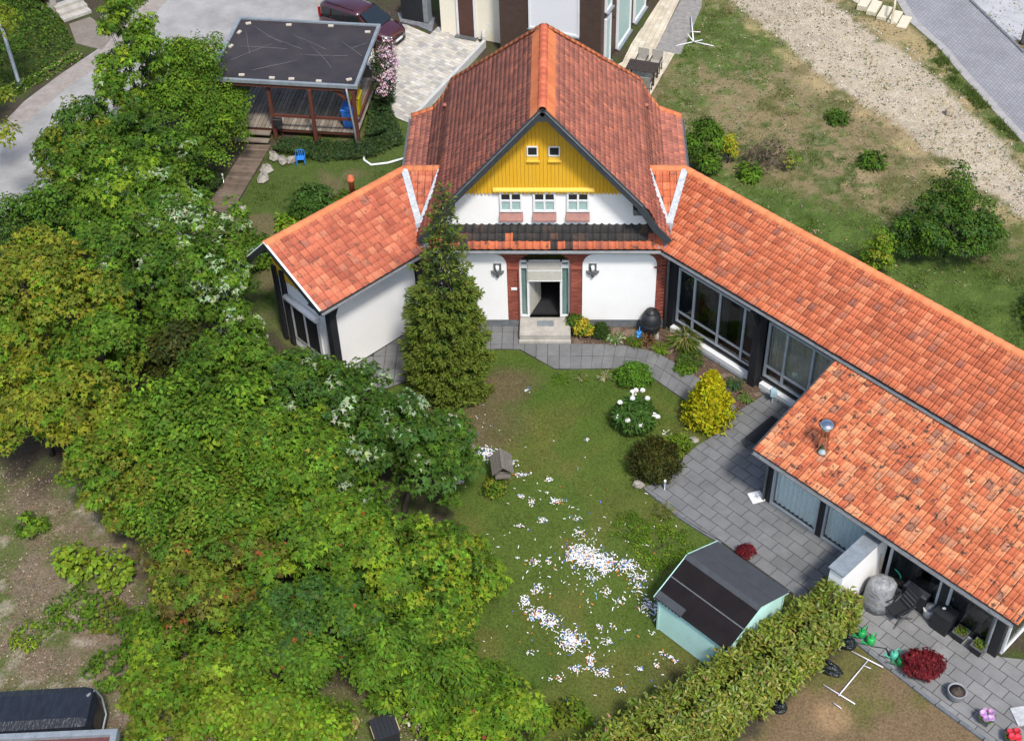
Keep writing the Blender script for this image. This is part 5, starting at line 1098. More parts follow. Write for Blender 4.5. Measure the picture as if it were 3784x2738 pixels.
def trellis(x, y, label):
    t_ = thing('trellis', label, 'trellis', (x,y,.035), R(-45))
    for a, c_ in ((-.16,-.14),(.14,.16)): MB().box(a,c_,-.012,.012,0,.95).build('stile', M_['black'], t_)
    for i in range(11): MB().box(-.14,.14,-.01,.01,.03+i*.09,.06+i*.09).build('slat', M_['black'], t_)
    for i in range(3): MB().box(-.08+i*.07,-.06+i*.07,-.02,-.011,0,.95).build('slat', M_['black'], t_)
trellis(12.98,-13.93,'black trellis panel behind the planter nearer the storage box'); trellis(13.44,-14.4,'black trellis panel behind the planter nearest the end post')
pt2 = thing('round_pot', 'large grey round pot filled with soil on the lower terrace', 'pot', (12.2,-16.35,.035)); MB().lathe([(.2,0),(.26,.12),(.285,.34),(.29,.36),(.25,.36),(.24,.3),(.01,.3)], 20).build('pot', pmat('grey_pot', (.26,.27,.28), (.2,.205,.21), 5, .7), pt2); MB().lathe([(.238,.302),(.01,.31)], 16).build('soil', M_['soil'], pt2); MB().tube([(.02,0,.3),(.03,.0,.5)], .008, 5).build('stick', GW, pt2)
PL3 = planter(12.88,-17.2,.85,'grey square planter with lilac hydrangea at the edge of the lower terrace'); PL4 = planter(13.5,-17.85,.85,'grey square planter with red geranium in the bottom right corner')
o = MB().box(-.3,.3,-.3,.3,0,.05).build('paving_plate', pmat('marble_plate', (.55,.56,.57), (.3,.31,.32), 5, .6)); o.location = (14.05,-17.0,.035); o.rotation_euler = (0,0,R(10)); tag(o, 'pale square stone plate lying on the lower terrace', 'stone plate')
# drying rack lying on the grass
rk = thing('drying_rack', 'white metal clothes line frame lying on the dry grass', 'clothes frame', (9.3,-15.7,0)); LIL = pmat('white_metal_bar', (.72,.70,.74), (.62,.6,.64), 6, .4)
for a, c_ in (((.09,.95),(.95,.37)),((-.92,-.23),(-.08,-.9)),((.53,.62),(-.52,-.61))): MB().tube([(a[0],a[1],.05),(c_[0],c_[1],.05)], .022, 6).build('bar', LIL, rk)
MB().tube([(.35,.45,.05),(.58,.33,.05)], .015, 5).build('foot', LIL, rk); MB().tube([(-.72,-.85,.05),(-.5,-1.05,.05)], .015, 5).build('foot', LIL, rk)
PLS = pmat('black_plastic_film', (.012,.016,.017), (.008,.011,.012), 5, .22, bstr=.9, bdist=.05, fine=12)
def bag(x, y, r, label):
    o = MB().blob((0,0,r[2]*.6), r, 12, 8, .22).build('black_bag', PLS); o.location = (x,y,0); o.rotation_euler = (0,0,R(-40)); tag(o, label, 'plastic bag')
bag(8.55,-15.35,(.5,.2,.2),'crumpled black plastic sheet along the foot of the hedge'); bag(6.95,-16.75,(.24,.2,.22),'black plastic bag at the lower end of the hedge'); bag(9.25,-14.5,(.3,.2,.25),'black plastic bag at the upper end of the hedge by the green cans')
tl_ = thing('garden_tool', 'black long-handled garden tool lying on the lower terrace', 'tool', (10.25,-14.7,.035)); MB().tube([(-.25,.12,.03),(.15,.05,.03),(.22,.02,.03)], .015, 6).build('handle', M_['black'], tl_); MB().tube([(.2,.06,.02),(.3,-.42,.02)], .02, 6).build('blade', M_['black'], tl_)
# black compost bin near the bottom edge
kb_ = thing('compost_bin', 'black wooden compost bin among the shrubs at the bottom edge', 'compost bin', (-4.35,-17.85,0), R(22))
for i in range(6): MB().box(-.36+i*.12,-.25+i*.12,-.36,.36,.82,.85).build('lid_board', M_['black'], kb_)
MB().box(-.33,.33,-.33,.33,0,.82).build('body', M_['black'], kb_)
for x in (-.38,.36): MB().box(x,x+.03,-.2,.2,.7,.8).build('handle', pmat('raw_wood', (.5,.38,.2), None, 5, .7), kb_)
fs = thing('garden_reel', 'round rusty cable reel leaning beside the black compost bin', 'reel', (-5.45,-17.4,0), R(20)); MB().lathe([(.3,-.02),(.3,.02)], 18, M=Matrix.Translation((0,0,.3)) @ Matrix.Rotation(R(70),4,'X')).build('disc', pmat('raw_plywood', (.42,.27,.12), (.3,.18,.08), 5, .8), fs); MB().tube([(.0,.0,.3),(.0,.3,.28)], .05, 8).build('hub', M_['terra'], fs)
# glazed flat-roofed building, lower left corner
bl = thing('flat_roof_annex', 'flat brown roof with zinc edge in the bottom left corner', 'building', (-13,-19.25,0), R(3))
MB().box(-4,1.7, -3,.0, 2.5,2.62).build('roof', pmat('brown_roof_felt', (.13,.045,.04), (.08,.03,.028), 3, .6), bl)
for x0, x1, y0, y1 in ((-4,1.84,-.12,.05),(1.68,1.84,-3,-.12)): MB().box(x0,x1,y0,y1,2.45,2.74).build('roof_edge', M_['zinc'], bl)
MB().box(-4,1.5, -3,-.05, 0,2.44).build('wall', M_['dark'], bl)
cv_ = thing('covered_trailer', 'rounded blue black tarpaulin covered trailer behind the flat roof edge', 'trailer', (-14.6,-17.85,0), R(4)); TARP = pmat('blue_black_tarpaulin', (.022,.026,.036), (.012,.014,.02), 2.2, .3, bstr=.5, bdist=.05, fine=5, stretch=(3,1,1))
MB().box(-3.2,2.2, -.75,.75, .35,1.75).build('cover', TARP, cv_, bevel=.34); MB().tube([(2.15,-.6,.4),(2.2,.5,.45),(2.16,.72,1.0),(2.1,.62,1.5),(2.0,.3,1.72)], .035, 8).build('cover_rail', M_['zinc'], cv_)
for x in (-1.8,1.2):
    for y in (-.7,.7): MB().lathe([(.1,-.1),(.3,-.1),(.3,.1),(.1,.1)], 14, M=Matrix.Translation((x,y,.3)) @ Matrix.Rotation(math.pi/2,4,'X')).build('wheel', M_['black'], cv_)
MB().box(-3.1,2.1,-.7,.7,.28,.36).build('chassis', M_['lampgrey'], cv_)
# ------------------------------------------------------------------ vegetation
def leaf_template(kind):
    if kind == 'maple':
        V = [(0,0,0),(.52,.36,-.10),(.17,.42,.03),(0,1,-.10),(-.17,.42,.03),(-.52,.36,-.10)]; F = [(0,1,2),(0,2,4),(2,3,4),(0,4,5)]
    elif kind == 'oval':
        V = [(0,0,0),(.28,.3,.05),(.26,.66,.04),(0,1,-.08),(-.26,.66,.04),(-.28,.3,.05),(0,.45,-.02)]
        F = [(6,0,1),(6,1,2),(6,2,3),(6,3,4),(6,4,5),(6,5,0)]
    elif kind == 'lance':
        V = [(0,0,0),(.15,.4,.04),(0,1,-.06),(-.15,.4,.04),(0,.45,-.03)]
        F = [(4,0,1),(4,1,2),(4,2,3),(4,3,0)]
    elif kind == 'needle':
        V = [(0,0,0),(.11,.35,.0),(0,1,0),(-.11,.35,0)]; F = [(0,1,2),(0,2,3)]
    elif kind == 'blade':
        V = [(-.045,0,0),(.045,0,0),(0,1,0)]; F = [(0,1,2)]
    elif kind == 'frond':
        V = [(0,0,0),(.2,.35,.05),(.1,.5,.0),(.24,.75,.04),(0,1,-.05),(-.24,.75,.04),(-.1,.5,0),(-.2,.35,.05)]; F = [(0,1,2),(0,2,6),(0,6,7),(2,3,4),(2,4,6),(6,4,5)]
    return np.array(V, float), np.array(F, int)
TPL = {k: leaf_template(k) for k in ('maple','oval','lance','needle','blade','frond')}
def nrm(a): return a/np.maximum(np.linalg.norm(a, axis=-1, keepdims=True), 1e-9)
def leaf_mesh(name, kind, P, Nn, D, size, col, wmul=1.0):
    """leaves at P with blade normal Nn, pointing along D"""
    Vt, Ft = TPL[kind]; P = np.asarray(P, float); n = len(P)
    Nn = nrm(Nn); D = D-Nn*np.sum(D*Nn, -1, keepdims=True); D = nrm(D); T = np.cross(D, Nn)
    S = np.asarray(size, float).reshape(-1,1,1)*np.ones((n,1,1))
    V = P[:,None,:]+S*(T[:,None,:]*Vt[None,:,0:1]*wmul+D[:,None,:]*Vt[None,:,1:2]+Nn[:,None,:]*Vt[None,:,2:3])
    F = (Ft[None]+np.arange(n)[:,None,None]*len(Vt)).reshape(-1,3)
    C = np.repeat(np.asarray(col, float), len(Vt), axis=0)
    return fast_mesh(name, V.reshape(-1,3), F, col=C)
def rv(n): return nrm(RNG.normal(size=(n,3)))
def jcol(c, n, amt=.22):
    c = np.asarray(c, float); v = 1+RNG.normal(0, amt, (n,1)); h = RNG.normal(0, .10, (n,3)); return np.clip(c*np.clip(v,.4,1.8)*(1+h), .003, .9)
def pal(cols, w, n):
    i = RNG.choice(len(cols), size=n, p=np.array(w)/sum(w)); return np.array(cols)[i]
def ellip_clusters(c, r, m, zmin=-.55):
    r = np.asarray(r, float); c = np.asarray(c, float)
    if min(r) < .75:
        d = rv(m*3); d = d[d[:,2] > zmin][:m]; rad = RNG.uniform(.62,1.02,(len(d),1)); return c+d*rad*r, d
    K = int(np.clip(5+3.2*r[0]*r[1], 8, 18)); L = rv(K*4); L = L[L[:,2] > zmin*.6][:K]
    lc = c+L*RNG.uniform(.5,.88,(len(L),1))*r; lr = RNG.uniform(.34,.52,(len(L),1))*r.mean()
    k = RNG.integers(0, len(L), m); d = rv(m); d[:,2] = np.where(d[:,2] < -.35, -d[:,2], d[:,2])
    d = nrm(d+L[k]*.45); P = lc[k]+d*lr[k]*np.array([1,1,1.15])*RNG.uniform(.6,1.05,(m,1))
    f = int(m*.2); d2 = rv(f); d2[:,2] = np.abs(d2[:,2])*1.2-.35; d2 = nrm(d2); P[:f] = c+d2*r*RNG.uniform(.55,.9,(f,1)); d[:f] = d2; return P, d
def clump_leaves(cc, cd, per, cr, up=.75, flat=.55):
    """leaves in shoots round each cluster centre"""
    m = len(cc); n = m*per; idx = np.repeat(np.arange(m), per)
    dv = rv(n); dv[:,2] = np.where(dv[:,2] < -.25, -dv[:,2], dv[:,2]); sc = np.repeat(RNG.uniform(.7,1.25,(m,1)), per, axis=0)
    off = dv*RNG.uniform(.35,1,(n,1))**.5*cr*sc; off[:,2] *= flat
    P = cc[idx]+off
    Nn = nrm(np.array([0,0,1.])*up*.5+cd[idx]*.3+dv*.75+RNG.normal(0,.36,(n,3)))
    D = nrm(off*np.array([1,1,.3])+RNG.normal(0,.3,(n,3))*cr+np.array([0,0,-.25*cr])); return P, Nn, D, idx
def limbs(base, tops, r0, name, parent, mat=None, wob=.15):
    b = MB(); base = Vector(base)
    c = sum((Vector(t) for t in tops), Vector())/len(tops); fork = base+(c-base)*.45
    b.tube([base, base+(fork-base)*.5+Vector((random.uniform(-wob,wob),random.uniform(-wob,wob),0)), fork], [r0, r0*.8, r0*.62], 7)
    for t in tops:
        t = Vector(t); mid = fork+(t-fork)*.5+Vector((random.uniform(-wob,wob),random.uniform(-wob,wob),.15)); b.tube([fork, mid, t], [r0*.5, r0*.3, r0*.08], 5)
    return b.build(name, mat or M_['bark'], parent)
GREEN=(.080,.155,.016); DGREEN=(.050,.105,.014); LIME=(.19,.285,.020); YEL=(.215,.24,.020); OLIVE=(.138,.172,.018); PALE=(.34,.43,.24); AMBER=(.25,.23,.03); MID=(.112,.205,.017); BLUEG=(.058,.125,.025); RED=(.30,.07,.03)
def bush(name, label, cat, base, ells, kind, size, cols, wts, m, per, cr, up=.75, trunk=.09, group=None, tip=None, tipw=0, pale=0, flat=.55, crown='crown', wmul=1.0, stem='trunk', zmin=-.55, mat='leaf'):
    t = thing(name, label, cat, (base[0],base[1],0), 0, group); b0 = np.array([base[0],base[1],0.])
    Ps=[];Ns=[];Ds=[];Cs=[];Ss=[]; tops=[]; vol = [e[1][0]*e[1][1]+e[1][0]*e[1][2] for e in ells]
    for (c, r), v in zip(ells, vol):
        mm = max(4, int(m*v/sum(vol))); cc, cd = ellip_clusters(c, r, mm, zmin)
        P, Nn, D, idx = clump_leaves(cc, cd, per, cr, up, flat)
        base_c = pal(cols, wts, len(cc))*(1+RNG.normal(0,.13,(len(cc),1)))
        C = jcol(base_c[idx], len(P), .16)
        if tip is not None:
            hi = (P[:,2]-cc[idx][:,2]) > cr*flat*.35; pick = hi & (RNG.random(len(P)) < tipw) & (RNG.random(len(cc)) < .6)[idx]; C[pick] = jcol(tip, pick.sum(), .2)
        if pale:
            pk = (RNG.random(len(cc)) < pale)[idx] & (RNG.random(len(P)) < .55); C[pk] = jcol(PALE, pk.sum(), .15)
        keep = P[:,2] > .04
        Ps.append(P[keep]); Ns.append(Nn[keep]); Ds.append(D[keep]); Cs.append(C[keep]); Ss.append(size*RNG.uniform(.65,1.2,keep.sum()))
        k = RNG.choice(len(cc), size=min(4,len(cc)), replace=False); tops += [tuple(x) for x in (cc[k]-np.array([0,0,.1]))]+[tuple(c)]
    P = np.vstack(Ps)-b0
    me = leaf_mesh(crown, kind, P, np.vstack(Ns), np.vstack(Ds), np.concatenate(Ss), np.vstack(Cs), wmul)
    link(crown, me, t, [M_[mat]])
    limbs((0,0,-.05), [tuple(np.array(q)-b0) for q in tops[:9]], trunk, stem, t)
    return t
GRP = 'maples and shrubs of the left thicket'
# the thicket left of the house, back to front: name, label, base, ellipsoids, kind, ...
def MP(name, label, base, ells, cols, wts, m, kind='maple', size=.19, per=36, cr=.30, **kw):
    k_ = 1.16 if base[1] < -9 else 1.1; ells = [(c, (r[0]*k_, r[1]*k_, r[2]*1.05)) for c, r in ells]
    return bush(name, label, 'tree', base, ells, kind, size, cols, wts, int(m*1.75), per, cr, group=GRP, up=.6, flat=.8, **kw)
MP('maple_tree', 'tall slender pale green maple rising above the others beside the lane', (-16.9,10.0), [((-16.9,10.2,4.4),(1.3,1.2,2.2)),((-16.8,10.4,6.4),(.75,.7,1.5)),((-16.7,10.4,8.1),(.35,.35,.9))], [MID,LIME,GREEN], [5,2,3], 120, pale=.12)
MP('hazel_bush', 'dense small-leaved bush growing against the carport left side', (-14.9,11.6), [((-14.9,11.4,2.2),(1.7,1.9,2.0)),((-15.0,12.6,3.3),(1.3,1.2,1.3)),((-13.9,10.0,1.5),(1.1,1.4,1.4)),((-16.0,10.6,3.0),(1.2,1.3,1.5))], [MID,GREEN,LIME], [5,4,1], 270, kind='oval', size=.12, per=60, cr=.42)
MP('maple_tree', 'green maple overhanging the lane left of the tall slender one', (-18.3,7.0), [((-18.3,7.2,2.9),(1.7,1.7,1.5)),((-19.0,6.0,2.9),(1.0,1.1,1.1)),((-17.6,8.6,3.2),(1.2,1.2,1.3))], [GREEN,BLUEG,OLIVE], [5,3,2], 170, trunk=.14)
MP('maple_tree', 'dark green maple between the boardwalk and the lane', (-16.2,6.6), [((-16.2,6.8,2.6),(1.9,1.9,1.7)),((-14.9,6.3,2.0),(1.1,1.3,1.2))], [GREEN,DGREEN,MID], [5,3,2], 150, trunk=.12, pale=.06)
MP('beech_bush', 'rounded dark beech bush at the left picture edge by the lane', (-20.0,2.4), [((-20.0,1.9,2.3),(1.9,1.6,1.5)),((-18.0,2.6,2.5),(1.6,1.6,1.5))], [GREEN,BLUEG,DGREEN], [5,3,2], 190, kind='oval', size=.14, per=50, cr=.45)
MP('maple_tree', 'bright green maple in the middle of the upper thicket', (-16.4,2.8), [((-16.2,3.0,3.3),(1.9,1.8,1.6)),((-15.0,4.0,3.3),(1.4,1.3,1.3))], [MID,LIME,GREEN], [4,2,4], 150, pale=.1, trunk=.13)
MP('silver_maple', 'maple with silvery white upturned leaves next to the left wing gable', (-12.6,-.3), [((-12.8,.4,3.2),(1.7,1.8,1.8)),((-11.5,-.8,2.9),(1.0,1.3,1.6)),((-13.6,1.6,3.9),(1.2,1.2,1.2))], [MID,GREEN,DGREEN], [4,4,2], 190, pale=.34, trunk=.12)
MP('silver_maple', 'small shoot of silvery leaves touching the white awning of the left wing', (-10.6,-3.2), [((-10.6,-2.9,2.2),(.55,.8,1.5)),((-10.5,-3.4,1.2),(.7,.8,1.0))], [GREEN,MID], [4,3], 60, pale=.5, trunk=.06)
MP('maple_tree', 'large yellow green maple dominating the left edge of the thicket', (-17.2,-2.6), [((-17.4,-2.4,3.6),(2.0,1.9,1.9)),((-16.0,-3.4,3.6),(1.7,1.7,1.6)),((-18.4,-4.0,2.8),(1.4,1.6,1.5))], [YEL,OLIVE,MID], [3,4,3], 260, tip=AMBER, tipw=.16, trunk=.16)
MP('maple_tree', 'green maple behind the dark yew in the thicket centre', (-14.0,-1.5), [((-14.0,-1.5,3.4),(1.7,1.6,1.6)),((-15.2,-.2,3.5),(1.3,1.3,1.3))], [GREEN,DGREEN,MID], [5,3,2], 140, pale=.05, trunk=.13)
MP('yew_bush', 'dark olive feathery yew sunk between the maples', (-12.5,-4.0), [((-12.6,-3.9,1.6),(1.2,1.5,1.6)),((-12.0,-5.4,1.1),(.9,1.1,1.1))], [(.055,.068,.014),(.04,.055,.012),(.085,.09,.018)], [4,4,2], 120, kind='frond', size=.2, per=46, cr=.4)
MP('maple_tree', 'green maple just left of the white wing wall corner', (-10.4,-5.2), [((-10.5,-5.0,2.1),(1.5,1.5,1.5)),((-9.0,-5.0,1.6),(1.1,1.0,1.2))], [GREEN,MID,DGREEN], [5,3,2], 150, trunk=.1, pale=.03)
MP('maple_tree', 'dense green maple with a few silver leaves below the white wing wall', (-7.9,-5.9), [((-7.9,-6.2,2.0),(1.7,1.5,1.6)),((-6.4,-5.6,1.6),(1.0,.9,1.2)),((-5.9,-6.9,2.3),(.8,.8,.9))], [GREEN,DGREEN,BLUEG], [5,3,3], 180, pale=.07, trunk=.12)
MP('maple_tree', 'yellow tinted maple at the lower left above the bare soil', (-16.9,-6.6), [((-16.8,-6.6,2.4),(1.8,1.7,1.5)),((-15.2,-6.8,2.5),(1.3,1.4,1.4))], [YEL,OLIVE,MID], [4,4,2], 170, tip=AMBER, tipw=.12, trunk=.12)
MP('lime_sapling', 'bright lime green sapling standing out in the lower left thicket', (-13.7,-7.6), [((-13.7,-7.4,2.2),(.7,.7,1.6))], [(.24,.32,.03),LIME], [3,2], 40, trunk=.06)
MP('hazel_bush', 'round-leaved hazel in the centre of the lower thicket', (-11.6,-8.0), [((-11.6,-7.9,2.2),(1.8,1.7,1.5)),((-10.0,-8.3,2.2),(1.4,1.5,1.5))], [MID,GREEN,LIME], [5,4,1], 190, kind='oval', size=.17, per=48, cr=.45)
MP('willow_maple', 'dark maple with narrow leaves and silver undersides hanging over the lawn', (-4.6,-9.4), [((-4.8,-9.2,2.4),(1.7,1.7,1.7)),((-3.3,-9.0,1.9),(1.2,1.3,1.5)),((-5.9,-8.0,2.6),(1.2,1.2,1.3))], [DGREEN,GREEN,BLUEG], [5,4,2], 220, pale=.16, size=.2, trunk=.12)
MP('maple_tree', 'green maple between the hazel and the dark maple over the lawn', (-8.0,-8.8), [((-8.0,-8.9,2.5),(1.6,1.6,1.5)),((-6.9,-10.2,2.2),(1.4,1.4,1.4))], [MID,GREEN,LIME], [5,4,1], 170, tip=YEL, tipw=.15, trunk=.12)
MP('maple_tree', 'olive maple above the lime coloured knotweed', (-13.4,-9.6), [((-13.2,-9.5,2.0),(1.4,1.4,1.4)),((-11.7,-10.2,2.0),(1.3,1.3,1.3))], [OLIVE,MID,GREEN], [4,4,2], 150, tip=AMBER, tipw=.12, trunk=.1)
MP('beech_bush', 'beech with small round leaves in the lower middle of the thicket', (-10.4,-11.4), [((-10.5,-11.2,2.0),(1.7,1.6,1.4)),((-9.0,-11.0,2.0),(1.2,1.2,1.3))], [GREEN,MID,OLIVE], [4,4,2], 180, kind='oval', size=.14, per=52, cr=.45)
MP('maple_tree', 'vivid green maple with reddish shoots at the lower centre', (-7.4,-12.2), [((-7.5,-12.0,2.0),(1.6,1.6,1.4)),((-5.9,-12.0,1.9),(1.2,1.4,1.3))], [MID,GREEN,LIME], [5,3,2], 180, tip=RED, tipw=.02, trunk=.1)
MP('maple_tree', 'lush maple whose yellow shoots edge the lawn', (-3.7,-13.2), [((-3.9,-13.1,1.8),(1.4,1.6,1.5)),((-2.6,-13.0,1.3),(.9,1.2,1.2)),((-3.0,-14.6,1.3),(1.2,1.0,1.1))], [MID,LIME,GREEN], [4,3,3], 190, tip=YEL, tipw=.2, trunk=.1)
MP('maple_tree', 'olive brown leaved maple in the lowest part of the thicket', (-9.8,-14.0), [((-9.8,-13.9,1.8),(1.5,1.4,1.3)),((-8.6,-13.3,1.6),(1.1,1.1,1.1))], [OLIVE,(.11,.095,.022),GREEN], [4,3,3], 150, tip=RED, tipw=.015, trunk=.1)
MP('maple_tree', 'bluish green maple near the black compost bin', (-6.0,-15.0), [((-6.2,-14.9,1.6),(1.4,1.3,1.3)),((-7.6,-15.4,1.4),(1.1,1.0,1.1))], [BLUEG,GREEN,MID], [4,4,2], 140, tip=RED, tipw=.012, trunk=.09)
MP('maple_tree', 'small bright maple at the foot of the lawn beside the hedge', (-.7,-18.1), [((-.6,-17.9,1.0),(.9,.7,.9)),((-1.9,-18.4,.9),(.9,.7,.8))], [LIME,MID], [3,3], 80, tip=RED, tipw=.02, trunk=.05)
MP('elder_bush', 'mixed green elder bush left of the lawn foot', (-2.3,-16.4), [((-2.4,-16.3,.8),(1.2,.9,.9)),((-3.7,-16.6,.7),(1.0,.8,.8)),((-1.2,-16.6,.6),(.7,.6,.7))], [MID,GREEN,LIME], [4,4,2], 120, kind='lance', size=.2, per=46, cr=.35, wmul=1.5, trunk=.05)
MP('beech_bush', 'yellow green bush along the bottom edge left of the compost bin', (-8.0,-17.6), [((-8.2,-17.4,1.0),(1.6,.9,1.0)),((-6.4,-17.9,.7),(.9,.7,.7))], [MID,LIME,OLIVE], [4,3,3], 130, kind='oval', size=.16, per=50, cr=.38, trunk=.06)
MP('maple_tree', 'clump of maple shoots right of the glazed annex', (-10.6,-16.0), [((-10.6,-15.9,1.0),(1.1,1.0,.9)),((-11.5,-14.7,.8),(.8,.8,.7))], [MID,GREEN,LIME], [4,4,2], 90, trunk=.05)
MP('maple_tree', 'green maple filling the gap behind the yellow green maple', (-15.0,-5.2), [((-14.9,-5.0,2.6),(1.5,1.4,1.5))], [GREEN,MID,OLIVE], [4,3,2], 90, trunk=.1)
MP('beech_bush', 'low bush between the compost bin and the olive brown maple', (-7.4,-16.3), [((-7.4,-16.2,1.3),(1.3,.9,1.1))], [MID,GREEN], [3,3], 70, kind='oval', size=.15, per=50, cr=.36, trunk=.05)
MP('maple_tree', 'yellow green maple shoots at the bottom edge right of the annex', (-10.4,-17.7), [((-10.3,-17.6,1.2),(1.3,.9,1.1)),((-9.3,-16.4,1.2),(1.0,.9,1.0))], [OLIVE,MID,LIME], [3,3,2], 100, trunk=.05)
MP('elder_bush', 'leafy elder between the bluish maple and the lawn', (-4.4,-15.6), [((-4.4,-15.5,1.2),(1.2,.9,1.1))], [GREEN,MID], [3,3], 70, kind='lance', size=.2, per=46, cr=.35, wmul=1.5, trunk=.05)
MP('maple_tree', 'shaded green maple between the silver maple and the dark yew', (-12.7,-2.6), [((-12.7,-2.5,1.9),(1.3,1.2,1.4)),((-13.8,-3.4,2.0),(1.0,1.0,1.2))], [GREEN,MID,DGREEN], [4,3,2], 100, trunk=.07)
# small plants on the bare ground, lower left
def plant(name, label, cat, x, y, r, h, kind, size, cols, wts, m, per=16, cr=.16, **kw):
    return bush(name, label, cat, (x,y), [((x,y,h*.55),(r,r,h*.5))], kind, size, cols, wts, m, per, cr, trunk=.02, crown='foliage', stem='stem', zmin=-.9, **kw)
plant('knotweed', 'lime green round-leaved knotweed shoot nearest the annex side', 'plant', -14.7,-11.5,.7,.9,'oval',.2,[LIME,(.2,.3,.03)],[2,2],26)
plant('knotweed', 'lime green round-leaved knotweed shoot nearest the olive maple', 'plant', -13.5,-11.9,.75,1.0,'oval',.2,[LIME,(.2,.3,.03)],[2,2],30)
plant('maple_seedling', 'single green seedling on the bare soil at the left edge', 'plant', -16.7,-10.0,.5,.6,'maple',.2,[GREEN,MID],[2,2],14)
plant('bramble', 'bramble patch creeping over the litter below the knotweed', 'plant', -14.4,-13.2,.9,.35,'oval',.13,[GREEN,MID],[2,2],40)
plant('bramble', 'bramble patch at the right of the bare ground', 'plant', -13.3,-13.6,.7,.4,'maple',.14,[GREEN,OLIVE],[2,2],30)
plant('bramble', 'bramble patch just above the glazed annex', 'plant', -12.6,-15.4,.9,.5,'maple',.16,[GREEN,MID],[2,2],36)
plant('weed_clump', 'yellow green weeds on the litter left of the brambles', 'plant', -15.6,-14.2,.6,.3,'lance',.16,[MID,LIME],[2,2],24)
plant('meadow_flower', 'cream flowering shoot between the compost bin and the lawn shrubs', 'plant', -3.4,-17.3,.35,.9,'oval',.14,[(.62,.6,.4),MID],[2,2],14)
# ------------------------------------------------------------------ spruce in front of the house
def spruce(x, y, h, R0, label):
    t = thing('spruce_tree', label, 'tree', (x,y,0)); P=[];D=[];Nn=[];C=[];S=[]; b = MB()
    b.tube([(0,0,0),(.1,.02,h*.5),(.3,.05,h)], [.14,.08,.012], 7)
    z = .15
    while z < h-.15:
        f = z/h; rad = R0*min(1, .72+.9*f if f < .3 else 1)*(1-f)**.72*(1.0 if f < .62 else .82)
        if f > .66: rad = max(rad, .62*(1-f)/.34+.22)
        nb = int(15*(1-f)+4); a0 = random.uniform(0,6.28)
        for k in range(nb):
            a = a0+2*math.pi*k/nb+random.uniform(-.25,.25); L = rad*random.uniform(.72,1.13); cx = .3*f*f
            dirv = np.array([math.cos(a), math.sin(a), 0]); rise = .25 if f > .6 else -.12
            if f > .55: b.tube([(cx,0,z),(cx+dirv[0]*L*.5,dirv[1]*L*.5,z+rise*L*.4),(cx+dirv[0]*L,dirv[1]*L,z+rise*L+.1*L)], [.018,.012,.004], 4)
            n = int((105 if f < .6 else 48)*max(L,.25)); u = RNG.uniform(.12 if f > .6 else .3,1.0,n)**.75
            side = RNG.choice([-1,1],n)*RNG.uniform(.2,1.0,n); tang = np.array([-dirv[1],dirv[0],0]); wd = .34*L*(1-u*.75)*(1 if f < .6 else .6)
            pos = np.array([cx,0,z])+dirv*(u*L)[:,None]+tang*(side*wd)[:,None]; pos[:,2] += rise*u*L+.1*L*u*u+RNG.normal(0,.04,n)
            dd = dirv*.8+tang*side[:,None]*.8+RNG.normal(0,.3,(n,3)); dd[:,2] += .12+RNG.normal(0,.15,n)
            P.append(pos); D.append(dd); Nn.append(nrm(np.array([0,0,1.])+RNG.normal(0,.5,(n,3)))); S.append(RNG.uniform(.10,.19,n))
            tipc = (u > .72)[:,None]; C.append(np.where(tipc, jcol((.115,.155,.022),n,.2), jcol((.055,.088,.016),n,.25)))
        z += .17+.09*f if f < .6 else .24
    me = leaf_mesh('crown', 'needle', np.vstack(P), np.vstack(Nn), np.vstack(D), np.concatenate(S), np.vstack(C), 1.5)
    link('crown', me, t, [M_['needle']]); b.build('trunk', M_['bark'], t)
spruce(-3.42,-3.35,9.0,1.95,'tall dark green spruce standing in front of the white facade')
# yellow cypress: many upright sprays on a cone
def cypress(x, y, h, R0, label, name='golden_cypress', c1=(.52,.46,.012), c2=(.30,.32,.012), n=6500, size=.16, round_=False):
    t = thing(name, label, 'shrub', (x,y,0)); u = RNG.random(n)**(.75); a = RNG.uniform(0,2*math.pi,n)
    if round_: ph = np.arcsin(RNG.uniform(-.6,1,n)); rr = R0*np.cos(ph); zz = h*.45+h*.55*np.sin(ph)
    else: zz = h*u*.97+.03; rr = R0*np.where(u < .12, .8+u*1.6, (1-((u-.12)/.88))**.8+.03)
    lump = 1+.13*np.sin(a*5+zz*7)+.1*np.sin(a*9-zz*11); rr = rr*lump*RNG.uniform(.7,1.04,n)
    P = np.stack([rr*np.cos(a), rr*np.sin(a), zz], -1); out = np.stack([np.cos(a),np.sin(a),np.zeros(n)], -1)
    D = out*.6+np.array([0,0,.8])+RNG.normal(0,.35,(n,3)); Nn = nrm(out+np.array([0,0,.5])+RNG.normal(0,.6,(n,3)))
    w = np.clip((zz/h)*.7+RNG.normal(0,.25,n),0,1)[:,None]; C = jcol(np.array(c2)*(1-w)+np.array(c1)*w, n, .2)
    link('foliage', leaf_mesh('foliage','frond',P,Nn,D,size*RNG.uniform(.6,1.2,n),C), t, [M_['leaf']]); MB().tube([(0,0,-.02),(0,0,h*.7)],[.07,.02],6).build('stem', M_['bark'], t)
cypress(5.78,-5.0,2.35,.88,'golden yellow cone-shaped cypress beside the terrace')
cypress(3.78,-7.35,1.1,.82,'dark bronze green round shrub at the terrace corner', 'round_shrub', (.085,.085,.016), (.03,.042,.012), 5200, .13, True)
cypress(2.08,-.55,.55,.31,'small clipped dark green ball shrub in the flower bed', 'box_ball', (.06,.105,.02), (.035,.07,.015), 1500, .08, True)
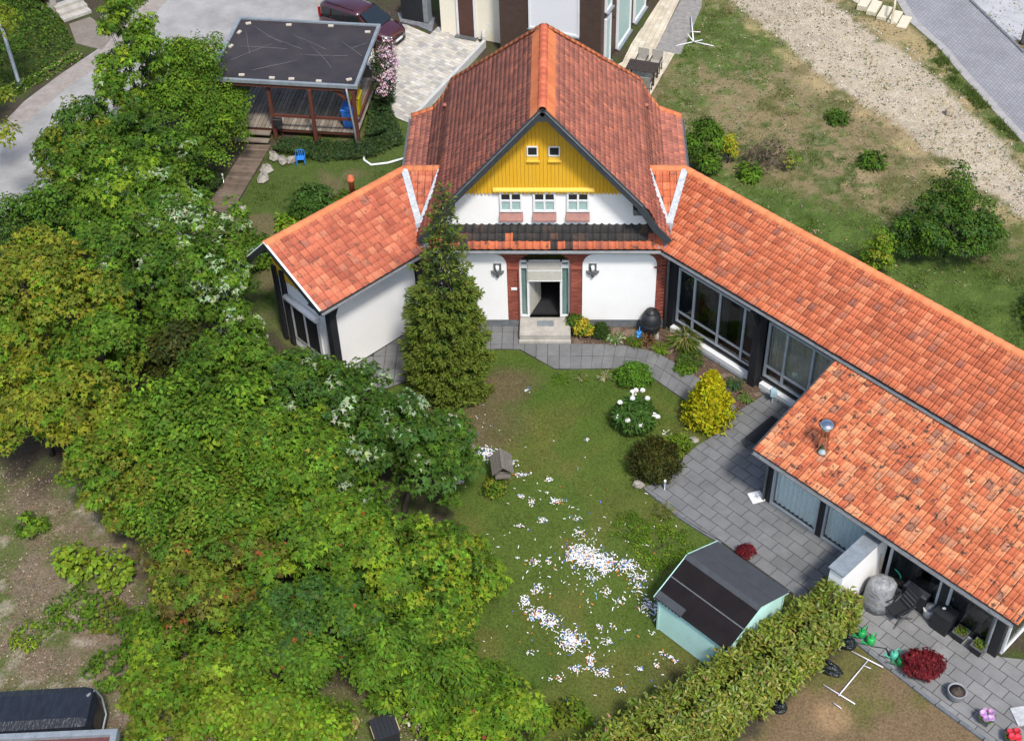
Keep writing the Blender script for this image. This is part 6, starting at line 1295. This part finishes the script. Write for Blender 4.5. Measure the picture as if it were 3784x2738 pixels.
# ball of fresh green, peony, bed plants
bush('green_shrub','low dome of bright fresh green leaves beside the path','shrub',(3.25,-3.0),[((3.25,-3.0,.3),(.66,.55,.42))],'oval',.075,[(.10,.22,.02),(.085,.19,.018)],[1,1],110,42,.13,trunk=.02,crown='foliage',stem='stem',zmin=-.3)
pe = bush('peony_bush','leafy green peony bush with large white flowers on the lawn','shrub',(3.2,-5.4),[((3.2,-5.3,.62),(.68,.62,.55))],'lance',.2,[(.05,.115,.02),(.065,.135,.022)],[1,1],120,24,.17,trunk=.025,crown='foliage',stem='stem',wmul=1.3,zmin=-.7)
WPE = attr_mat('white_petal', .6, .2, .2)
def flower(parent, x, y, z, r, col, petals=14, name='flower', mat=None):
    n = petals; a = np.linspace(0,2*math.pi,n,endpoint=False)+RNG.random(); tilt = np.where(np.arange(n) % 2, .25, .8)
    D = np.stack([np.cos(a),np.sin(a),tilt],-1); Nn = np.stack([-np.cos(a)*tilt,-np.sin(a)*tilt,np.ones(n)],-1)
    link(name, leaf_mesh(name,'oval',np.tile((x,y,z),(n,1)),Nn,D,np.full(n,r),jcol(col,n,.05),1.6), parent, [mat or WPE])
for dx, dy, dz in ((-.1,.72,1.1),(.02,.78,1.12),(-.05,.62,1.08),(-.55,.25,1.05),(-.12,.28,1.22),(.4,.35,1.15),(-.62,-.2,.8),(-.3,-.42,.85),(.62,-.1,.8),(.75,-.15,.75),(.15,-.55,.75),(.25,.75,1.15)):
    flower(pe, dx, dy, dz, .105, (.85,.84,.80))
def spiky(name, label, x, y, r, h, n, cols, wts, z=0, cat='plant', wid=1.0, droop=.6):
    t = thing(name, label, cat, (x,y,z)); a = RNG.uniform(0,2*math.pi,n); ln = RNG.uniform(.55,1.05,n); P=[];D=[];S=[];C=[];Nn=[]
    st = np.stack([np.cos(a)*.08*r,np.sin(a)*.08*r,np.zeros(n)],-1); out = np.stack([np.cos(a),np.sin(a),np.zeros(n)],-1); c = jcol(pal(cols,wts,n),n,.2)
    sp = RNG.uniform(.15,1,n)
    p0 = st; segs = 3
    for s in range(segs):
        u1 = (s+1)/segs; p1 = st+out*(r*sp*u1**1.6)[:,None]*1.0; p1[:,2] = h*ln*(u1-droop*sp*u1**2.4*.75)
        d = p1-p0; P.append(p0); D.append(d); S.append(np.linalg.norm(d,axis=1)*1.12); C.append(c); Nn.append(nrm(np.cross(np.cross(d,out+np.array([0,0,.01])),d)+np.array([0,0,.3]))); p0 = p1
    P = np.vstack(P); P[:,2] = np.maximum(P[:,2],.01)
    link('blades', leaf_mesh('blades','lance',P,np.vstack(Nn),np.vstack(D),np.concatenate(S),np.vstack(C),wid*.55), t, [M_['leaf']]); return t
STRAW=(.30,.25,.12)
spiky('ornamental_grass','large arching clump of straw green ornamental grass by the wing',5.2,-1.15,.75,.95,420,[GREEN,OLIVE,STRAW],[4,3,3],wid=.5)
spiky('ornamental_grass','small grass tuft at the lawn edge of the terrace',4.0,-9.35,.42,.6,200,[OLIVE,STRAW,GREEN],[4,3,2],wid=.5)
spiky('hosta','variegated hosta with pale edged leaves in front of the ball shrub',2.62,-.82,.42,.38,70,[(.2,.26,.12),GREEN,(.45,.5,.3)],[3,3,2],wid=2.0)
spiky('daylily','bright green daylily clump beside the curved path',4.3,-1.42,.42,.45,110,[LIME,MID],[2,2],wid=1.0)
spiky('iris_clump','blue green iris clump below the wing windows',6.85,-3.3,.45,.5,120,[BLUEG,(.07,.13,.07)],[2,2],wid=.9)
spiky('hosta','pale hosta at the terrace corner below the iris',7.2,-3.95,.35,.3,70,[(.16,.22,.07),MID],[2,2],wid=1.8)
spiky('dry_perennial','withered cream perennial on the lawn below the path',2.2,-2.8,.35,.25,50,[(.4,.36,.24),OLIVE],[2,1],wid=1.2); spiky('dry_perennial','withered perennial in the middle of the lawn edge below the path',1.35,-2.9,.3,.25,40,[(.36,.32,.2),OLIVE],[1,2],wid=1.2); spiky('weed_rosette','green weed rosette on the lawn below the door path',.6,-3.0,.4,.2,60,[GREEN,MID],[2,2],wid=1.5)
plant('euonymus','yellow variegated shrub right beside the doorstep','shrub',1.42,-.55,.3,.75,'oval',.09,[(.42,.34,.03),(.3,.28,.03),MID],[3,2,1],46,24,.12); plant('laurel_shrub','dark green shrub behind the yellow one by the doorstep','shrub',1.15,-.22,.3,.75,'oval',.09,[DGREEN,GREEN],[2,2],40,24,.12)
plant('groundcover','low grey green perennials along the path right of the hosta','plant',3.35,-.98,.35,.25,'oval',.06,[OLIVE,GREEN],[2,2],40); plant('groundcover','feathery perennials between grass clump and cypress','plant',5.35,-2.0,.5,.4,'lance',.12,[GREEN,BLUEG,OLIVE],[2,2,1],60); plant('groundcover','round leaved perennials beside the path above the cypress','plant',5.15,-2.4,.35,.25,'oval',.09,[GREEN,MID],[2,2],36); plant('sedge','rusty brown sedge beside the blue watering can','plant',3.75,-.85,.3,.3,'lance',.16,[(.2,.11,.05),(.14,.08,.035)],[1,1],20); plant('lily_leaves','yellow green leaves below the dark round shrub','plant',4.55,-6.3,.5,.35,'lance',.2,[OLIVE,LIME,MID],[2,1,2],40); plant('feeder_shrub','yellow green shrub at the foot of the bird house','shrub',-1.6,-8.35,.42,.5,'oval',.08,[MID,(.25,.25,.03),GREEN],[2,2,2],60)
plant('clover_patch','patch of yellow green clover on the lawn left of the shed','plant',3.9,-10.6,1.1,.12,'oval',.06,[MID,LIME],[2,1],130,18,.12); plant('clover_patch','small clover patch on the lawn below the ornamental tuft','plant',2.9,-9.9,.7,.1,'oval',.06,[MID,GREEN],[2,1],60,18,.12); plant('seedling','pale seedling bush at the lawn foot beside the hedge','shrub',.9,-17.0,.55,.6,'oval',.14,[OLIVE,MID,YEL],[2,2,1],24)
def maple_red(x,y,r,h,label,m=90): return bush('red_maple',label,'shrub',(x,y),[((x,y,h*.55),(r,r*.85,h*.5))],'maple',.11,[(.17,.018,.022),(.11,.012,.016),(.22,.03,.03)],[3,3,1],m,34,.16,trunk=.025,crown='foliage',stem='stem',zmin=-.8)
maple_red(11.38,-15.45,.55,.75,'dark red Japanese maple bush on the lower terrace'); maple_red(6.55,-11.0,.22,.4,'small dark red maple peeking out behind the shed',14)
for P_, cols in ((PL1,[OLIVE,MID]),(PL2,[OLIVE,GREEN])):
    n = 90; a = RNG.uniform(0,6.28,n); r = .17*np.sqrt(RNG.random(n)); pos = np.stack([r*np.cos(a),r*np.sin(a),.34+.1*RNG.random(n)],-1); link('plant', leaf_mesh('plant','oval',pos,np.array([0,0,1.])+RNG.normal(0,.4,(n,3)),RNG.normal(0,1,(n,3)),np.full(n,.07),jcol(pal(cols,[1,1],n),n)), P_, [M_['leaf']])
for P_, fc, fn in ((PL3,(.45,.26,.46),5),(PL4,(.55,.04,.06),4)):
    for k in range(fn):
        a = 2*math.pi*k/fn; flower(P_, .13*math.cos(a), .13*math.sin(a), .36+.05*(k % 2), .12, fc if k % 3 else tuple(min(1,c*1.4) for c in fc), 22)
    n = 40; a = RNG.uniform(0,6.28,n); pos = np.stack([.15*np.cos(a),.15*np.sin(a),.3+.05*RNG.random(n)],-1); link('leaves', leaf_mesh('leaves','oval',pos,np.array([0,0,1.])+RNG.normal(0,.4,(n,3)),np.stack([np.cos(a),np.sin(a),.1*a],-1),np.full(n,.11),jcol(GREEN,n)), P_, [M_['leaf']])
# ------------------------------------------------------------------ laurel hedge
def hedge():
    t = thing('laurel_hedge','thick olive green laurel hedge running down from the white divider wall','hedge',(6,-16,0))
    C0 = [(9.2,-13.5),(8.2,-14.4),(7.1,-15.45),(5.75,-16.5),(4.25,-17.55),(2.6,-18.65),(.9,-19.7)]; n = 25000
    pts = np.array(resample(C0, 200)); k = RNG.integers(0,200,n); c = pts[k]; tn = nrm(pts[np.minimum(k+1,200)]-pts[np.maximum(k-1,0)]); s = np.stack([-tn[:,1],tn[:,0]],-1)
    th = RNG.uniform(-.35*math.pi,1.35*math.pi,n); bumpv = 1+.14*np.sin(k*.31)+.12*np.sin(k*.83+th*2)
    w = (.62+.28*np.clip(k/60,0,1))*bumpv; hh = 1.52*(1+.08*np.sin(k*.23)+.06*np.sin(k*.9)); q = RNG.uniform(.72,1.05,n)
    cx = np.cos(th); sz = np.sin(th); lat = np.sign(cx)*np.abs(cx)**.6*w*q; z = np.where(sz > 0, .95+(hh-.95)*np.abs(sz)**.7*q, .95*(1-np.abs(sz)*.95)*1)
    P = np.stack([c[:,0]+s[:,0]*lat+RNG.normal(0,.05,n), c[:,1]+s[:,1]*lat+RNG.normal(0,.05,n), z+RNG.normal(0,.06,n)],-1)
    out = np.stack([s[:,0]*cx, s[:,1]*cx, sz],-1); top = RNG.random(n)
    Nn = nrm(out*.5+np.array([0,0,.7])+RNG.normal(0,.45,(n,3))); D = nrm(out*.6+RNG.normal(0,.6,(n,3))+np.array([0,0,.35]))
    cl = fbm(P[:,0],P[:,1],.9,61)[:,None]; col = jcol(np.where(cl > .5,(.17,.21,.022),(.13,.175,.02)),n,.22); pk = RNG.random(n) < .22; col[pk] = jcol((.25,.26,.045),pk.sum(),.2); pk = RNG.random(n) < .05; col[pk] = jcol((.19,.14,.04),pk.sum(),.2)
    P[:,2] = np.maximum(P[:,2],.05)
    link('foliage', leaf_mesh('foliage','lance',P-np.array([6,-16,0]),Nn,D,RNG.uniform(.13,.22,n),col,1.35), t, [M_['laurel']])
    b = MB()
    for i in range(4,200,9): p = pts[i]; b = MB().tube([(p[0]-6,p[1]+16,-.03),(p[0]-6+random.uniform(-.2,.2),p[1]+16+random.uniform(-.2,.2),1.3)],[.035,.01],5); b.build('stem', M_['bark'], t)
M_['laurel'] = attr_mat('laurel_leaf', .4, .25, .3)
hedge()
# ------------------------------------------------------------------ plants of the meadow and the back garden
bush('bamboo_bush','dense green bush behind the right corner of the red roof','shrub',(6.75,10.4),[((6.75,10.5,.95),(.95,.9,1.0))],'lance',.2,[GREEN,MID,DGREEN],[3,3,2],120,34,.28,zmin=-.9,trunk=.04,crown='foliage',stem='stem',wmul=1.3)
bush('golden_shrub','yellow leaved shrub joined to the bush by the red roof corner','shrub',(7.75,10.6),[((7.75,10.7,.75),(.42,.42,.65))],'oval',.11,[(.35,.32,.02),LIME],[3,2],34,26,.18,trunk=.03,crown='foliage',stem='stem')
bush('bare_rose','leafless reddish brown twiggy bush in the meadow','shrub',(9.4,10.3),[((9.4,10.4,.6),(.9,.7,.6))],'needle',.3,[(.13,.10,.07),(.16,.13,.08)],[2,1],34,12,.34,trunk=.03,crown='crown',stem='stem'); bush('young_maple','sprig of yellowish young leaves in front of the bare bush','plant',(10.4,10.1),[((10.4,10.1,.5),(.35,.3,.5))],'maple',.16,[(.3,.3,.06),MID],[2,1],10,14,.2,trunk=.02,crown='foliage',stem='stem')
bush('pear_tree','broad dark green fruit tree on the meadow behind the right wing','tree',(15.9,4.2),[((15.9,4.2,1.1),(2.0,1.6,1.0)),((15.6,4.5,2.2),(1.0,.9,.9)),((16.6,4.4,1.9),(1.0,.9,.9)),((15.9,4.8,3.2),(.5,.5,.8)),((14.5,3.9,.9),(.8,.8,.8))],'oval',.12,[DGREEN,BLUEG,GREEN],[4,3,3],330,46,.33,trunk=.08,pale=.0,zmin=-.9)
bush('lime_shrub','upright lime yellow shrub behind the right wing ridge','shrub',(12.9,2.9),[((12.9,3.0,1.1),(.55,.55,1.35))],'oval',.11,[LIME,(.24,.28,.03),MID],[3,2,2],80,28,.22,trunk=.03,crown='foliage',stem='stem')
plant('thistle','leafy weed rosette in the middle of the meadow','plant',14.1,10.5,.55,.4,'lance',.35,[GREEN,DGREEN],[2,2],14); plant('dock_plant','green dock plant near the bare bush','plant',8.6,9.6,.5,.6,'lance',.3,[MID,GREEN],[2,2],20); plant('grass_hummock','dark green grass hummock near the gravel track','plant',13.0,13.9,.5,.4,'lance',.25,[DGREEN,GREEN],[2,1],30); plant('bush_weeds','leafy weeds at the meadow edge behind the right wing end','shrub',19.0,.4,1.1,1.0,'oval',.16,[GREEN,BLUEG],[2,1],90,22,.3)
plant('dogwood','dark green shrub behind the left wing ridge','shrub',-9.6,7.0,1.0,1.1,'oval',.14,[DGREEN,BLUEG],[2,2],120,26,.28); plant('barberry','yellow green shrub behind the left wing near the clay vent pipe','shrub',-8.0,7.3,.9,.7,'oval',.1,[OLIVE,MID,GREEN],[2,1,2],90,26,.22); plant('laurel_shrub','shrub at the rear edge of the left wing roof','shrub',-11.4,3.9,.9,.9,'oval',.14,[GREEN,MID],[2,2],80,24,.25); plant('fern','fresh green fern on the back lawn','plant',-10.6,6.2,.45,.4,'frond',.3,[MID,LIME],[2,1],14); plant('shade_shrub','dark shrub at the shaded end of the boardwalk','shrub',-14.6,8.6,.8,.8,'oval',.12,[DGREEN,(.03,.055,.012)],[2,2],60,24,.25)
# ivy: below the carport and climbing its right corner; rambling rose on top
def ivy():
    t = thing('ivy','dark ivy carpet under the carport deck and up to the driveway','ivy',(-9.3,11.6,0)); P=[]
    for poly, n, zf in (([(-12.0,11.2),(-11.9,12.3),(-8.2,11.9),(-7.6,13.2),(-7.4,15.5),(-6.9,14.0),(-6.3,12.0),(-7.6,10.8),(-9.8,10.6)],4200,.35),([(-8.1,12.2),(-7.2,12.2),(-7.0,16),(-7.7,16)],1800,1.1)):
        p = []
        while len(p) < n:
            q = (random.uniform(-12.2,-6),random.uniform(10.4,16.2))
            if inpoly(*q,poly): p.append((q[0],q[1],zf*vnoise(np.array(q[0]*1.0),np.array(q[1]*1.0),.7,3)+.06*random.random()))
        P.append(np.array(p))
    P = np.vstack(P); n = len(P)
    link('foliage', leaf_mesh('foliage','maple',P-np.array([-9.3,11.6,0]),np.array([0,0,1.])+RNG.normal(0,.45,(n,3)),RNG.normal(0,1,(n,3)),RNG.uniform(.08,.15,n),jcol(pal([(.03,.062,.022),(.05,.09,.025),(.075,.11,.03)],[4,3,1],n),n)), t, [M_['leaf']])
    MB().tube([(1.2,.3,0),(1.4,1.5,.3),(1.5,3.2,.8)],[.03,.025,.01],5).build('stem', M_['bark'], t)
    t = thing('rambling_rose','pink flowering climber hanging over the right end of the carport','climber',(-7.45,15.2,0))
    cc, cd = ellip_clusters((-7.35,15.0,1.75),(.42,1.7,1.35),110,-.9); Pq, Nn, D, idx = clump_leaves(cc,cd,30,.26); n = len(Pq)
    link('foliage', leaf_mesh('foliage','oval',Pq-np.array([-7.45,15.2,0]),Nn,D,RNG.uniform(.06,.12,n),jcol(pal([(.035,.05,.02),(.06,.085,.025)],[2,1],n),n)), t, [M_['leaf']])
    cc, cd = ellip_clusters((-7.2,15.0,2.0),(.42,1.8,1.1),120,-.8); Pq, Nn, D, idx = clump_leaves(cc,cd,13,.2); n = len(Pq)
    link('blossom', leaf_mesh('blossom','oval',Pq-np.array([-7.45,15.2,0]),Nn,D,RNG.uniform(.06,.10,n),jcol(pal([(.55,.36,.42),(.62,.46,.5),(.42,.25,.32)],[3,2,1],n),n,.1),1.4), t, [WPE])
    MB().tube([(0,0,0),(.05,-.2,1.2),(.1,.1,2.6)],[.04,.03,.01],6).build('stem', M_['bark'], t)
ivy()
# hedge bank, cypress and overhanging branches, upper left
def bank(name, label, poly, n, h, cols, wts, kind='oval', size=.13, zmin=.1):
    cx = sum(p[0] for p in poly)/len(poly); cy = sum(p[1] for p in poly)/len(poly); t = thing(name,label,'hedge',(cx,cy,0)); xs=[p[0] for p in poly]; ys=[p[1] for p in poly]
    q = np.stack([RNG.uniform(min(xs),max(xs),n*3),RNG.uniform(min(ys),max(ys),n*3)],-1); d = dist_np(q[:,0],q[:,1],poly); q = q[d > 0][:n]; d = d[d > 0][:n]
    z = h*np.clip(d*1.6,.05,1)*(.7+.6*fbm(q[:,0],q[:,1],1.0,77))*RNG.uniform(.75,1.05,len(q)); P = np.column_stack([q,z]); m = len(P)
    link('foliage', leaf_mesh('foliage',kind,P-np.array([cx,cy,0]),np.array([0,0,1.])+RNG.normal(0,.5,(m,3)),RNG.normal(0,1,(m,3)),RNG.uniform(.6,1.2,m)*size,jcol(pal(cols,wts,m),m)), t, [M_['leaf']])
    for i in range(0,m,max(1,m//12)): MB().tube([(P[i,0]-cx,P[i,1]-cy,-.03),(P[i,0]-cx+.05,P[i,1]-cy,max(.1,P[i,2]-.05))],[.03,.012],5).build('stem', M_['bark'], t)
bank('cotoneaster_bank','dark small-leaved hedge bank along the far side of the lane',[(-29,14.5),(-25.3,16.4),(-23.6,18.4),(-23.0,20.4),(-24.1,22.6),(-25.2,24.2),(-29,26)],9000,1.1,[DGREEN,GREEN,OLIVE],[4,3,1],size=.14)
bank('flowering_verge','weedy verge with small pale flowers at the foot of the hedge bank',[(-27,13.6),(-24.6,15.7),(-23.0,17.9),(-22.2,19.2),(-22.6,19.8),(-24.0,17.9),(-26,16)],2600,.35,[MID,GREEN,(.5,.48,.25),LIME],[4,4,1,1],size=.12)
bank('garden_hedge','bright green low hedge right of the stone steps',[(-22.4,24.2),(-21.6,22.6),(-20.6,23.8),(-19.9,25.4),(-20,27.5),(-22.8,27.5)],3600,.6,[MID,GREEN,OLIVE],[4,3,1],size=.13)
bank('rock_garden_shrub','dark shrub at the top left corner beside the stone wall',[(-28.5,24.5),(-26,23.5),(-25.3,24.6),(-26,27),(-29,27)],1400,.9,[DGREEN,GREEN],[2,2],size=.13)
bush('column_cypress','dark trunk-like columnar cypress above the hedge bank','tree',(-25.0,23.2),[((-25.0,23.2,1.5),(.38,.38,1.5)),((-25.0,23.2,3.0),(.3,.3,1.0))],'frond',.16,[(.05,.05,.02),(.035,.04,.015)],[1,1],70,30,.2,trunk=.09)
MP('ash_tree','yellow green branches hanging in from the left edge above the lane',(-25.4,10.2),[((-23.9,14.9,4.4),(.74,.9,.5)),((-22.15,8.5,4.5),(.7,.74,.4)),((-24.6,11.5,5.2),(1.2,1.4,.7)),((-21.1,6.4,4.3),(.5,.4,.3))],[YEL,OLIVE,LIME],[4,3,2],60,kind='lance',size=.2,per=32,cr=.4,wmul=1.6)
# ------------------------------------------------------------------ grass
def grass(name, label, n, box_, dens, hfun, cfun, wid=1.0):
    q = np.stack([RNG.uniform(box_[0],box_[1],n),RNG.uniform(box_[2],box_[3],n)],-1); k = RNG.random(n) < dens(q[:,0],q[:,1]); q = q[k]; m = len(q)
    P = np.column_stack([q,np.full(m,-.025)]); h = hfun(q[:,0],q[:,1])*RNG.uniform(.6,1.3,m); D = np.array([0,0,1.])+RNG.normal(0,.45,(m,3)); Nn = RNG.normal(0,1,(m,3)); Nn[:,2] = .6
    C = ground_colour(q[:,0],q[:,1])/.95; C = cfun(q,C); C = C*np.clip(1+RNG.normal(0,.28,(m,1)),.4,1.8)*(1+RNG.normal(0,.08,(m,3)))
    o = link(name, leaf_mesh(name,'blade',P,Nn,D,h,np.clip(C,.004,.8),wid), None, [M_['grass']]); tag(o,label,'grass',kind='stuff')
SHEDP = [(3.3,-14.3),(5.3,-16.2),(7.6,-13.4),(5.4,-11.4)]
grass('lawn_grass','short mown garden lawn grass',170000,(-5.5,7.5,-18.5,-1.2),lambda X,Y: np.where((dist_np(X,Y,LAWN) > .05) & ~inpoly_np(X,Y,SHEDP),1,0)*1.0,lambda X,Y: .045+.05*fbm(X,Y,.6,41),lambda q,C: C*np.array([1.15,1.25,1.05]),1.6)
def md(X,Y):
    c = ground_colour(X,Y); g = c[:,1]/(c[:,0]+1e-3); inside = (dist_np(X,Y,MEADOW) > .0)|(dist_np(X,Y,BACK_L) > .1)|(dist_np(X,Y,YARD_BL) > .2)|(dist_np(X,Y,YARD_R) > .1)
    bad = inpoly_np(X,Y,DRIVE)|inpoly_np(X,Y,PATIO)|inpoly_np(X,Y,RD_L+RD_R)
    return np.where(inside & ~bad, np.clip((g-.72)*2.2,0.06,1), 0)
grass('meadow_grass','rough meadow grass round the houses',620000,(-22,24,-20,26),md,lambda X,Y: np.clip(.05+.45*(fbm(X,Y,.9,45)-.38),.04,.34)*np.where(Y < -8,.5,1),lambda q,C: C*np.array([1.25,1.3,1.05]),1.3)
def vg(X,Y):
    d = dist_np(X,Y,[(18.3,20.9),(18.75,20.2),(19.45,17.4),(20.1,14.95),(20.9,12.1),(20.4,12.4),(19.5,14.4),(18.9,16.6),(18.2,18.8)]); return np.clip(d*6+.3,0,1)*np.clip((fbm(X,Y,.9,51)-.38)*8,0,1)
grass('verge_grass','tall green grass along the paved road kerb',60000,(17,22,11,22),vg,lambda X,Y: .22+0*X,lambda q,C: np.tile((.085,.13,.025),(len(q),1)),1.4)
def stones():
    n = 5200; q = np.stack([RNG.uniform(8,24,n),RNG.uniform(3,26,n)],-1); q = q[dist_np(q[:,0],q[:,1],TRACK) > -.4]; V=[];F=[];C=[]; k = 0
    oct_ = np.array([(1,0,0),(0,1,0),(-1,0,0),(0,-1,0),(0,0,1),(0,0,-1)],float); of = np.array([(0,1,4),(1,2,4),(2,3,4),(3,0,4),(1,0,5),(2,1,5),(3,2,5),(0,3,5)])
    for x, y in q:
        r = .015+.05*random.random()**3; a = random.uniform(0,6.28); M2 = np.array([[math.cos(a),-math.sin(a),0],[math.sin(a),math.cos(a),0],[0,0,1]])
        V.append((oct_*np.array([r*1.3,r,r*.7])) @ M2.T+np.array([x,y,.0])); F.append(of+k); k += 6; g = random.uniform(.28,.62); C.append(np.tile((g,g*.95,g*.87),(6,1)))
    me = fast_mesh('track_stones', np.vstack(V), np.vstack(F), col=np.vstack(C)); tag(link('track_stones', me, None, [M_['col']]), 'loose pale stones on the gravel track', 'stones', kind='stuff')
stones()
def flakes(name, label, n, box_, dens, cols, wts, size):
    q = np.stack([RNG.uniform(box_[0],box_[1],n),RNG.uniform(box_[2],box_[3],n)],-1); q = q[RNG.random(n) < dens(q[:,0],q[:,1])]; m = len(q)
    P = np.column_stack([q,RNG.uniform(.0,.03,m)])
    o = link(name, leaf_mesh(name,'lance',P,np.array([0,0,1.])+RNG.normal(0,.35,(m,3)),RNG.normal(0,1,(m,3)),RNG.uniform(.4,1.3,m)*size,jcol(pal(cols,wts,m),m,.25),2.0), None, [M_['col']]); tag(o, label, 'litter', kind='stuff')
flakes('leaf_litter','dry leaves and wood chips on the bare ground below the thicket',60000,(-22,-3,-20,-5),lambda X,Y: np.clip(dist_np(X,Y,YARD_BL)*.5+.8,.0,1)*np.clip((fbm(X,Y,1.3,71)-.36)*6,.08,1),[(.22,.16,.105),(.16,.115,.075),(.31,.25,.185),(.10,.075,.05)],[4,4,2,3],.07)
flakes('bed_mulch_chips','bark chips on the flower bed along the house',9000,(.9,8.2,-4.8,.1),lambda X,Y: np.where(inpoly_np(X,Y,BED),1,0),[(.2,.12,.08),(.12,.075,.05),(.34,.24,.18)],[4,4,1],.055)
flakes('track_weeds','small weeds and dry stalks scattered over the meadow and track',16000,(5,24,2,26),lambda X,Y: np.where((dist_np(X,Y,MEADOW) > 0) & ~inpoly_np(X,Y,RD_L+RD_R) & ~inpoly_np(X,Y,PATIO),1,0)*np.clip((fbm(X,Y,.8,83)-.35)*5,.05,1),[(.09,.13,.03),(.06,.09,.02),(.26,.2,.12),(.16,.12,.07)],[4,3,3,3],.11)
# ------------------------------------------------------------------ scraps scattered on the lawn
def scraps():
    spots = [(1.3,-11.05,.5,.34,430),(2.0,-11.4,.45,.32,300),(2.75,-11.5,.28,.25,110),(3.1,-11.95,.35,.2,80),(-.15,-12.4,.18,.16,45),(-.5,-12.9,.2,.2,60),(-.1,-13.4,.3,.24,120),(.3,-13.7,.25,.2,95),(.95,-14.35,.36,.3,260),(1.5,-15.1,.12,.25,80),(1.85,-15.5,.25,.15,60),(3.35,-13.1,.4,.3,110),(-2.05,-6.6,.3,.24,170),(-1.1,-7.05,.2,.14,50),(-.75,-7.6,.28,.1,50),(-2.65,-6.0,.2,.1,30),(-2.85,-7.9,.22,.14,40),(-2.3,-7.0,.22,.1,30),(.2,-7.8,.12,.12,20),(4.35,-5.75,.16,.22,40),(.45,-8.75,.2,.13,50),(-.35,-8.85,.1,.16,26),(-.72,-8.55,.1,.1,22),(-2.6,-7.5,.14,.1,20),(-.6,-3.5,.2,.12,10),(1.5,-5.95,.08,.08,10),(0,-9.6,.14,.1,26),(-.74,-9.84,.14,.06,18),(1.2,-10.15,.2,.14,40),(-.25,-11.35,.2,.14,36),(.2,-11.3,.12,.12,18),(2.0,-12.5,.2,.15,30),(2.5,-12.9,.16,.14,24),(3.0,-12.4,.2,.2,36),(1.8,-13.87,.14,.1,20),(2.2,-13.87,.12,.1,12),(1.95,-14.4,.2,.12,24),(2.65,-14,.08,.08,10),(3.45,-14.15,.14,.14,14),(3.7,-14.85,.3,.12,30),(4.0,-15.05,.12,.12,22),(3.5,-15.3,.12,.1,18),(3.0,-15.4,.14,.08,14),(.5,-15.7,.2,.1,22),(2.35,-16.1,.2,.1,20),(-.3,-14.8,.16,.1,14),(1.1,-9.55,.16,.1,20),(1.55,-12.0,.25,.15,30),(1.1,-15.4,.3,.14,40),(1,-12,2.6,3.4,200),(-2.8,-5.6,1.3,1.4,40),(-3.9,-4.8,.4,.5,25)]
    cols = [(.74,.73,.70),(.68,.70,.72),(.10,.16,.5),(.65,.2,.04),(.6,.5,.25),(.2,.45,.6),(.4,.08,.06)]; w = [60,14,9,6,5,4,2]
    V=[];F=[];C=[]; k = 0
    tot = []
    for x,y,sx,sy,n in spots:
        for _ in range(n):
            px, py = random.gauss(x,sx*.55), random.gauss(y,sy*.62)
            if not inpoly(px,py,LAWN) or inpoly(px,py,SHEDP): continue
            big = n > 90; L = random.uniform(.016,.05)*(1.1 if big else .8); wd = random.uniform(.008,.018); a = random.uniform(0,6.28); ti = random.uniform(-.35,.35)
            c, s = math.cos(a), math.sin(a); z = random.uniform(.03,.075); q = []
            for (u, v_, dz) in ((-1,-1,0),(-1,1,0),(0,-1,.012),(0,1,.012),(1,-1,0),(1,1,0)):
                q.append((px+(u*L*c-v_*wd*s), py+(u*L*s+v_*wd*c), max(.012, z+u*L*ti+dz)))
            V += q; F += [(k,k+2,k+3,k+1),(k+2,k+4,k+5,k+3)]; k += 6
            cc = random.choices(cols, w)[0]
            C += [cc]*6
    me = fast_mesh('paper_scraps', np.array(V), np.array(F), col=np.array(C)); tag(link('paper_scraps', me, None, [M_['col']]), 'white and coloured paper scraps scattered over the lawn', 'paper scraps', kind='stuff')
scraps()
